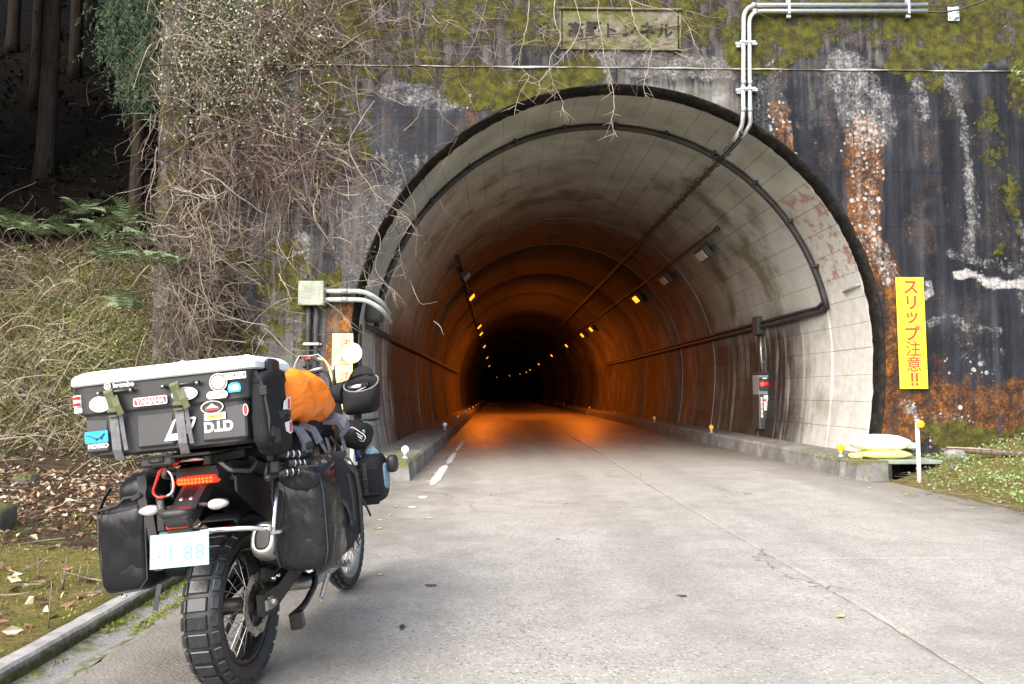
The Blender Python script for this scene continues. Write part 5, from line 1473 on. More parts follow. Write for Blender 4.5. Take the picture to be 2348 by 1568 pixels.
# ---- forest: cedar trunks and their crowns
def trunk_mesh(h, r, seed):
    mb = MB(); rr_ = random.Random(seed); pts = []; rad = []
    for i in range(16):
        z = h * i / 15; pts.append((.12 * math.sin(z * .4 + seed) * (z / h), .1 * math.cos(z * .3 + seed) * (z / h), z - .4)); rad.append(r * (1.35 - .35 * min(1, z / .8)) * (1 - .55 * z / h))
    mb.tube(pts, rad, 12)
    for j in range(10):
        z = h * rr_.uniform(.25, .95); a = rr_.uniform(0, 6.28); L = rr_.uniform(.5, 1.6)
        mb.tube([(0, 0, z), (L * .5 * math.cos(a), L * .5 * math.sin(a), z - .05), (L * math.cos(a), L * math.sin(a), z - .25)], [.03, .02, .008], 5)
    return mb
def crown_np(n, rx, rz, seed):
    g = np.random.default_rng(seed); P = g.normal(size=(n, 3)); P /= np.linalg.norm(P, axis=1, keepdims=True); P *= g.uniform(.35, 1, (n, 1)) ** .6
    P[:, 2] = P[:, 2] * rz; taper = np.clip(1.1 - .55 * (P[:, 2] / rz + 1) / 1.2, .15, 1.1); P[:, 0] *= rx * taper; P[:, 1] *= rx * taper
    D = P * np.array((1, 1, .2)); D /= np.linalg.norm(D, axis=1, keepdims=True) + 1e-6; D[:, 2] -= .7
    return leaves_np(P, D + g.normal(0, .25, P.shape), g.uniform(.5, .95, n), .42, .3)
cV, cF = crown_np(2600, 2.6, 4.5, 3); CROWN = np_mesh('crown', cV, cF, M_cedar)
trees = [(102, 390, 19.5, .235, 'straight cedar with the thickest sunlit trunk at left of the forest'), (76, 330, 24, .20, 'cedar partly hidden behind the thick left trunk'), (168, 260, 27, .24, 'slim cedar right of the thick trunk deep in the forest'),
         (300, 250, 22, .16, 'slim cedar behind the hanging foliage near the pilaster'), (262, 240, 26, .17, 'dim cedar in the middle of the dark forest'), (20, 300, 30, .25, 'dim cedar at the left edge of the forest'),
         (200, 180, 34, .26, 'far cedar high on the dark slope'), (130, 160, 38, .26, 'farthest cedar on the dark slope'), (350, 200, 28, .2, 'cedar just beside the pilaster in the shade')]
for i, (px, py, y, r, lab) in enumerate(trees):
    p = atY(px, py, y); z = h_hill(p[0], y)
    o = thing('cedar_tree', (p[0], y, z), lab, 'tree', 'cedars in the dark forest')
    h = 17 + 2 * math.sin(i * 2.3)
    trunk_mesh(h, r, i).build('trunk', M_bark, o)
    q = link('crown', CROWN, o); q.location = (0, 0, h * .80); q.rotation_euler = (0, 0, i * 1.3)
# unseen crowns added overhead to block sky light from the forest slope
cp = []
g = np.random.default_rng(5)
for i in range(46):
    x, y = g.uniform(-34, -5.5), g.uniform(14, 48)
    if y < 18 and x > -8: continue
    cp.append((x, y, h_hill(x, y) + g.uniform(9.5, 13)))
for i in range(20):
    x, y = g.uniform(-30, -13.5), g.uniform(6, 15); cp.append((x, y, 10.5 + g.uniform(0, 3)))
V0, F0 = crown_np(1500, 3.2, 4.6, 9); Vs = []; Fs = []; b = 0
for c in cp:
    a = g.uniform(0, 6.28); Rz = np.array([[math.cos(a), -math.sin(a), 0], [math.sin(a), math.cos(a), 0], [0, 0, 1]])
    Vs.append(V0 @ Rz.T + np.array(c)); Fs.append(F0 + b); b += len(V0)
add_stuff('shade_canopy', np.concatenate(Vs), np.concatenate(Fs), M_cedar, 'unseen evergreen canopy added above the left slope to shade it', 'forest')

# ---- one nearer cypress with drooping sprays beside the pilaster
p = atY(318, 250, 14.2); o = thing('cypress_tree', (p[0], 14.2, h_hill(p[0], 14.2)), 'cypress with drooping blue-green sprays between dark forest and pilaster', 'tree')
trunk_mesh(13, .14, 31).build('trunk', M_bark, o)
base = np.array(o.location); Vs = []; Fs = []; b = 0; g = np.random.default_rng(8)
for i in range(520):
    px = g.choice([g.normal(262, 26), g.normal(300, 24), g.normal(330, 22)]); py = g.uniform(-70, 235)
    if py > 235 - abs(px - 335) * 1.2: continue
    s0 = atY(px, py, 13.6 + g.uniform(-.4, .4)); n = 34
    L = g.uniform(.35, .7); a = g.uniform(-.6, .6)
    tt = np.linspace(0, 1, n)[:, None]; ax_ = np.array((math.sin(a) * .5, g.normal(0, .2), -1.0)); ax_ /= np.linalg.norm(ax_)
    C0 = s0 + ax_ * tt * L + np.array((1, 0, 0)) * (tt ** 2) * L * .25 * np.sign(g.normal())
    D = ax_ + g.normal(0, .55, (n, 3)); v, f = leaves_np(C0, D, g.uniform(.05, .12, n), .16, .1)
    Vs.append(v); Fs.append(f + b); b += len(v)
link('crown', np_mesh('crown', np.concatenate(Vs) - base, np.concatenate(Fs), M_cyp), o)
sp = [(wander(atY(px, 300 + i * 3, 14.6), (.2, 0, .8), .5, .06, .4, None, -.3, 77 + i), .004, .001) for i, px in enumerate((255, 262, 270, 278, 285))]
sh = atY(262, 335, 13.4); so = thing('evergreen_sprig', (sh[0], 13.4, h_hill(sh[0], 13.4)), 'small bright green seedling cypress on the bank before the forest', 'shrub')
Vs = []; Fs = []; b = 0
for i in range(60):
    s0 = np.array((g.normal(0, .18), g.normal(0, .12), g.uniform(.2, .95))); n = 10; D = np.array((s0[0] * 2, -.2, -.3)) + g.normal(0, .5, (n, 3))
    v, f = leaves_np(s0 + g.normal(0, .07, (n, 3)), D, g.uniform(.05, .12, n), .2, .1); Vs.append(v); Fs.append(f + b); b += len(v)
link('foliage', np_mesh('foliage', np.concatenate(Vs), np.concatenate(Fs), M_clover), so)
mb = MB(); mb.tube([(0, 0, -.1), (.02, 0, .5), (0, 0, .95)], [.02, .014, .005], 6); mb.build('stem', M_bark, so)
# ================================================================== the loaded motorcycle
BL, BHD, BLEAN = Vector((-1.09, 3.28, 0.0)), R(-5.0), R(6.0)
BROT = (0, -BLEAN, BHD)
BM = Matrix.Translation(BL) @ Matrix.Rotation(BHD, 4, 'Z') @ Matrix.Rotation(-BLEAN, 4, 'Y')
bike = thing('motorcycle', tuple(BL), 'black off-road touring motorcycle with knobbly tyres parked at the tunnel mouth', 'motorcycle')
bike.rotation_euler = BROT
def luggage(name, base, label, cat, group=None):
    o = thing(name, tuple(BM @ Vector(base)), label, cat, group); o.rotation_euler = BROT; o['_b'] = base
    return o
def put(mb, name, mat, parent, base=None, fix=True):
    """mesh written in motorcycle coordinates; base = where the thing's own Empty stands"""
    b = base
    if b is None:
        q = parent
        while q is not None and '_b' not in q: q = q.parent
        b = q['_b'] if q is not None else None
    if b is not None:
        b = np.array(list(b)); mb.v = [tuple(np.array(v) - b) for v in mb.v]
    return mb.build(name, mat, parent, fix=fix)
def sticker_at(me, name, parent, x, y, z, rot=(R(90), 0, 0)):
    q = parent
    while q is not None and '_b' not in q: q = q.parent
    b = list(q['_b']) if q is not None else (0, 0, 0)
    o = link(name, me, parent); o.location = (x - b[0], y - b[1], z - b[2]); o.rotation_euler = rot
    return o

def crease_mat(name, c, rough, bump, scale, dist=.02, weave=0.0, var=.25, stretch=(1.5, 1.5, .55)):
    """cloth with sharp wandering folds"""
    t = NT(name, rough, 0, .22 if max(c) < .05 else .4); o = t.obj(); q = t.map(o, scale=stretch)
    n = t.noise(q, scale, 2, .45, 1.1); n2 = t.noise(t.map(q, loc=(4, 7, 2)), scale * 2.6, 3, .5, .8); n3 = t.noise(o, scale * 4, 4, .6)
    c = np.array(c); t.color(t.ramp(n3, [(.3, tuple(c * (1 - var))), (.7, tuple(np.minimum(1, c * (1 + var))))]))
    r1 = t.math('POWER', t.math('ABSOLUTE', t.math('SUBTRACT', n, .5)), .6); r2 = t.math('POWER', t.math('ABSOLUTE', t.math('SUBTRACT', n2, .5)), .6)
    h = t.math('ADD', r1, t.math('MULTIPLY', r2, .35))
    if weave: h = t.math('ADD', h, t.math('MULTIPLY', t.noise(o, 600, 1), weave * .4))
    t.bump(h, bump, dist); t.rough(t.remap(n3, .3, .7, rough - .06, rough + .1)); return t.mat
M_vinyl = crease_mat('black_coated_tarpaulin', (.014, .0145, .0165), .27, .36, 2.6, .035, 0, .05)
M_cord = crease_mat('black_cordura', (.0125, .0125, .0135), .70, .4, 4.5, .015, .25, .06)
M_webb = plain('black_webbing', (.028, .028, .030), .7, bump=.4, bscale=300, bdist=.001)
M_gweb = crease_mat('grey_padded_webbing', (.155, .155, .165), .75, .4, 10, .008, .2)
M_olive = plain('olive_webbing', (.085, .095, .04), .7, var=.25, scale=20, bump=.3, bscale=250, bdist=.001)
M_orange = crease_mat('orange_rain_cover', (1.0, .225, .010), .42, .50, 6, .025, 0, .04, (1.3, .6, 1.3))
M_blackpl = plain('black_textured_plastic', (.018, .018, .019), .48, var=.3, scale=12, bump=.25, bscale=220, bdist=.002, dirt=.12)
M_casebk = plain('dark_moulded_case_plastic', (.034, .035, .039), .42, var=.15, scale=5, bump=.25, bscale=300, bdist=.0015, dirt=.06)
M_lid = plain('white_lid_plastic', (.80, .80, .80), .32, var=.03, scale=5, dirt=.05)
M_rub = plain('tyre_rubber', (.018, .018, .019), .50, var=.4, scale=14, bump=.3, bscale=80, dirt=.22)
M_rubw = plain('wet_tread_rubber', (.020, .021, .023), .22, var=.4, scale=30, bump=.25, bscale=90, dirt=.12)
M_alu = plain('polished_tube_steel', (.72, .72, .72), .22, .95, var=.08, scale=30)
M_dalu = plain('dull_aluminium', (.33, .32, .30), .45, .8, var=.25, scale=18, dirt=.3)
M_black = plain('gloss_black_paint', (.010, .010, .011), .28, var=.2, scale=10)
M_eng = plain('black_engine_metal', (.022, .021, .020), .5, .3, var=.4, scale=10, dirt=.45)
M_muf = plain('satin_grey_muffler', (.16, .15, .14), .42, .7, var=.2, scale=10, dirt=.2)
M_capm = plain('muffler_end_cap', (.42, .40, .37), .35, .85, var=.15, scale=14, dirt=.2)
M_screen = None
t = NT('clear_screen_plastic', .06); t.bsdf.inputs['Transmission Weight'].default_value = 1.0; t.bsdf.inputs['IOR'].default_value = 1.1; t.color((.9, .92, .92)); M_screen = t.mat
t = NT('clear_indicator_lens', .08); t.color((.80, .74, .72)); t.bsdf.inputs['Transmission Weight'].default_value = .45; t.bump(t.voro(t.obj(), 90), .4, .004); M_ind = t.mat
t = NT('mirror_glass', .02, 1.0); t.color((.92, .93, .95)); M_mir = t.mat
M_tail = glow('lit_tail_lens', (1.0, .02, .008), .8)
M_led = glow('lit_tail_led', (1.0, .10, .012), .8)
M_refl = plain('red_reflector', (.50, .035, .02), .3, var=.2, scale=60)
M_plate = plain('white_plate_enamel', (.84, .86, .86), .3, var=.02)
M_teal = plain('pale_teal_print', (.12, .40, .44), .5, var=.05)
M_tealb = plain('teal_plate_border', (.16, .42, .36), .5, var=.05)
M_stw = plain('white_sticker', (.82, .82, .82), .35, var=.03)
M_str = plain('red_sticker', (.62, .035, .04), .35, var=.06)
M_sty = plain('yellow_sticker', (.86, .62, .05), .35, var=.05)
M_stb = plain('blue_sticker', (.02, .34, .62), .35, var=.06)
M_stk = plain('black_sticker', (.012, .012, .012), .35, var=.05)
M_stg = plain('green_print', (.10, .22, .06), .4)
M_carab = plain('red_anodised_carabiner', (.60, .05, .04), .3, .6, var=.1)
M_blue = plain('blue_paint', (.02, .09, .62), .3, var=.1)
M_lblue = crease_mat('light_blue_bag_fabric', (.17, .27, .31), .6, .5, 14, .008)

# ---- wheels
def wheel(prefix, c, Ro, wid, rim_r, nrow, rim_mat, spoke_n):
    w = MB(); rw = wid * .36
    w.lathe([(rim_r - .012, -rw), (rim_r + .012, -rw - .004), (rim_r + .012, -rw + .006), (rim_r - .02, -rw * .55), (rim_r - .026, 0), (rim_r - .02, rw * .55), (rim_r + .012, rw - .006), (rim_r + .012, rw + .004), (rim_r - .012, rw), (rim_r - .032, 0)], c, (1, 0, 0), 48, closed=True)
    root = w.build(prefix + '_wheel', rim_mat, bike)
    ty = MB(); h = wid / 2
    prof = [(rim_r + .004, -rw * .9), (rim_r + .02, -h * .85), (rim_r + .05, -h), (Ro - .04, -h * .98), (Ro - .022, -h * .80), (Ro - .013, -h * .45), (Ro - .011, 0), (Ro - .013, h * .45), (Ro - .022, h * .80), (Ro - .04, h * .98), (rim_r + .05, h), (rim_r + .02, h * .85), (rim_r + .004, rw * .9)]
    ty.lathe(prof, c, (1, 0, 0), 72); ty.build('tyre', M_rub, root)
    pitch = 2 * math.pi / nrow; L = Ro * pitch
    def blk(cx, bw, bl, rc, tilt, skew=0):
        mb = MB(); Rm = rotm('Y', tilt)
        mb.box(np.array((cx, skew, rc)), (bw, bl, .022), Rm, .0035, taper=(.94, .94)); return mb.mesh('tread_block')
    big = wid > .12
    kinds = [blk(-.003 if big else -.014, wid * (.55 if big else .32), L * .80, Ro - .0145, 0), blk(h * .80, wid * .21, L * .74, Ro - .0265, R(32), L * .06), blk(-h * .80, wid * .21, L * .74, Ro - .0265, R(-32), -L * .06)]
    if not big: kinds.append(blk(.016, wid * .26, L * .62, Ro - .0155, 0, L * .4))
    for me in kinds: me.materials.append(M_rubw)
    for i in range(nrow):
        for me in kinds:
            o = link('tread_block', me, root); o.location = c; o.rotation_euler = (i * pitch + .03, 0, 0)
    hub = MB(); hub.lathe([(.018, -.095), (.052, -.09), (.055, -.07), (.036, -.06), (.034, 0), (.036, .06), (.055, .07), (.052, .09), (.018, .095)], c, (1, 0, 0), 20); hub.build('hub', M_eng, root)
    sp = MB(); sp.cyl((0, 0, 0), (0, 0, 1), .0019, n=5, caps=False); me = sp.mesh('spoke'); me.materials.append(M_alu)
    C_ = np.array(c)
    for i in range(spoke_n):
        sd = 1 if i % 2 else -1; a = 2 * math.pi * i / spoke_n; b = a + (.34 if (i // 2) % 2 else -.34)
        p0 = C_ + np.array((sd * .062, .052 * math.cos(b), .052 * math.sin(b))); p1 = C_ + np.array((sd * .008, (rim_r - .02) * math.cos(a), (rim_r - .02) * math.sin(a)))
        o = link('spoke', me, root); o.location = p0; d = Vector(p1 - p0); o.rotation_euler = d.to_track_quat('Z', 'Y').to_euler(); o.scale = (1, 1, d.length)
    return root
rear_w = wheel('rear', (0, 0, .335), .335, .150, .232, 30, M_black, 32)
front_w = wheel('front', (0, 1.60, .345), .345, .092, .272, 38, M_dalu, 32)
def disc(c, r0, r1, x, mat, parent, nw=10):
    mb = MB(); n = 80; o_, i_ = [], []
    for k in range(n):
        a = 2 * math.pi * k / n; r = r1 + .005 * math.cos(nw * a)
        o_.append((r * math.cos(a), r * math.sin(a))); i_.append((r0 * math.cos(a), r0 * math.sin(a)))
    V = []; 
    for dx in (-.0025, .0025):
        V += [(x + dx, c[1] + p[0], c[2] + p[1]) for p in o_] + [(x + dx, c[1] + p[0], c[2] + p[1]) for p in i_]
    F = []
    for k in range(n):
        j = (k + 1) % n
        F += [(k, j, n + j, n + k), (2 * n + k, 3 * n + k, 3 * n + j, 2 * n + j), (k, 2 * n + k, 2 * n + j, j), (n + k, n + j, 3 * n + j, 3 * n + k)]
    mb.add(V, F); d = mb.build('brake_disc', mat, parent)
    hl = MB(); hl.lathe([(0, -.0034), (.0042, -.0034), (.0042, .0034), (0, .0034)], (0, 0, 0), (1, 0, 0), 8); me = hl.mesh('vent_hole'); me.materials.append(M_stk)
    for k in range(30):
        a = 2 * math.pi * k / 30 + .1; r = (r0 + r1) / 2 + .012 * ((k % 3) - 1)
        q = link('vent_hole', me, parent); q.location = (x, c[1] + r * math.cos(a), c[2] + r * math.sin(a))
    ca = MB()
    for k in range(5):
        a = 2 * math.pi * k / 5; ca.cyl((x, c[1] + .05 * math.cos(a), c[2] + .05 * math.sin(a)), (x, c[1] + (r0 + .006) * math.cos(a + .35), c[2] + (r0 + .006) * math.sin(a + .35)), .006, n=6)
    ca.build('disc_carrier', M_eng, d); return d
M_disc = plain('worn_disc_steel', (.52, .48, .40), .35, .85, var=.2, scale=20, dirt=.25)
disc((0, 0, .335), .092, .128, .098, M_disc, rear_w); disc((0, 1.6, .345), .115, .141, .075, M_disc, front_w)
# sprocket and chain on the far side
mb = MB(); mb.lathe([(.05, -.104), (.118, -.104), (.118, -.097), (.05, -.097)], (0, 0, .335), (1, 0, 0), 40, closed=True); mb.build('sprocket', M_dalu, rear_w)
# ---- swingarm, axle, caliper
for sd in (-1, 1):
    rings = []
    for y, z, h, w in ((-.045, .335, .045, .018), (.03, .337, .050, .022), (.10, .345, .040, .024), (.30, .385, .042, .026), (.50, .425, .05, .03), (.58, .43, .04, .03)):
        x = sd * (.135 - .02 * max(0, (y - .1)) / .5)
        rings.append([(x - w, y, z - h), (x + w, y, z - h), (x + w, y, z - h * .3), (x + w, y, z + h * .3), (x + w, y, z + h), (x - w, y, z + h)])
    mb = MB(); mb.loft(rings, smooth=False); mb.build('swingarm', M_eng, bike)
mb = MB(); mb.lathe([(0, .018), (.016, .018), (.019, .01), (.019, 0), (.03, 0), (.03, -.01)], (.165, 0, .335), (1, 0, 0), 6, smooth=False); mb.build('axle_nut', M_dalu, bike)
mb = MB(); mb.box((.162, -.02, .335), (.012, .075, .045), bev=.004); mb.build('chain_adjuster', M_dalu, bike)
mb = MB(); mb.box((.118, .085, .43), (.045, .10, .07), rotm('X', R(-25)), .012); mb.box((.14, .07, .44), (.02, .05, .045), rotm('X', R(-25)), .008); cal_ = mb.build('brake_caliper', M_eng, bike)
for dy in (-.025, .025):
    mb = MB(); mb.cyl((.14, .08 + dy, .425), (.165, .08 + dy, .425), .008, n=8); mb.build('caliper_bolt', M_alu, cal_)
mb = MB(); mb.tube(bend([(.14, .12, .44), (.15, .25, .47), (.13, .45, .50)], .05, 4), .005, 6); mb.build('brake_hose', M_rub, bike)
# ---- muffler
axs = nrm(np.array((-.012, -.47, .20))); e0 = np.array((.208, -.135, .628))
mu = MB(); u, v, d = frame(axs); rings = []
def oval(c, a, b, n=28, p=2.6):
    out = []
    for k in range(n):
        th = 2 * math.pi * k / n; ct, st = math.cos(th), math.sin(th)
        out.append(c + u * a * math.copysign(abs(ct) ** (2 / p), ct) + v * b * math.copysign(abs(st) ** (2 / p), st))
    return out
for s_, a, b in ((.52, .03, .03), (.46, .04, .042), (.40, .052, .062), (.34, .058, .072), (.14, .058, .076), (.06, .058, .076)):
    rings.append(oval(e0 - axs * s_, a, b))
mu.loft(rings); muf = mu.build('muffler', M_eng, bike)
mu = MB(); mu.loft([oval(e0 - axs * .065, .060, .078), oval(e0 - axs * .02, .060, .077), oval(e0 + axs * .01, .052, .068), oval(e0 + axs * .018, .038, .052), oval(e0 + axs * .012, .031, .044), oval(e0 - axs * .03, .029, .041)], caps=False); mu.build('end_cap', M_capm, muf)
mu = MB(); mu.loft([oval(e0 + axs * .010, .0305, .0435), oval(e0 - axs * .06, .0295, .0415)], caps=True); mu.loft([oval(e0 + axs * .016, .033, .046), oval(e0 + axs * .013, .029, .042)], caps=False); mu.build('outlet', M_stk, muf)
mu = MB(); mu.loft([oval(e0 - axs * .345, .0605, .0745), oval(e0 - axs * .40, .056, .067)], caps=False); mu.build('clamp_band', M_dalu, muf)
mb = MB(); mb.tube(bend([e0 - axs * .50, e0 - axs * .62 + np.array((-.02, .05, 0)), (.10, .75, .30), (.04, .95, .34)], .1, 5), .024, 10); mb.build('exhaust_pipe', M_muf, bike)
# ---- engine, frame, body
mb = MB(); V_, F_ = soft_box((.16, .22, .16), 6, 5); mb.add(V_ + np.array((0, .80, .46)), F_, 0, True); mb.box((0, .88, .68), (.22, .20, .22), rotm('X', R(15)), .02)
for k in range(5): mb.box((0, .86 + .01 * k, .60 + .035 * k), (.25, .23, .010), rotm('X', R(15)))
mb.build('engine', M_eng, bike)
mb = MB(); mb.lathe([(0, .02), (.075, .02), (.09, .008), (.09, -.02)], (.165, .78, .44), (1, 0, 0), 24); mb.build('clutch_cover', M_dalu, bike)
mb = MB(); V_, F_ = soft_box((.15, .30, .03), 6, 6); mb.add(V_ + np.array((0, .85, .27)), F_, 0, True); mb.build('skid_plate', M_dalu, bike)
mb = MB()
for sd in (-1, 1):
    mb.tube(bend([(sd * .05, 1.22, .95), (sd * .15, .85, .80), (sd * .15, .58, .62), (sd * .12, .55, .38)], .08, 4), .020, 8)
    mb.tube([(sd * .12, .58, .66), (sd * .13, .2, .82), (sd * .11, -.18, .90)], .014, 8)
    mb.tube([(sd * .12, .58, .50), (sd * .13, .12, .80)], .013, 8)
mb.build('frame', M_black, bike)
sec = [(.62, .10, .60, .86), (.40, .12, .62, .90), (.18, .13, .70, .93), (-.02, .125, .80, .955), (-.16, .115, .855, .965), (-.245, .090, .880, .955)]
mb = MB(); rings = []
for y, hw_, z0, z1 in sec:
    rings.append([(-hw_ * .6, y, z0), (hw_ * .6, y, z0), (hw_, y, z0 + (z1 - z0) * .45), (hw_ * .9, y, z1), (-hw_ * .9, y, z1), (-hw_, y, z0 + (z1 - z0) * .45)])
mb.loft(rings, smooth=False); mb.build('tail_fairing', M_blackpl, bike)
# inner mudguard between wheel and tail
mb = MB(); rings = []
for k in range(12):
    a = R(15 + k * 8.2); r = .385
    y, z = r * math.cos(a), .335 + r * math.sin(a)
    rings.append([(-.088, y, z - .02), (-.07, y, z + .012), (.07, y, z + .012), (.088, y, z - .02), (.068, y, z + .006), (-.068, y, z + .006)])
mb.loft(rings); mb.build('inner_mudguard', M_blackpl, bike)
for sd in (-1, 1):
    mb = MB(); mb.prism([(-.20, .84), (.10, .66), (.50, .58), (.58, .72), (.40, .90), (-.05, .94), (-.2, .90)], (sd * .135 - .004, 0, 0), (0, 1, 0), (0, 0, 1), .010); mb.build('side_panel', M_blackpl, bike)
mb = MB(); V_, F_ = soft_box((.14, .46, .05), 8, 4, shape=lambda e: np.array((e[0] * (1 - .25 * (e[1] > .1) * (e[1] - .1)), e[1], e[2] + (.035 if e[1] < -.12 else 0)))); mb.add(V_ + np.array((0, .28, .955)), F_, 0, True); mb.build('seat', M_cord, bike)
mb = MB(); V_, F_ = soft_box((.17, .27, .16), 8, 3, shape=lambda e: np.array((e[0] * (1.15 if e[1] > 0 else .85), e[1], e[2] + .10 * max(0, e[1])))); mb.add(V_ + np.array((0, .88, .96)), F_, 0, True); mb.build('fuel_tank', M_black, bike)
# ---- front end
for sd in (-1, 1):
    f0 = np.array((sd * .095, 1.60, .345)); f1 = np.array((sd * .095, 1.22, 1.12))
    mb = MB(); mb.cyl(f0 + (f1 - f0) * .0, f0 + (f1 - f0) * .50, .028, n=12); mb.cyl(f0 + (f1 - f0) * .45, f1, .024, n=12); mb.build('fork_leg', M_eng, bike)
mb = MB(); V_, F_ = soft_box((.07, .26, .02), 6, 4, shape=lambda e: np.array((e[0], e[1], e[2] - 1.2 * e[1] ** 2))); mb.add(V_ + np.array((0, 1.60, .77)), F_, 0, True); mb.build('front_mudguard', M_blackpl, bike)
mb = MB(); V_, F_ = soft_box((.13, .07, .16), 6, 4); mb.add(V_ + np.array((0, 1.36, 1.08)), F_, 0, True); mb.build('headlight_tower', M_blackpl, bike)
mb = MB(); rows = []
for j in range(9):
    s_ = j / 8; z = 1.17 + .315 * s_; y = 1.40 - .13 * s_
    hwid = .165 - .055 * s_ - (.05 * max(0, s_ - .8) / .2)
    rows.append([(hwid * math.sin(a), y - .06 * (1 - math.cos(a)) * 1.2, z) for a in np.linspace(-1.25, 1.25, 13)])
V = [p for r in rows for p in r]; F = [(i * 13 + k, i * 13 + k + 1, (i + 1) * 13 + k + 1, (i + 1) * 13 + k) for i in range(8) for k in range(12)]
mb.add(V, F, 0, True); ws = mb.build('windscreen', M_screen, bike, fix=False)
sm = ws.modifiers.new('thickness', 'SOLIDIFY'); sm.thickness = .003
edge = [r[0] for r in rows] + rows[-1][1:-1] + [r[-1] for r in rows[::-1]]
mb = MB(); mb.tube(edge, .0022, 5); mb.build('screen_edge', M_stw, ws)
mb = MB(); mb.box((-.03, 1.268, 1.472), (.05, .002, .014), rotm('Z', R(2))); mb.build('screen_sticker', M_refl, ws)
mb = MB(); mb.tube(bend([(-.02, 1.20, 1.37), (.03, 1.20, 1.375), (.10, 1.2, 1.385), (.125, 1.2, 1.33), (.13, 1.2, 1.24)], .03, 4), .009, 8); mb.build('navigation_bar', M_black, bike)
mb = MB(); mb.tube([(.0, 1.19, 1.385), (.09, 1.19, 1.395)], .010, 8); mb.build('bar_tube', M_alu, bike)
mb = MB(); V_, F_ = soft_box((.013, .013, .013), 4, 2); mb.add(V_ + np.array((-.005, 1.15, 1.415)), F_, 0, True); mb.cyl((-.005, 1.15, 1.36), (-.002, 1.15, 1.41), .006, n=8); mb.build('ball_mount', M_black, bike)
mb = MB(); mb.tube(bend([(-.40, 1.02, 1.20), (-.22, 1.12, 1.22), (-.10, 1.16, 1.17), (.10, 1.16, 1.17), (.22, 1.12, 1.22), (.40, 1.02, 1.20)], .06, 5), .0125, 10); mb.build('handlebar', M_black, bike)
def mirror(sd, label=None):
    b0 = np.array((sd * .19, 1.06, 1.275)); b1 = np.array((sd * .20, 1.05, 1.37)); top = np.array((sd * .316, 1.055, 1.453))
    mb = MB(); pts = bend([b1, (sd * .225, 1.05, 1.43), top + np.array((0, .012, 0))], .06, 6); mb.tube(pts, .0045, 8); st = mb.build('mirror_stem', M_alu, bike)
    mb = MB()
    for k in range(8):
        c_ = b0 + (b1 - b0) * k / 8; c2 = b0 + (b1 - b0) * (k + .55) / 8; mb.cyl(c_, c2, .0135 - .0006 * k, n=10)
    mb.cyl(b0, b1, .010, .008, n=10); mb.build('rubber_boot', M_rub, st)
    ax_ = nrm((-sd * .12, -1, .02)) if sd > 0 else nrm((.12, -1, .02))
    mb = MB(); mb.lathe([(0, -.014), (.04, -.012), (.058, -.004), (.061, .002), (.0605, .005)], top, ax_, 32); hs = mb.build('mirror', M_black, bike)
    mb = MB(); mb.lathe([(0, .0052), (.03, .0050), (.0595, .0042)], top, ax_, 32); mb.build('mirror_glass', M_mir, hs)
mirror(1); mirror(-1)
mb = MB(); mb.cyl((.24, 1.32, 1.06), (.30, 1.30, 1.06), .008, n=8); V_, F_ = soft_box((.045, .018, .014), 5, 2.3); mb.add(V_ + np.array((.335, 1.30, 1.06)), F_, 0, True); mb.build('front_indicator', M_blackpl, bike)
# ---- tail: rack, lamp, indicators, plate
mb = MB(); mb.box((0, -.22, 1.012), (.30, .42, .012), bev=.003)
for sx in (-.11, .11): mb.box((sx, -.2, .985), (.03, .36, .04), bev=.005)
mb.build('luggage_rack', M_black, bike)
for sd in (-1, 1):
    mb = MB(); mb.tube(bend([(sd * .060, -.28, .992), (sd * .094, -.27, .985), (sd * .140, -.25, .930), (sd * .155, -.10, .908), (sd * .158, -.03, .945), (sd * .105, -.03, .975)], .02, 4), .010, 8); mb.build('grab_rail', M_dalu, bike)
mb = MB(); mb.tube([(-.075, -.292, .990), (.055, -.288, .990)], .009, 8); mb.build('rack_bar', M_alu, bike)
rings = []
for x, h in ((-.083, .008), (-.075, .017), (-.03, .020), (.03, .020), (.075, .017), (.083, .008)):
    yy_ = -.262 + .35 * x * x * 6
    rings.append([(x, yy_ + .03, .902 - h), (x, yy_ - .006, .902 - h * .8), (x, yy_ - .012, .902), (x, yy_ - .006, .902 + h * .8), (x, yy_ + .03, .902 + h)])
mb = MB(); mb.loft(rings); tl = mb.build('tail_light', M_tail, bike)
led = MB(); V_, F_ = soft_box((.006, .004, .006), 3, 2.5); led.add(V_, F_, 0, True); lme = led.mesh('led'); lme.materials.append(M_led)
for r_ in range(2):
    for k in range(10):
        x = -.066 + k * .0147; q = link('led', lme, tl); q.location = (x, -.275 + .35 * x * x * 6, .909 - .014 * r_)
ld = bpy.data.lights.new('tail_glow', 'AREA'); ld.shape = 'RECTANGLE'; ld.size = .14; ld.size_y = .03; ld.energy = .05; ld.color = (1, .015, .008)
lo = bpy.data.objects.new('tail_glow', ld); col.objects.link(lo); lo.parent = bike; lo.location = (0, -.285, .902); lo.rotation_euler = (R(-90), 0, 0)
mb = MB(); rings = []
for y, z, w in ((-.24, .895, .055), (-.285, .875, .052), (-.34, .835, .050), (-.385, .800, .052), (-.43, .788, .052), (-.445, .780, .045)):
    rings.append([(-w, y + .035, z - .035), (w, y + .035, z - .035), (w, y, z), (w * .7, y - .004, z + .006), (-w * .7, y - .004, z + .006), (-w, y, z)])
mb.loft(rings, smooth=False); pb = mb.build('plate_bracket', M_blackpl, bike)
mb = MB(); mb.box((0, -.318, .858), (.058, .085, .006), rotm('X', R(39)), .002); mb.build('bracket_plate', M_black, pb)
for sx in (-.02, .02):
    mb = MB(); mb.lathe([(0, .005), (.006, .004), (.008, 0)], (sx, -.345, .840), (0, -.6, .8), 8); mb.build('screw', M_alu, pb)
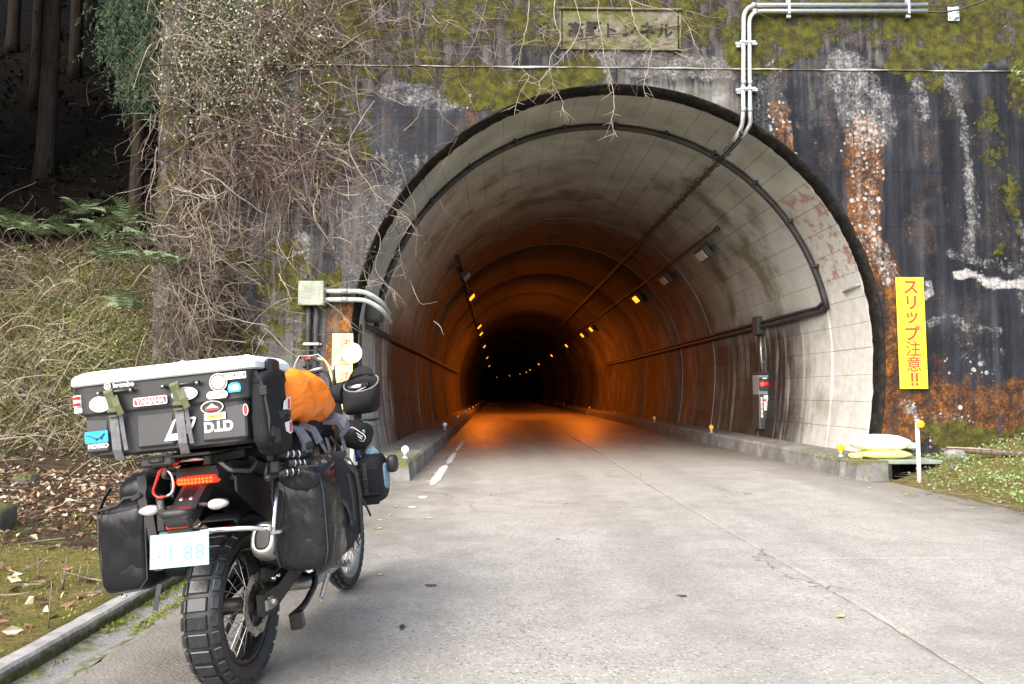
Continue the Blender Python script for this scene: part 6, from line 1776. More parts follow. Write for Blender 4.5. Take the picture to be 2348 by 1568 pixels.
mb = MB(); V_, F_ = soft_box((.060, .045, .020), 7, 3); mb.add(V_ + np.array((-.004, -.405, .797)), F_, 0, True); mb.build('plate_lamp', M_blackpl, bike)
mb = MB(); mb.box((-.012, -.392, .755), (.094, .012, .040), bev=.002); rf = mb.build('reflector', M_blackpl, bike)
mb = MB(); mb.box((-.012, -.400, .755), (.088, .006, .034), bev=.001); mb.build('reflector_face', M_refl, rf)
mb = MB(); mb.box((-.01, -.385, .715), (.10, .012, .12), bev=.004); mb.build('plate_holder', M_blackpl, bike)
mb = MB(); PT = rotm('X', R(-8)); mb.box((0, -.420, .660), (.230, .003, .125), PT, .001); pl = mb.build('number_plate', M_plate, bike)
mb = MB()
for a, b, w, h in ((0, .0605, .226, .003), (0, -.0605, .226, .003), (.1125, 0, .003, .118), (-.1125, 0, .003, .118)):
    mb.box(np.array((0, -.420, .660)) + PT @ np.array((a, -.0022, b)), (w, .0012, h), PT)
mb.build('plate_border', M_tealb, pl)
for ch, x, z, s_ in (('1', -.033, -.012, .078), ('8', .036, -.012, .078), ('8', .080, -.012, .078), ('・', -.078, -.018, .05)):
    me = text_mesh(ch, s_, M_teal, 'plate_digit', bold=.0006); p = np.array((0, -.420, .660)) + PT @ np.array((x, -.0022, z)); q = link('plate_digit', me, pl); q.location = p; q.rotation_euler = (R(82), 0, 0)
for sd in (-1, 1):
    mb = MB(); mb.cyl((sd * .04, -.345, .815), (sd * .105, -.36, .812), .009, n=10); st = mb.build('indicator_stalk', M_blackpl, bike)
    mb = MB(); V_, F_ = soft_box((.040, .022, .021), 7, 2.3, shape=lambda e: np.array((e[0], e[1], e[2] * (1 - .35 * max(0, sd * e[0]) / .04)))); mb.add(V_ + np.array((sd * .138, -.368, .812)), F_, 0, True); ind = mb.build('indicator', M_ind, bike)
    mb = MB(); V_, F_ = soft_box((.038, .016, .020), 5, 2.4); mb.add(V_ + np.array((sd * .138, -.352, .812)), F_, 0, True); mb.build('indicator_back', M_blackpl, ind)
    mb = MB(); V_, F_ = soft_box((.012, .006, .008), 4, 2.4); mb.add(V_ + np.array((sd * .140, -.372, .812)), F_, 0, True); mb.build('bulb', M_sty, ind)
# pannier frame of bright tube
mb = MB(); mb.tube(bend([(-.12, -.33, .712), (0, -.345, .715), (.24, -.33, .705), (.30, -.28, .685)], .04, 4), .0105, 10); pf = mb.build('pannier_crossbar', M_alu, bike)
for sd in (1,):
    mb = MB(); mb.tube(bend([(sd * .305, -.275, .66), (sd * .305, -.24, .74), (sd * .303, -.20, .81), (sd * .28, -.12, .835), (sd * .139, .0, .89)], .04, 4), .0085, 8); mb.tube([(sd * .305, -.27, .67), (sd * .27, .10, .62), (sd * .2, .40, .70)], .008, 8); mb.build('pannier_rail', M_alu, bike)
    mb = MB(); mb.lathe([(0, .012), (.008, .010), (.011, 0)], (sd * .30, -.298, .690), (0, -1, 0), 8); mb.build('rail_bolt', M_alu, bike)
# footpeg, brake pedal, folded stand with spring
for sd in (-1, 1):
    mb = MB(); mb.box((sd * .285, .56, .355), (.125, .050, .016), rotm('Z', R(-8 * sd)), .003)
    for k in range(6):
        for dy in (-.018, .018): mb.box((sd * (.235 + k * .02), .56 + dy, .368), (.008, .008, .012))
    mb.build('footpeg', M_dalu, bike)
    mb = MB(); mb.box((sd * .205, .55, .37), (.05, .06, .045), bev=.008); mb.tube([(sd * .18, .55, .40), (sd * .14, .56, .46)], .014, 8); mb.build('footpeg_mount', M_dalu, bike)
mb = MB(); mb.tube(bend([(.17, .52, .36), (.20, .46, .30), (.205, .28, .245), (.20, .12, .235)], .05, 4), [.018] * 14 if False else .016, 8); mb.box((.215, .14, .215), (.055, .05, .075), rotm('Y', R(-6)), .006); mb.build('main_stand', M_black, bike)
mb = MB(); p0, p1 = np.array((.245, .53, .335)), np.array((.235, .40, .222)); L_ = p1 - p0; n_t = 15; pts = []
u2, v2, d2 = frame(L_)
for k in range(n_t * 8 + 1):
    a = k / 8 * 2 * math.pi; pts.append(p0 + L_ * (.12 + .76 * k / (n_t * 8)) + .0115 * (math.cos(a) * u2 + math.sin(a) * v2))
mb.tube(pts, .0028, 5); mb.tube([p0, p0 + L_ * .14], .003, 5); mb.tube([p0 + L_ * .86, p1], .003, 5); mb.build('stand_spring', M_alu, bike)
mb = MB(); mb.tube(bend([(-.14, .62, .38), (-.20, .60, .30), (-.335, .54, .035)], .03, 3), .013, 8); mb.box((-.345, .535, .020), (.09, .06, .012), rotm('Y', R(6)), .003); mb.build('side_stand', M_black, bike)
mb = MB(); mb.tube([(0, .42, .50), (0, .34, .80)], .035, 12); mb.build('shock_absorber', M_eng, bike)
mb = MB(); mb.prism([(0, 0), (.035, 0), (.035, .14), (0, .14)], (.30, .98, .83), (.2, .98, 0), (0, 0, 1), .012); mb.build('radiator_guard', M_blue, bike)

# ================================================================== luggage
def rrect(cx, cy, hx, hy, r, z, n=6):
    out = []
    for qx, qy, a0 in ((1, 1, 0), (-1, 1, 90), (-1, -1, 180), (1, -1, 270)):
        for k in range(n):
            a = R(a0 + 90 * k / (n - 1)); out.append((cx + qx * (hx - r) + r * math.cos(a), cy + qy * (hy - r) + r * math.sin(a), z))
    return out
B = (0, -.255, 1.02); case = luggage('top_case', B, 'black hard top case with white lid and many stickers on the rack', 'top case')
mb = MB(); mb.loft([rrect(-.012, -.250, .290, .165, .05, 1.032), rrect(-.012, -.250, .311, .186, .05, 1.045), rrect(-.012, -.252, .327, .194, .05, 1.195), rrect(-.012, -.252, .340, .203, .05, 1.207), rrect(-.012, -.252, .349, .206, .05, 1.306), rrect(-.012, -.252, .353, .208, .05, 1.316)], smooth=False)
body = put(mb, 'case_body', M_casebk, case)
for xa, xb in ((-.322, -.230), (-.120, .028), (.134, .310)):
    mb = MB(); mb.box(((xa + xb) / 2, -.440, 1.122), (xb - xa, .016, .132), rotm('X', R(-3.2)), .007); put(mb, 'raised_panel', M_casebk, body)
mb = MB(); mb.loft([rrect(-.012, -.252, .359, .213, .06, 1.312), rrect(-.012, -.252, .366, .220, .06, 1.318), rrect(-.012, -.252, .366, .220, .06, 1.340), rrect(-.012, -.252, .357, .212, .06, 1.354), rrect(-.005, -.252, .335, .190, .06, 1.366), rrect(-.005, -.252, .300, .155, .06, 1.370)], smooth=False)
lid = put(mb, 'lid', M_lid, case)
mb = MB(); mb.box((.366, -.30, 1.322), (.03, .10, .062), bev=.012); put(mb, 'lid_latch', M_black, lid)
mb = MB(); mb.box((-.06, -.235, 1.372), (.10, .06, .02), rotm('Y', R(-12)), .008); put(mb, 'lid_handle', plain('lavender_grey_plastic', (.42, .43, .52), .4), lid)
for xa, xb in ((-.247, -.104), (.005, .154)):
    mb = MB(); mb.cyl((xa, -.478, 1.277), (xb, -.478, 1.279), .0075, n=10); bar = put(mb, 'lashing_bar', M_black, body)
    for x in (xa + .008, xb - .008):
        mb = MB(); mb.cyl((x, -.478, 1.278), (x, -.455, 1.278), .007, n=8); mb.lathe([(0, .003), (.005, .002), (.006, 0)], (x, -.4855, 1.278), (0, -1, 0), 8); put(mb, 'bar_mount', M_dalu, bar)
for x in (-.190, .066):
    mb = MB(); mb.strap([(x - .012, -.478, 1.288), (x - .006, -.489, 1.278), (x, -.484, 1.250), (x + .004, -.476, 1.205)], .034, (1, 0, 0), .004); mb.strap([(x + .012, -.484, 1.262), (x + .026, -.49, 1.225), (x + .038, -.485, 1.190)], .026, (.9, 0, -.3), .003)
    st = put(mb, 'olive_strap', M_olive, case)
    mb = MB(); mb.box((x + .002, -.484, 1.208), (.038, .010, .016), bev=.003); mb.box((x + .002, -.482, 1.186), (.036, .008, .008), bev=.002); put(mb, 'buckle', M_olive, st)
    mb = MB(); mb.strap([(x, -.474, 1.19), (x + .001, -.470, 1.12), (x, -.464, 1.06), (x - .005, -.44, 1.02), (x - .01, -.36, 1.015)], .034, (1, 0, 0), .003); mb.strap([(x + .024, -.468, 1.19), (x + .030, -.468, 1.12), (x + .034, -.462, 1.055)], .014, (.8, .3, 0), .002)
    put(mb, 'black_strap', M_gweb, case)
# stickers on the rear face
FT = -.4605
def face_y(z): return -.4505 - (.0145 if z > 1.2 else 0) - .010 * (z - 1.2) / .1 * (1 if z > 1.2 else .35) - (0 if z > 1.2 else .003)
def flat_poly(name, pts, mat, x, z, dy=0.0, parent=None):
    mb = MB(); mb.prism(pts, (x, face_y(z) - .0012 - dy, z), (1, 0, 0), (0, 0, 1), .0012); return put(mb, name, mat, parent or case)
def ell(a, b, n=28): return [(a * math.cos(2 * math.pi * k / n), b * math.sin(2 * math.pi * k / n)) for k in range(n)]
def rec(w, h, r=.004):
    return [(w / 2 - r, -h / 2), (w / 2, -h / 2 + r), (w / 2, h / 2 - r), (w / 2 - r, h / 2), (-w / 2 + r, h / 2), (-w / 2, h / 2 - r), (-w / 2, -h / 2 + r), (-w / 2 + r, -h / 2)]
def word(s, size, mat, x, z, parent, bold=.0006, dy=.0015, italic=0, sx=1.0, rz=0):
    me = text_mesh(s, size, mat, 'lettering', bold, .0004, italic=italic); q = sticker_at(me, 'lettering', parent, x, face_y(z) - .0012 - dy, z, (R(90), rz, 0)); q.scale = (sx, 1, 1); return q
def stk(pts, mat, x, z): return flat_poly('sticker', pts, mat, x, z)
s_ = stk(ell(.013, .013), M_stw, -.205, 1.302); flat_poly('ring', ell(.009, .009), M_stk, -.205, 1.302, .0006, s_); flat_poly('dot', ell(.005, .005), M_stw, -.205, 1.302, .0012, s_); word('brembo', .026, M_stw, -.142, 1.303, s_, .0007, 0)
stk(ell(.043, .030), M_stw, -.242, 1.238)
s_ = stk(rec(.132, .032), M_stw, -.046, 1.230); flat_poly('red_field', rec(.124, .025), M_str, -.046, 1.230, .0006, s_); word('YAMAHA', .027, M_stw, -.046, 1.230, s_, .0009)
s_ = stk(ell(.051, .026), M_stw, .089, 1.243); flat_poly('ring', ell(.046, .0215), M_stk, .089, 1.243, .0005, s_); flat_poly('field', ell(.043, .019), M_stw, .089, 1.243, .0010, s_); word('Arai', .034, M_stk, .092, 1.243, s_, .0010, .0016, .2)
s_ = stk(ell(.034, .034), M_stw, .224, 1.272); flat_poly('ring', ell(.031, .031), M_str, .224, 1.272, .0005, s_); flat_poly('ring', ell(.025, .025), M_stw, .224, 1.272, .0010, s_); flat_poly('ring', ell(.021, .021), M_stk, .224, 1.272, .0013, s_); flat_poly('field', ell(.0185, .0185), M_stw, .224, 1.272, .0016, s_); word('GL', .022, M_stk, .224, 1.272, s_, .0005, .0022)
s_ = stk(rec(.090, .025, .002), M_stw, .288, 1.290); flat_poly('field', rec(.084, .011, .001), M_stk, .288, 1.2935, .0006, s_); word('GIANT LOOP', .0125, M_stw, .288, 1.2935, s_, .0004)
s_ = stk(rec(.080, .028, .008), M_stw, .214, 1.226); word('BONSAI', .019, M_stg, .217, 1.229, s_, .0004, .001, .15)
s_ = stk([(-.026, -.004), (-.022, -.018), (.022, -.018), (.026, -.004), (.022, .012), (.010, .018), (-.010, .018), (-.022, .012)], M_stb, .283, 1.247); word('SPIRIT', .014, M_stw, .283, 1.241, s_, .0004); flat_poly('peaks', [(-.018, 0), (.018, 0), (.012, .009), (.007, .003), (0, .010), (-.007, .003), (-.012, .009)], M_stw, .283, 1.249, .0006, s_)
s_ = stk(ell(.044, .025), M_stw, .184, 1.182); flat_poly('field', ell(.040, .0215), M_stk, .184, 1.182, .0006, s_); flat_poly('peak', [(-.026, -.002), (.026, -.002), (.010, .006), (.002, .014), (-.004, .012), (-.012, .005)], M_stw, .184, 1.182, .0010, s_); flat_poly('bar', rec(.056, .007, .001), M_str, .184, 1.1745, .0010, s_)
s_ = stk(rec(.082, .026, .002), M_stw, .192, 1.147); flat_poly('field', rec(.060, .015, .001), M_sty, .192, 1.147, .0006, s_); word('PIRELLI', .0135, M_str, .192, 1.147, s_, .0004)
s_ = word('D.I.D', .052, M_stw, .203, 1.108, case, .0024, .0); s_.name = 'sticker'
A_ = [(-.076, -.042), (-.010, -.042), (-.006, -.020), (.028, -.020), (.050, .004), (.066, .040), (.058, .046), (-.020, .046), (-.032, .038)]
s_ = stk([(x * .92, z * .92) for x, z in A_], M_stw, .058, 1.112); flat_poly('field', [(-.042, -.014), (-.002, -.014), (.004, .0), (.032, .004), (.050, .034), (-.020, .034)], M_stk, .058, 1.112, .0006, s_); flat_poly('wedge', [(-.004, -.012), (.022, -.012), (.034, .018), (.014, .018)], M_stw, .058, 1.112, .0011, s_); word('ACERBIS', .015, M_stk, .038, 1.083, s_, .0005, .001, .2)
s_ = stk(rec(.092, .044, .003), M_stb, -.276, 1.116)
liz = [(-.040, .008), (-.022, .006), (-.008, -.003), (.008, -.006), (.020, .001), (.030, .012), (.035, .011), (.033, .006), (.026, -.001), (.022, -.012), (.019, -.012), (.019, -.004), (.006, -.010), (.0, -.014), (-.003, -.013), (.0, -.009), (-.010, -.0055), (-.022, .0035), (-.040, .0065)]
mb = MB(); mb.prism(liz, (-.276, face_y(1.116) - .0030, 1.116), (1, 0, 0), (0, 0, 1), .0012); put(mb, 'lizard_mark', M_stk, s_)
word('MOSKO', .023, M_stw, -.272, 1.082, case, .0010, 0).name = 'sticker'
mb = MB(); mb.box((-.343, -.452, 1.258), (.03, .02, .045), rotm('Z', R(-35)), .002); f_ = put(mb, 'sticker', M_stw, case)
for dz in (-.012, .012):
    mb = MB(); mb.box((-.344, -.456, 1.258 + dz), (.0305, .016, .010), rotm('Z', R(-35))); put(mb, 'red_stripe', M_str, f_)
mb = MB(); mb.box((-.342, -.450, 1.223), (.028, .02, .022), rotm('Z', R(-35)), .002); put(mb, 'sticker', M_stw, case)
s_ = stk(ell(.010, .022), M_stw, .312, 1.160); flat_poly('field', ell(.008, .020), M_str, .312, 1.160, .0006, s_)
# bracket block under the case, carabiner and tab
mb = MB(); mb.box((-.062, -.40, 1.000), (.135, .06, .045), bev=.010); bk = mb.build('rack_lock_block', M_blackpl, bike)
mb = MB(); mb.box((-.060, -.434, 1.006), (.060, .006, .022), bev=.003); mb.build('lock_slot', M_black, bk); mb = MB(); mb.box((-.060, -.438, 1.002), (.036, .006, .012), bev=.003); mb.build('lock_lever', M_blackpl, bk)
cb = luggage('carabiner', (-.06, -.385, .86), 'red and silver carabiner hanging under the black bracket', 'carabiner')
mb = MB(); mb.tube(bend([(-.058, -.385, .975), (-.075, -.387, .960), (-.108, -.390, .880), (-.085, -.39, .858), (-.055, -.39, .862)], .015, 4), .0055, 8); put(mb, 'red_bow', M_carab, cb)
mb = MB(); mb.tube(bend([(-.055, -.39, .862), (-.035, -.39, .868), (-.024, -.388, .885), (-.026, -.386, .935), (-.050, -.385, .975)], .012, 4), .0055, 8); put(mb, 'silver_gate', M_alu, cb)
kt = luggage('key_strap', (-.088, -.37, .80), 'black rubber tag hanging from the carabiner', 'strap')
mb = MB(); mb.box((-.088, -.372, .83), (.030, .010, .075), rotm('Y', R(-5)), .003); tgp = put(mb, 'tag', M_rub, kt); mb = MB(); mb.box((-.094, -.365, .765), (.032, .012, .075), bev=.004); put(mb, 'lower_buckle', M_blackpl, kt)
sticker_at(text_mesh('GIA', .020, M_dalu, 'lettering', .0004), 'lettering', tgp, -.088, -.3785, .83, (R(90), R(90), 0))

# ---- black roll pouch on the right of the case
B = (.37, -.30, 1.0); po = luggage('roll_pouch', B, 'black roll-top pouch strapped to the right side of the top case', 'bag')
mb = MB(); V_, F_ = soft_box((.030, .120, .148), 9, 4.5, .005, 9, 3, shape=lambda e: np.array((e[0] * (1.0 + .25 * (e[2] < 0)), e[1], e[2]))); mb.add(V_ + np.array((.354, -.318, 1.145)), F_, 0, True); put(mb, 'pouch_body', M_cord, po)
mb = MB(); V_, F_ = soft_box((.036, .118, .036), 7, 3, .005, 14, 6); mb.add(V_ @ rotm('X', R(4)).T + np.array((.356, -.315, 1.272)), F_, 0, True); put(mb, 'rolled_top', M_cord, po)
mb = MB(); mb.strap([(.345, -.425, 1.30), (.372, -.43, 1.24), (.384, -.425, 1.12), (.37, -.41, 1.02)], .024, (1, -.6, 0), .004); put(mb, 'strap', M_webb, po)
mb = MB(); mb.strap([(.37, -.43, 1.12), (.380, -.42, 1.123), (.3905, -.32, 1.128), (.388, -.20, 1.13)], .030, (0, 0, 1), .004); put(mb, 'strap', M_webb, po)
for c_, s3, rz in (((.376, -.432, 1.225), (.030, .014, .038), 20), ((.390, -.365, 1.05), (.014, .045, .055), 0), ((.388, -.40, 1.068), (.014, .03, .04), 0)):
    mb = MB(); mb.box(c_, s3, rotm('Z', R(rz)), .004); put(mb, 'buckle', M_blackpl, po)
for z, pol in ((1.168, [(-.035, -.02), (.045, -.02), (.05, .03), (.02, .028), (-.02, .012)]), (1.075, [(-.03, .02), (-.02, -.014), (.02, -.026), (.042, -.02), (.045, .028)])):
    mb = MB(); mb.prism(pol, (.3920, -.252, z), (0, 1, 0), (0, 0, 1), .002); bd = put(mb, 'white_badge', M_stw, po)
    mb = MB(); mb.prism([(.012, -.018), (.034, -.018), (.038, .022), (.016, .022)], (.3943, -.252, z), (0, 1, 0), (0, 0, 1), .001); put(mb, 'red_mark', M_str, bd)
mb = MB(); V_, F_ = soft_box((.036, .13, .055), 7, 3.5, .004, 10, 8); mb.add(V_ + np.array((.345, -.27, 1.03)), F_, 0, True); put(mb, 'lower_pocket', M_cord, po)

# ---- backpack under an orange rain cover on the seat
B = (0, .27, 1.03); bp_ = luggage('backpack', B, 'backpack under a bright orange rain cover strapped on the seat', 'backpack')
def osh(e):
    k = max(0.0, (e[1] + .06) / .48); z = e[2] - .19 * k ** 1.5 * float(sstep(-.10, .08, e[2])) + .012 * math.sin(e[1] * 26 + e[0] * 5) * (abs(e[0]) > .2); return np.array((e[0] * (1 - .05 * k), e[1], z))
mb = MB(); V_, F_ = soft_box((.350, .420, .145), 22, 3.3, .017, 7.5, 4, shape=osh); mb.add(V_ + np.array((.02, .315, 1.205)), F_, 0, True); put(mb, 'rain_cover', M_orange, bp_)
mb = MB(); V_, F_ = soft_box((.29, .34, .06), 9, 3.5, .006, 8, 2); mb.add(V_ + np.array((.02, .26, 1.055)), F_, 0, True); put(mb, 'pack_body', M_cord, bp_)
mb = MB(); mb.strap([(.25, .02, 1.09), (.335, .03, 1.06), (.365, .035, 1.0), (.36, .035, .955)], .10, (0, 1, 0), .012); put(mb, 'hip_belt', M_gweb, bp_)
mb = MB(); mb.strap([(.30, .14, 1.085), (.355, .16, 1.05), (.375, .17, .99)], .07, (0, 1, -.1), .016); mb.strap([(.372, .17, 1.0), (.385, .20, .955), (.39, .235, .905)], .038, (0, 1, -.2), .003); put(mb, 'shoulder_strap', M_gweb, bp_)
mb = MB(); mb.strap([(.28, .50, 1.09), (.345, .53, 1.09), (.38, .555, 1.06), (.375, .57, 1.015)], .13, (0, 1, .2), .022); put(mb, 'lumbar_pad', M_gweb, bp_)
mb = MB(); mb.strap([(.355, .56, 1.02), (.372, .55, .95), (.375, .545, .90)], .050, (0, 1, 0), .004); put(mb, 'strap', M_gweb, bp_); mb = MB(); mb.strap([(.34, .38, 1.0), (.352, .37, .95), (.35, .37, .90)], .036, (0, 1, 0), .004); put(mb, 'strap', M_gweb, bp_)
for c_, s3, rx in (((.367, .045, .985), (.02, .075, .03), 0), ((.37, .21, .965), (.02, .04, .05), 20), ((.36, .40, .99), (.012, .05, .02), -30)):
    mb = MB(); mb.box(c_, s3, rotm('X', R(rx)), .004); put(mb, 'buckle', M_blackpl, bp_)

# ---- right pannier
B = (.38, .05, .47); rp = luggage('pannier_bag', B, 'large black dry-bag pannier hung on the right side above the muffler', 'pannier', 'soft panniers of the motorcycle')
def rsh(e):
    k = (e[2] + .2) / .4; return np.array((e[0] * (1.02 - .12 * max(0, k - .55)), e[1], e[2] + .5 * max(0, e[1] - .05) ** 2 * 2 * (e[2] < 0) + .010 * math.sin(e[0] * 40) * (e[2] > .14)))
mb = MB(); V_, F_ = soft_box((.118, .150, .215), 22, 5.0, .006, 6.5, 12, shape=rsh); mb.add(V_ + np.array((.372, -.015, .690)), F_, 0, True); put(mb, 'dry_bag', M_vinyl, rp)
mb = MB(); V_, F_ = soft_box((.125, .215, .225), 14, 2.9, .007, 6, 5, shape=lambda e: np.array((e[0], e[1], e[2] + .9 * max(0, e[1]) ** 2 * (e[2] < .0)))); mb.add(V_ + np.array((.378, .185, .690)), F_, 0, True); put(mb, 'holster', M_cord, rp)
mb = MB(); V_, F_ = soft_box((.105, .135, .035), 10, 2.6, .012, 13, 7); mb.add(V_ @ rotm('X', R(8)).T + np.array((.375, -.02, .892)), F_, 0, True); put(mb, 'rolled_top', M_vinyl, rp)
mb = MB(); V_, F_ = soft_box((.085, .02, .045), 8, 2.6, .010, 16, 9); mb.add(V_ @ rotm('Y', R(18)).T + np.array((.385, -.155, .862)), F_, 0, True); put(mb, 'fold_flap', M_vinyl, rp)
for y, zt, zb, out in ((.16, .90, .62, .505), (.25, .89, .54, .512), (.345, .84, .60, .490)):
    mb = MB(); pts = [(.36, y - .03, .925), (.46, y - .01, .89), (out - .005, y, .82), (out, y + .012, .72), (out - .004, y + .02, zb)]; mb.strap(pts, .030, (0, 1, 0), .003); put(mb, 'strap', M_webb, rp)
mb = MB(); mb.strap([(.492, .05, .735), (.505, .075, .70), (.507, .105, .655), (.50, .11, .615)], .026, (0, 1, .4), .003); put(mb, 'loose_strap', M_webb, rp); mb = MB(); mb.strap([(.49, .36, .70), (.50, .41, .645), (.505, .445, .60)], .012, (0, .6, 1), .006); put(mb, 'loose_strap', M_webb, rp); mb = MB(); mb.strap([(.497, .30, .60), (.49, .31, .53), (.47, .315, .50)], .03, (0, 1, 0), .003); put(mb, 'loose_strap', M_webb, rp)
for p, s3 in (((.506, .108, .622), (.010, .034, .030)), ((.41, -.168, .905), (.050, .014, .018)), ((.33, -.150, .912), (.050, .014, .018)), ((.40, .05, .935), (.030, .06, .014)), ((.42, .14, .938), (.026, .05, .014)), ((.40, .36, .915), (.06, .07, .03))):
    mb = MB(); mb.box(p, s3, rotm('Z', R(8)), .004); put(mb, 'buckle', M_blackpl, rp)
mb = MB(); mb.tube([(.27, -.17, .87), (.33, -.165, .905), (.42, -.172, .908), (.48, -.12, .90)], .006, 6); put(mb, 'stiffener', M_webb, rp)
mb = MB(); mb.tube([(.385, -.165, .49), (.40, -.17, .483), (.415, -.165, .488)], .006, 6); put(mb, 'bottom_hook', M_alu, rp)
for xs_ in (.262, .478):
    mb = MB(); mb.tube([(xs_ + (.37 - xs_) * .10, -.150, .875), (xs_, -.146, .80), (xs_ + .002, -.148, .68), (xs_, -.146, .56), (xs_ + (.37 - xs_) * .12, -.150, .505)], .0035, 6); put(mb, 'welded_seam', M_webb, rp)
# ---- left pannier
B = (-.33, -.05, .47); lp_ = luggage('pannier_bag', B, 'shiny black dry-bag pannier on the far left side beside the number plate', 'pannier', 'soft panniers of the motorcycle')
mb = MB(); V_, F_ = soft_box((.108, .20, .185), 22, 6.0, .006, 6.0, 21, shape=lambda e: np.array((e[0] * (1 + .06 * (e[2] > .05)), e[1], e[2] + .06 * e[0]))); mb.add(V_ + np.array((-.332, -.055, .655)), F_, 0, True); put(mb, 'dry_bag', M_vinyl, lp_)
mb = MB(); V_, F_ = soft_box((.108, .17, .075), 12, 2.5, .010, 8, 23); mb.add(V_ + np.array((-.30, -.03, .872)), F_, 0, True); put(mb, 'rolled_top', M_vinyl, lp_)
mb = MB(); V_, F_ = soft_box((.10, .20, .07), 8, 3, .006, 8, 24); mb.add(V_ + np.array((-.17, .04, .56)), F_, 0, True); put(mb, 'holster', M_cord, lp_)
mb = MB(); mb.tube([(-.430, -.238, .80), (-.432, -.242, .66), (-.424, -.242, .52), (-.40, -.246, .482), (-.27, -.248, .490), (-.236, -.244, .53), (-.232, -.244, .68), (-.228, -.242, .82)], .0035, 6); put(mb, 'welded_seam', M_webb, lp_)
mb = MB(); rim_ = [(-.435, -.235, .815), (-.38, -.262, .825), (-.33, -.262, .835), (-.30, -.262, .86), (-.265, -.262, .862), (-.23, -.25, .845)]; mb.tube(rim_, .006, 6); put(mb, 'stiffener', M_webb, lp_)
for pts, w_, wd in (([(-.26, -.20, .94), (-.235, -.235, .90), (-.228, -.262, .86), (-.214, -.268, .80)], .034, (1, 0, 0)), ([(-.405, -.18, .90), (-.43, -.19, .86), (-.452, -.2, .80)], .024, (0, 1, 0)), ([(-.20, -.22, .50), (-.206, -.23, .46), (-.218, -.235, .40)], .020, (1, 0, 0)), ([(-.20, -.265, .78), (-.185, -.266, .66), (-.18, -.255, .56)], .036, (1, 0, 0))):
    mb = MB(); mb.strap(pts, w_, wd, .003); put(mb, 'strap', M_webb, lp_)
for p, s3, rz in (((-.245, -.268, .862), (.045, .012, .022), -25), ((-.44, -.15, .60), (.014, .03, .075), 0), ((-.165, -.10, .925), (.06, .03, .028), 10)):
    mb = MB(); mb.box(p, s3, rotm('Y', R(rz)), .004); put(mb, 'buckle', M_blackpl, lp_)
mb = MB(); mb.tube([(-.345, -.245, .478), (-.335, -.255, .468), (-.322, -.25, .474)], .005, 6); put(mb, 'bottom_hook', M_alu, lp_)

# ---- folded camera mount on top of the right pannier
B = (.38, -.18, .89); tp = luggage('camera_mount', B, 'folded black camera mount with ringed arms lying on the right pannier', 'camera mount')
for p0, p1, r_ in (((.335, -.24, .975), (.40, -.12, .955), .017), ((.355, -.20, .93), (.41, -.11, .915), .018), ((.33, -.245, .895), (.40, -.14, .893), .016)):
    p0, p1 = np.array(p0), np.array(p1); mb = MB(); mb.cyl(p0, p1, r_, n=14); a_ = put(mb, 'arm', M_blackpl, tp)
    for k in (.28, .5, .72): mb = MB(); mb.cyl(p0 + (p1 - p0) * k, p0 + (p1 - p0) * (k + .06), r_ + .0012, n=14); put(mb, 'ring', M_alu, a_)
mb = MB(); mb.box((.31, -.245, .965), (.03, .03, .03), rotm('X', R(20)), .005); mb.box((.325, -.25, .925), (.035, .035, .05), rotm('Z', R(20)), .006); mb.tube([(.30, -.25, .945), (.29, -.26, .90), (.30, -.25, .875)], .008, 8); put(mb, 'clamp', M_blackpl, tp)
mb = MB(); mb.lathe([(0, .014), (.014, .012), (.016, 0)], (.30, -.262, .885), (0, -1, 0), 12); put(mb, 'knob', M_blackpl, tp)

# ---- bags at the front right: bar bag with oval badge and pocket with blue roll
B = (.33, .95, .90); tb_ = luggage('tank_side_bag', B, 'black tubular bag with small oval badge beside the fuel tank', 'bag')
mb = MB(); V_, F_ = soft_box((.085, .15, .075), 10, 3, .005, 10, 31); mb.add(V_ @ rotm('Y', R(20)).T + np.array((.315, .97, .985)), F_, 0, True); put(mb, 'bag_body', M_cord, tb_)
mb = MB(); pol = [(x * .052, z * .024) for x, z in [(math.copysign(abs(math.cos(a)) ** .5, math.cos(a)), math.copysign(abs(math.sin(a)) ** .5, math.sin(a))) for a in np.linspace(0, 2 * math.pi, 24, endpoint=False)]]
ux = nrm((.75, .0, -.62)); uy = nrm((.5, -.35, .72)); uy = nrm(uy - ux * np.dot(ux, uy)); oo = np.array((.365, .835, .99))
mb.prism(pol, oo, ux, uy, .003); bdg = put(mb, 'badge', M_stw, tb_)
mb = MB(); mb.prism([(x * .92, z * .86) for x, z in pol], oo + np.cross(ux, uy) * .003, ux, uy, .001); put(mb, 'badge_field', M_stk, bdg)
mb = MB(); mb.lathe([(.010, .0048), (.014, .0048), (.014, .003), (.010, .003)], oo - ux * .03, np.cross(ux, uy), 18, closed=True); put(mb, 'badge_ring', M_str, bdg)
for k, (w, dz) in enumerate(((.045, .006), (.05, -.006))):
    mb = MB(); mb.prism(rec(w, .006, .001), oo + ux * .012 + uy * dz + np.cross(ux, uy) * .004, ux, uy, .0008); put(mb, 'badge_print', M_stw, bdg)
mb = MB(); mb.box((.395, .86, 1.0), (.016, .016, .02), bev=.004); put(mb, 'zip_pull', M_dalu, tb_)
B = (.40, .97, .60); sb_ = luggage('crash_bar_bag', B, 'small black side pocket with light blue rolled cloth on top', 'bag')
mb = MB(); V_, F_ = soft_box((.070, .12, .135), 10, 4, .004, 10, 33); mb.add(V_ + np.array((.395, .98, .735)), F_, 0, True); put(mb, 'bag_body', M_cord, sb_)
mb = MB(); V_, F_ = soft_box((.008, .060, .070), 6, 3.5, .003, 14, 35); mb.add(V_ + np.array((.466, .99, .74)), F_, 0, True); put(mb, 'side_panel', M_lblue, sb_)
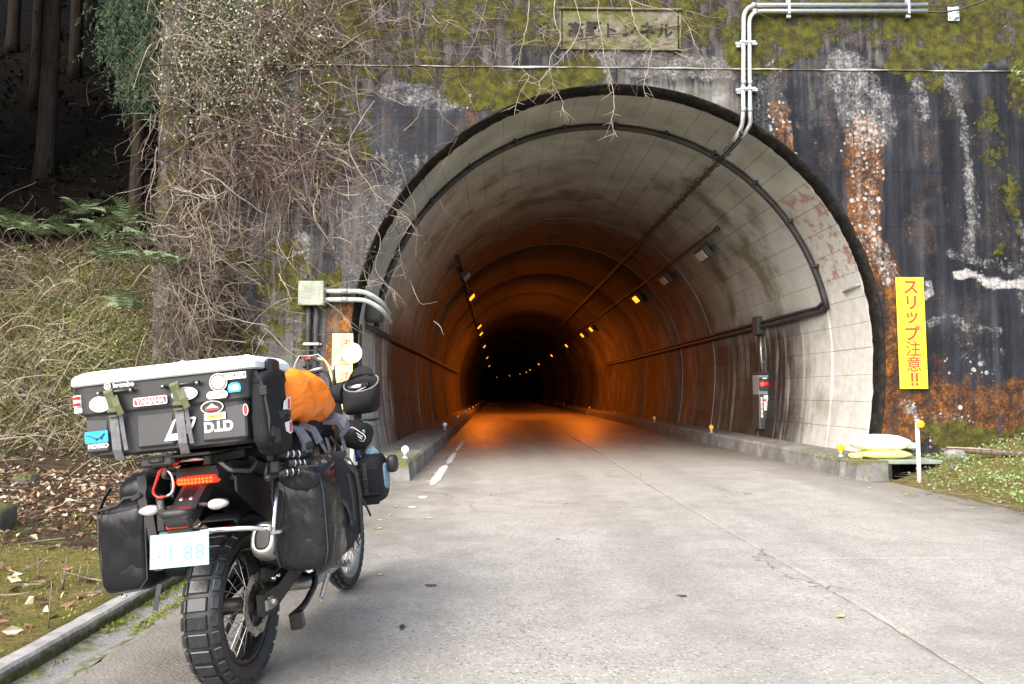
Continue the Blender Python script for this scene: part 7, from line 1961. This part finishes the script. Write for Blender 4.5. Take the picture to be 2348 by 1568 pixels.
mb = MB(); V_, F_ = soft_box((.034, .045, .018), 10, 2.4, .016, 30, 36); mb.add(V_ @ rotm('Y', R(25)).T + np.array((.405, .97, .875)), F_, 0, True); put(mb, 'rolled_cloth', M_lblue, sb_)
mb = MB(); mb.box((.385, .856, .70), (.13, .012, .20), bev=.008); mb.box((.385, .848, .655), (.135, .02, .012), bev=.003); put(mb, 'pocket', M_cord, sb_)
mb = MB(); mb.strap([(.385, .845, .83), (.385, .842, .76), (.385, .842, .66)], .022, (1, 0, 0), .003); put(mb, 'strap', M_webb, sb_)
mb = MB(); mb.box((.385, .838, .72), (.028, .010, .05), bev=.003); put(mb, 'buckle', M_blackpl, sb_)
mb = MB(); V_, F_ = soft_box((.03, .05, .05), 6, 3); mb.add(V_ + np.array((.50, 1.02, .80)), F_, 0, True); put(mb, 'bar_end_lamp', M_blackpl, sb_)

# ---- handlebar muffs
def muff(sd, label):
    B = (sd * .34, 1.05, 1.09); m_ = luggage('handlebar_muff', B, label, 'handlebar muff', 'handlebar muffs')
    u = nrm((1.0, -.18 * sd, .02)); w = nrm((0, .74, .67)); hz_ = nrm((0.18 * sd, 1.0, 0))
    def ring(c, a, b, wv, n=30, wob=.004):
        out = []
        for k in range(n):
            th = 2 * math.pi * k / n; ct, st = math.cos(th), math.sin(th)
            p = np.asarray(c) + u * a * math.copysign(abs(ct) ** .85, ct) + wv * b * math.copysign(abs(st) ** .85, st)
            out.append(p + wob * noise.noise(Vector(p * 16)) * np.array((1, 1, 1)))
        return out
    c1 = np.array((sd * .365, 1.00, 1.272))
    shell = [ring((sd * .335, 1.055, 1.098), .055, .05, hz_), ring((sd * .340, 1.05, 1.103), .088, .072, hz_), ring((sd * .345, 1.045, 1.135), .108, .090, hz_), ring((sd * .350, 1.035, 1.185), .116, .092, nrm((0, .93, .30))), ring((sd * .360, 1.012, 1.240), .113, .080, nrm((0, .80, .58))), ring(c1, .107, .074, w), ring(c1 + np.array((0, 0, .004)), .102, .069, w), ring(c1 + np.array((0, .01, -.03)), .094, .064, w), ring((sd * .355, 1.03, 1.19), .085, .060, hz_), ring((sd * .35, 1.04, 1.15), .05, .04, hz_)]
    mb = MB(); mb.loft(shell); put(mb, 'muff_shell', M_cord, m_)
    hem = ring(c1 + np.array((0, 0, .002)), .106, .073, w); mb = MB(); mb.tube(hem + [hem[0]], .0045, 6); put(mb, 'opening_hem', M_gweb, m_)
    rows = []
    for j in range(5):
        s_ = j / 4; rows.append([c1 + u * (.104 - .022 * s_) * math.cos(a) + w * (.072) * math.sin(a) + np.array((0, .012, .055)) * s_ * math.sin(a) ** .6 for a in np.linspace(.12 if sd > 0 else .5, math.pi - (.5 if sd > 0 else .12), 14)])
    V = [p for r in rows for p in r]; F = [(i * 14 + k, i * 14 + k + 1, (i + 1) * 14 + k + 1, (i + 1) * 14 + k) for i in range(4) for k in range(13)]
    mb = MB(); mb.add(V, F, 0, True); fl = put(mb, 'raised_flap', M_cord, m_, fix=False); q = fl.modifiers.new('thickness', 'SOLIDIFY'); q.thickness = .005
    mb = MB(); mb.tube([(sd * .27, 1.06, 1.225), (sd * .20, 1.09, 1.235), (sd * .15, 1.12, 1.225)], [.075, .058, .045], 14); put(mb, 'inner_sleeve', M_cord, m_)
    g0, g1 = np.array((sd * .285, 1.02, 1.250)), np.array((sd * .42, .992, 1.258))
    mb = MB(); mb.cyl(g0, g0 * .35 + g1 * .65, .016, n=14); gp_ = put(mb, 'grip', M_alu, m_)
    for k in range(5): mb = MB(); mb.cyl(g0 * (.32 - .06 * k) + g1 * (.68 + .06 * k), g0 * (.29 - .06 * k) + g1 * (.71 + .06 * k), .022 - .001 * k, n=14); put(mb, 'grip_rib', M_blackpl, gp_)
    mb = MB(); mb.tube([g0 + np.array((0, -.03, -.03)), (g0 + g1) / 2 + np.array((0, -.035, -.025)), g1 + np.array((-.02 * sd, -.02, -.012))], .005, 6); put(mb, 'brake_lever', M_dalu, m_)
    return m_
muff(1, 'black padded handlebar muff over the right grip, open towards the rider'); muff(-1, 'black padded handlebar muff over the left grip behind the top case')
# ================================================================== loose things and ground cover
# ---- culvert, stones, sacks on the right
M_slabg = plain('green_grey_slab', (.20, .235, .19), .8, var=.25, scale=6, bump=.4, bscale=60, dirt=.4)
M_hole = plain('dark_ditch_wall', (.020, .018, .014), .7, var=.5, scale=6, bump=.5)  # near-black lining of the drain opening
cu = thing('culvert', (6.0, 10.9, 0), 'drain opening under a thin greenish slab beside the right kerb end', 'drain')
mb = MB(); mb.box((6.03, 11.18, .245), (.84, 1.10, .055), bev=.008); mb.build('cover_slab', M_slabg, cu, world=True)
mb = MB()
for c, s_ in (((5.66, 11.2, -.05), (.05, 1.2, .52)), ((6.42, 11.2, -.05), (.06, 1.2, .52)), ((6.03, 11.70, -.05), (.9, .06, .52)), ((6.03, 11.1, -.31), (.9, 1.4, .05))): mb.box(c, s_)
mb.build('ditch_lining', M_hole, cu, world=True)
def mossy_stone(name):
    t = NT(name, .9); p = t.pos(); n = t.noise(p, 9, 6, .7); nn = t.new('ShaderNodeNewGeometry').outputs['Normal']; up = t.sep(nn)[2]
    c = t.ramp(n, [(.3, (.07, .06, .05)), (.6, (.19, .175, .155)), (.8, (.30, .285, .26))])
    m = t.step(t.math('ADD', n, t.math('MULTIPLY', up, .30)), .52, .66)
    c = t.mix(m, c, t.ramp(t.noise(p, 30, 5), [(.3, (.03, .034, .01)), (.7, (.13, .135, .025))])); t.color(c); t.bump(t.noise(p, 25, 6, .75), .9, .03); return t.mat
M_stone = mossy_stone('mossy_stone')
def stone(name, c, half, label, seed, rz=0, disp=.03, p=3.2, mat=None, cat='stone'):
    o = thing(name, (c[0], c[1], c[2]), label, cat, None, rz)
    V_, F_ = soft_box(half, 9, p, disp, 5 / max(half), seed); mb = MB(); mb.add(V_ + np.array((0, 0, half[2] * .8)), F_, 0, True); mb.build('boulder', mat or M_stone, o); return o
stone('mossy_stone', (6.60, 10.78, -.03), (.22, .30, .17), 'rounded mossy stone block at the right end of the culvert slab', 41, .1, .02)
stone('grey_rock', (6.95, 11.15, .22), (.17, .12, .09), 'small bare grey rock in the green plants near the rusty wall', 42, .4, .02, 2.6, plain('bare_grey_rock', (.22, .20, .19), .9, var=.3, scale=8, bump=.6))
def sack(name, c, half, mat, label, rz, seed, neck):
    o = thing(name, c, label, 'sack', 'filled sacks on the kerb', rz)
    def sh(e):
        k = abs(e[0]) / half[0]; return np.array((e[0], e[1] * (1 - .12 * k), e[2] * (1 - .80 * max(0, k - .45) ** 1.3) - .01 * k))
    V_, F_ = soft_box(half, 14, 2.6, .010, 9, seed, shape=sh); mb = MB(); mb.add(V_ + np.array((0, 0, half[2])), F_, 0, True); mb.build('sack_body', mat, o)
    s_ = -1 if neck < 0 else 1
    mb = MB(); V_, F_ = soft_box((.10, .09, .035), 8, 2.4, .012, 20, seed + 1, shape=lambda e: np.array((e[0], e[1] * (.6 + 3.2 * abs(e[0] + .1 * s_) ), e[2] * (1 + 2 * abs(e[0]))))); mb.add(V_ + np.array((s_ * half[0] * 1.0, -.03, half[2] * .55)), F_, 0, True); mb.build('tied_neck', mat, o)
    return o
M_sackw = crease_mat('white_woven_plastic', (.78, .79, .80), .45, .35, 11, .01, .1, .05)
M_sacky = crease_mat('yellow_woven_plastic', (.86, .80, .22), .45, .4, 12, .012, .1, .06)
sack('sandbag', (5.77, 11.0, KZ + .002), (.40, .21, .070), M_sacky, 'yellow sack lying under the white one on the kerb end', -.05, 51, -1)
sack('sandbag', (5.74, 11.02, KZ + .125), (.46, .24, .115), M_sackw, 'plump white sack lying on top of the yellow one', .04, 55, 1)
M_log = bark('rotten_log_bark', (.05, .035, .028), (.20, .15, .12), 18)
lg_ = thing('fallen_branch', (7.4, 10.95, .32), 'split purplish-brown fallen branch lying on the right bank', 'branch')
mb = MB(); pts = [(-.62, .28, .06), (-.3, .16, .05), (0, .0, .04), (.5, -.12, .02), (1.1, -.3, .05)]; mb.tube(pts, [.025, .035, .045, .05, .05], 8, smooth=False); mb.build('branch', M_log, lg_)
mb = MB(); mb.tube([(-.55, .24, .10), (-.2, .12, .09), (.1, 0, .07)], [.008, .014, .010], 6); mb.build('splinter', M_pale, lg_)
# left slab stone of a drain next to the left kerb end
ds = thing('drain_slab', (-1.9, 10.9, .2), 'thin greenish drain slab beside the left kerb end', 'slab'); mb = MB(); mb.box((0, .3, .035), (.50, 1.0, .05), bev=.008); mb.build('slab', M_slabg, ds)
mb = MB(); mb.box((-.20, .3, -.1), (.08, 1.0, .22), bev=.01); mb.build('bearer', M_walk, ds)
b = atZ(10, 1190, .25); stone('square_stone', (b[0] - .26, b[1] + .15, h_ground(b[0], b[1]) - .05), (.18, .26, .13), 'mossy squared stone at the left picture edge', 61, .3, .012, 6)
for i, (px, py, hs, lab) in enumerate([(60, 1090, .10, 'mossy boulder in the leaf litter left of the motorcycle'), (20, 1000, .30, 'green mossy boulder at the foot of the bank, left edge'), (110, 1035, .09, 'small mossy rock at the foot of the bank')]):
    q = atZ(px, py, .3); stone('mossy_boulder', (q[0], min(q[1], 9.9), h_ground(q[0], min(q[1], 9.9)) - .05), (hs * 1.2, hs, hs * .75), lab, 70 + i, i, .04)

# ---- leaf litter, twigs and moss tufts (nobody could count them)
def scatter(n, fx, zf=h_ground, lift=.008):
    P = []
    while len(P) < n:
        x, y, w = fx()
        if random.random() < w: P.append((x, y, zf(x, y) + lift))
    return np.array(P)
def left_xy():
    y = random.uniform(3.0, 10.4); x = random.uniform(-9.5 if y > 5 else -4.5, -2.26)
    lit = float(sstep(5.4, 7.4, y + .7 * nz(x, y, .8)))
    return x, y, .07 + .93 * lit * (0.45 + .55 * max(0, nz(x, y, 1.1, 12) + .4))
P = scatter(5200, left_xy, lift=.012); D = rng.normal(size=P.shape) * np.array((1, 1, .28)) + np.array((0, 0, .10))
V, F = leaves_np(P, D, rng.uniform(.04, .095, len(P)), .5, .5); add_stuff('leaf_litter', V, F, M_litter, 'carpet of curled brown fallen leaves on the left verge', 'leaves')
P = scatter(1500, left_xy, lift=.02); D = rng.normal(size=P.shape) * np.array((1, 1, .28)) + np.array((0, 0, .12))
V, F = leaves_np(P, D, rng.uniform(.04, .10, len(P)), .55, .5); add_stuff('pale_leaf_litter', V, F, M_litter2, 'bleached fallen leaves scattered on the left verge', 'leaves')
sp = []
for i in range(260):
    x, y, w = left_xy(); a = random.uniform(0, 6.28); z = h_ground(x, y) + .015
    sp.append((wander((x, y, z), (math.cos(a), math.sin(a), .05), random.uniform(.1, .5), .04, .3, None, 0, 40000 + i), random.choice([.003, .004, .006]), .0015))
for i in range(320):
    t_ = random.random(); y = 6.5 + 4.1 * t_; x = 5.50 + random.gauss(.15, .22) + (.3 if y > 9.5 else 0); a = random.uniform(0, 6.28)
    sp.append((wander((x, y, .012 + max(0, h_ground(x, y)) if x > 5.6 else .012), (math.cos(a), math.sin(a), .03), random.uniform(.06, .30), .03, .3, None, 0, 50000 + i), random.choice([.002, .003, .004]), .001))
V, F = stems(sp); add_stuff('fallen_twigs', V, F, M_vine, 'thin fallen twigs littering both road margins', 'twigs')
def moss_xy():
    y = random.uniform(2.6, 7.0); x = random.uniform(-4.6, -2.22); return x, y, .25 + .75 * max(0, nz(x, y, 2.2, 20) + .35)
P = scatter(9000, moss_xy, lift=-.004); D = rng.normal(size=P.shape) * .6 + np.array((0, 0, 1.0))
V, F = leaves_np(P, D, rng.uniform(.010, .028, len(P)), .35, .2); add_stuff('moss_tufts', V, F, M_mosst, 'short yellow-green moss and grass tufts on the left verge', 'moss')
# strip of moss along the gutter joints
P = []
while len(P) < 3500:
    y = random.uniform(2.6, 9.5)
    x = random.choice([-2.075 + .004 * (y - 3.4) + abs(random.gauss(0, .035)), -1.90 + random.gauss(0, .035)])
    if nz(x * 2, y, 2.0, 4) > (-.05 if x < -1.99 else .05): P.append((x, y, .0))
P = np.array(P); D = rng.normal(size=P.shape) * .7 + np.array((0, 0, .9)); V, F = leaves_np(P, D, rng.uniform(.008, .024, len(P)), .5, .2); add_stuff('gutter_moss', V, F, leaf_mat('gutter_moss_green', (.06, .07, .012), (.16, .19, .03), (.27, .30, .06), .9), 'green moss growing in the gutter and along the edging joint', 'moss')
# plants and moss on the right bank
def right_xy():
    y = random.uniform(7.2, 11.65); x = random.uniform(5.62, 9.6)
    if 5.6 < x < 6.45 and y > 10.5: return x, y, 0
    return x, y, .15 + .85 * max(0, min(1, nz(x, y, 1.6, 30) * 1.4 + .55)) * float(sstep(5.6, 6.3, x + .25 * (10 - y) * (y > 9)))
P = scatter(5200, right_xy, lift=.03); P[:, 2] += rng.uniform(0, .06, len(P)); D = rng.normal(size=P.shape) * np.array((1, 1, .5)) + np.array((0, 0, .45))
V, F = leaves_np(P, D, rng.uniform(.02, .05, len(P)), .75, .3); add_stuff('low_green_plants', V, F, M_clover, 'low green leafy plants covering the right bank', 'plants')
P = scatter(5000, right_xy, lift=-.004); D = rng.normal(size=P.shape) * .6 + np.array((0, 0, 1.0)); V, F = leaves_np(P, D, rng.uniform(.015, .05, len(P)), .25, .2); add_stuff('right_bank_moss', V, F, M_mosst, 'yellowish moss and grass between the plants on the right bank', 'moss')
P = scatter(500, right_xy, lift=.03); D = rng.normal(size=P.shape) * np.array((1, 1, .3)); V, F = leaves_np(P, D, rng.uniform(.03, .07, len(P)), .5, .4); add_stuff('right_leaf_litter', V, F, M_litter, 'brown fallen leaves scattered over the right bank', 'leaves')
# leafy sprig sticking into the picture at the upper right
sg0 = on_wall(2335, 175, .12); o = thing('leafy_sprig', tuple(sg0), 'sprig of bright green leaves growing from the wall at right edge', 'plant')
P = np.array([(random.gauss(.05, .10), random.uniform(-.2, 0), random.gauss(0, .09)) for _ in range(60)]); V, F = leaves_np(P, rng.normal(size=P.shape) + np.array((-.5, -.3, -.2)), rng.uniform(.05, .10, 60), .45); link('foliage', np_mesh('foliage', V, F, M_clover), o)
mb = MB(); mb.tube([(.3, .1, .1), (.1, -.05, .03), (-.08, -.12, -.04)], [.006, .004, .002], 5); mb.build('stem', M_vine, o)
# upright dead stalks on the left verge
for i, (px, py) in enumerate([(116, 1425), (144, 1350), (178, 1330), (198, 1325), (138, 1352), (85, 1330)]):
    g_ = atZ(px, py, .09); x, y = min(g_[0], -2.27), g_[1]; h = [.24, .20, .13, .12, .10, .16][i]
    o = thing('dead_stalk', (x, y, h_ground(x, y) - .01), ['tallest thin dead stalk nearest the edging strip', 'second tall dead stalk standing in the moss', 'short dead stalk third from the left in moss', 'short dead stalk nearest the left pannier', 'stubby dead stalk beside the second tall one', 'thin leaning dead stalk farthest left in the moss'][i], 'stalk', 'dead stalks in the moss')
    mb = MB(); mb.tube([(0, 0, 0), (.006, 0, h * .5), (.004 + .01 * math.sin(i), .01, h)], [.005, .004, .003], 5); mb.build('stem', M_vine, o)
    mb = MB(); mb.tube([(.005, 0, h * .6), (.03, 0, h * .75)], [.002, .001], 4); mb.build('twig', M_vine, o)
# single fallen leaves on the road
def leaf_obj(x, y, mat, sz, a, i, label, z=.006):
    o = MB(); n = 7; V = []; F = []
    for k in range(n):
        s_ = k / (n - 1); w = .42 * sz * math.sin(math.pi * s_ ** .8) ; c = .05 * sz * math.sin(s_ * 3)
        V += [(-w / 2, s_ * sz, .10 * sz * abs(s_ - .4) + .04 * sz), (0, s_ * sz, c * .3), (w / 2, s_ * sz, .12 * sz * abs(s_ - .5) + .03 * sz)]
    for k in range(n - 1):
        for j in range(2): q = k * 3 + j; F.append((q, q + 1, q + 4, q + 3))
    o.add(V, F, 0, True); ob = o.build('fallen_leaf', mat, fix=False); ob.location = (x, y, z); ob.rotation_euler = (0, 0, a)
    return tag(ob, label, 'leaf', 'fallen leaves on the road')
M_ly = leaf_mat('yellow_fallen_leaf', (.42, .34, .08), (.58, .50, .16), (.66, .60, .30), .5)
M_ld = leaf_mat('dark_wet_leaf', (.02, .018, .014), (.04, .033, .025), (.07, .055, .04), .4)
LEAVES = [(-1.29, 9.18,0), (-1.11, 8.2,0), (-1.09, 7.66,0), (-1.16, 7.35,0), (-1.05, 6.92,0), (-0.71, 7.44,0), (-0.82, 5.18,0), (-0.5, 4.07,1), (1.17, 4.6,1), (5.16, 7.94,0), (5.07, 10.75,0), (0.51, 6.41,1), (1.95, 4.19,0), (-0.46, 4.89,1), (-1.05, 13.37,0), (-1.05, 14.59,0), (-1.49, 10.31,0), (-1.13, 9.97,0), (-1.0,11.6,0), (-1.08,12.3,0), (4.9,9.7,0), (5.0,9.0,0), (4.6,8.4,0), (-1.4,8.7,0), (-1.6,9.4,0),(-1.55,7.9,0),(-1.0,10.6,0),(-1.1,6.2,0)]
LEAVES.sort(key=lambda q: q[1]); cnt = {}
ONE = ['nearest', 'second nearest', 'third nearest', 'fourth nearest', 'fifth nearest', 'sixth nearest', 'seventh nearest', 'eighth nearest', 'ninth nearest', 'tenth nearest', 'eleventh nearest', 'twelfth nearest', 'thirteenth nearest', 'fourteenth nearest', 'fifteenth nearest', 'sixteenth nearest', 'seventeenth nearest', 'eighteenth nearest', 'nineteenth nearest', 'twentieth nearest', 'twenty-first nearest']
for i, (x, y, dk) in enumerate(LEAVES):
    kd = 'dark wet leaf on the concrete road' if dk else ('pale yellow leaf along the left road edge' if x < 0 else 'pale yellow leaf on the right half of the road')
    c_ = cnt.get(kd, 0); cnt[kd] = c_ + 1
    leaf_obj(x, y, M_ld if dk else M_ly, random.uniform(.045, .085) * (1 if y < 9 else 1.1), random.uniform(0, 6.28), i, f'{ONE[c_]} {kd}')
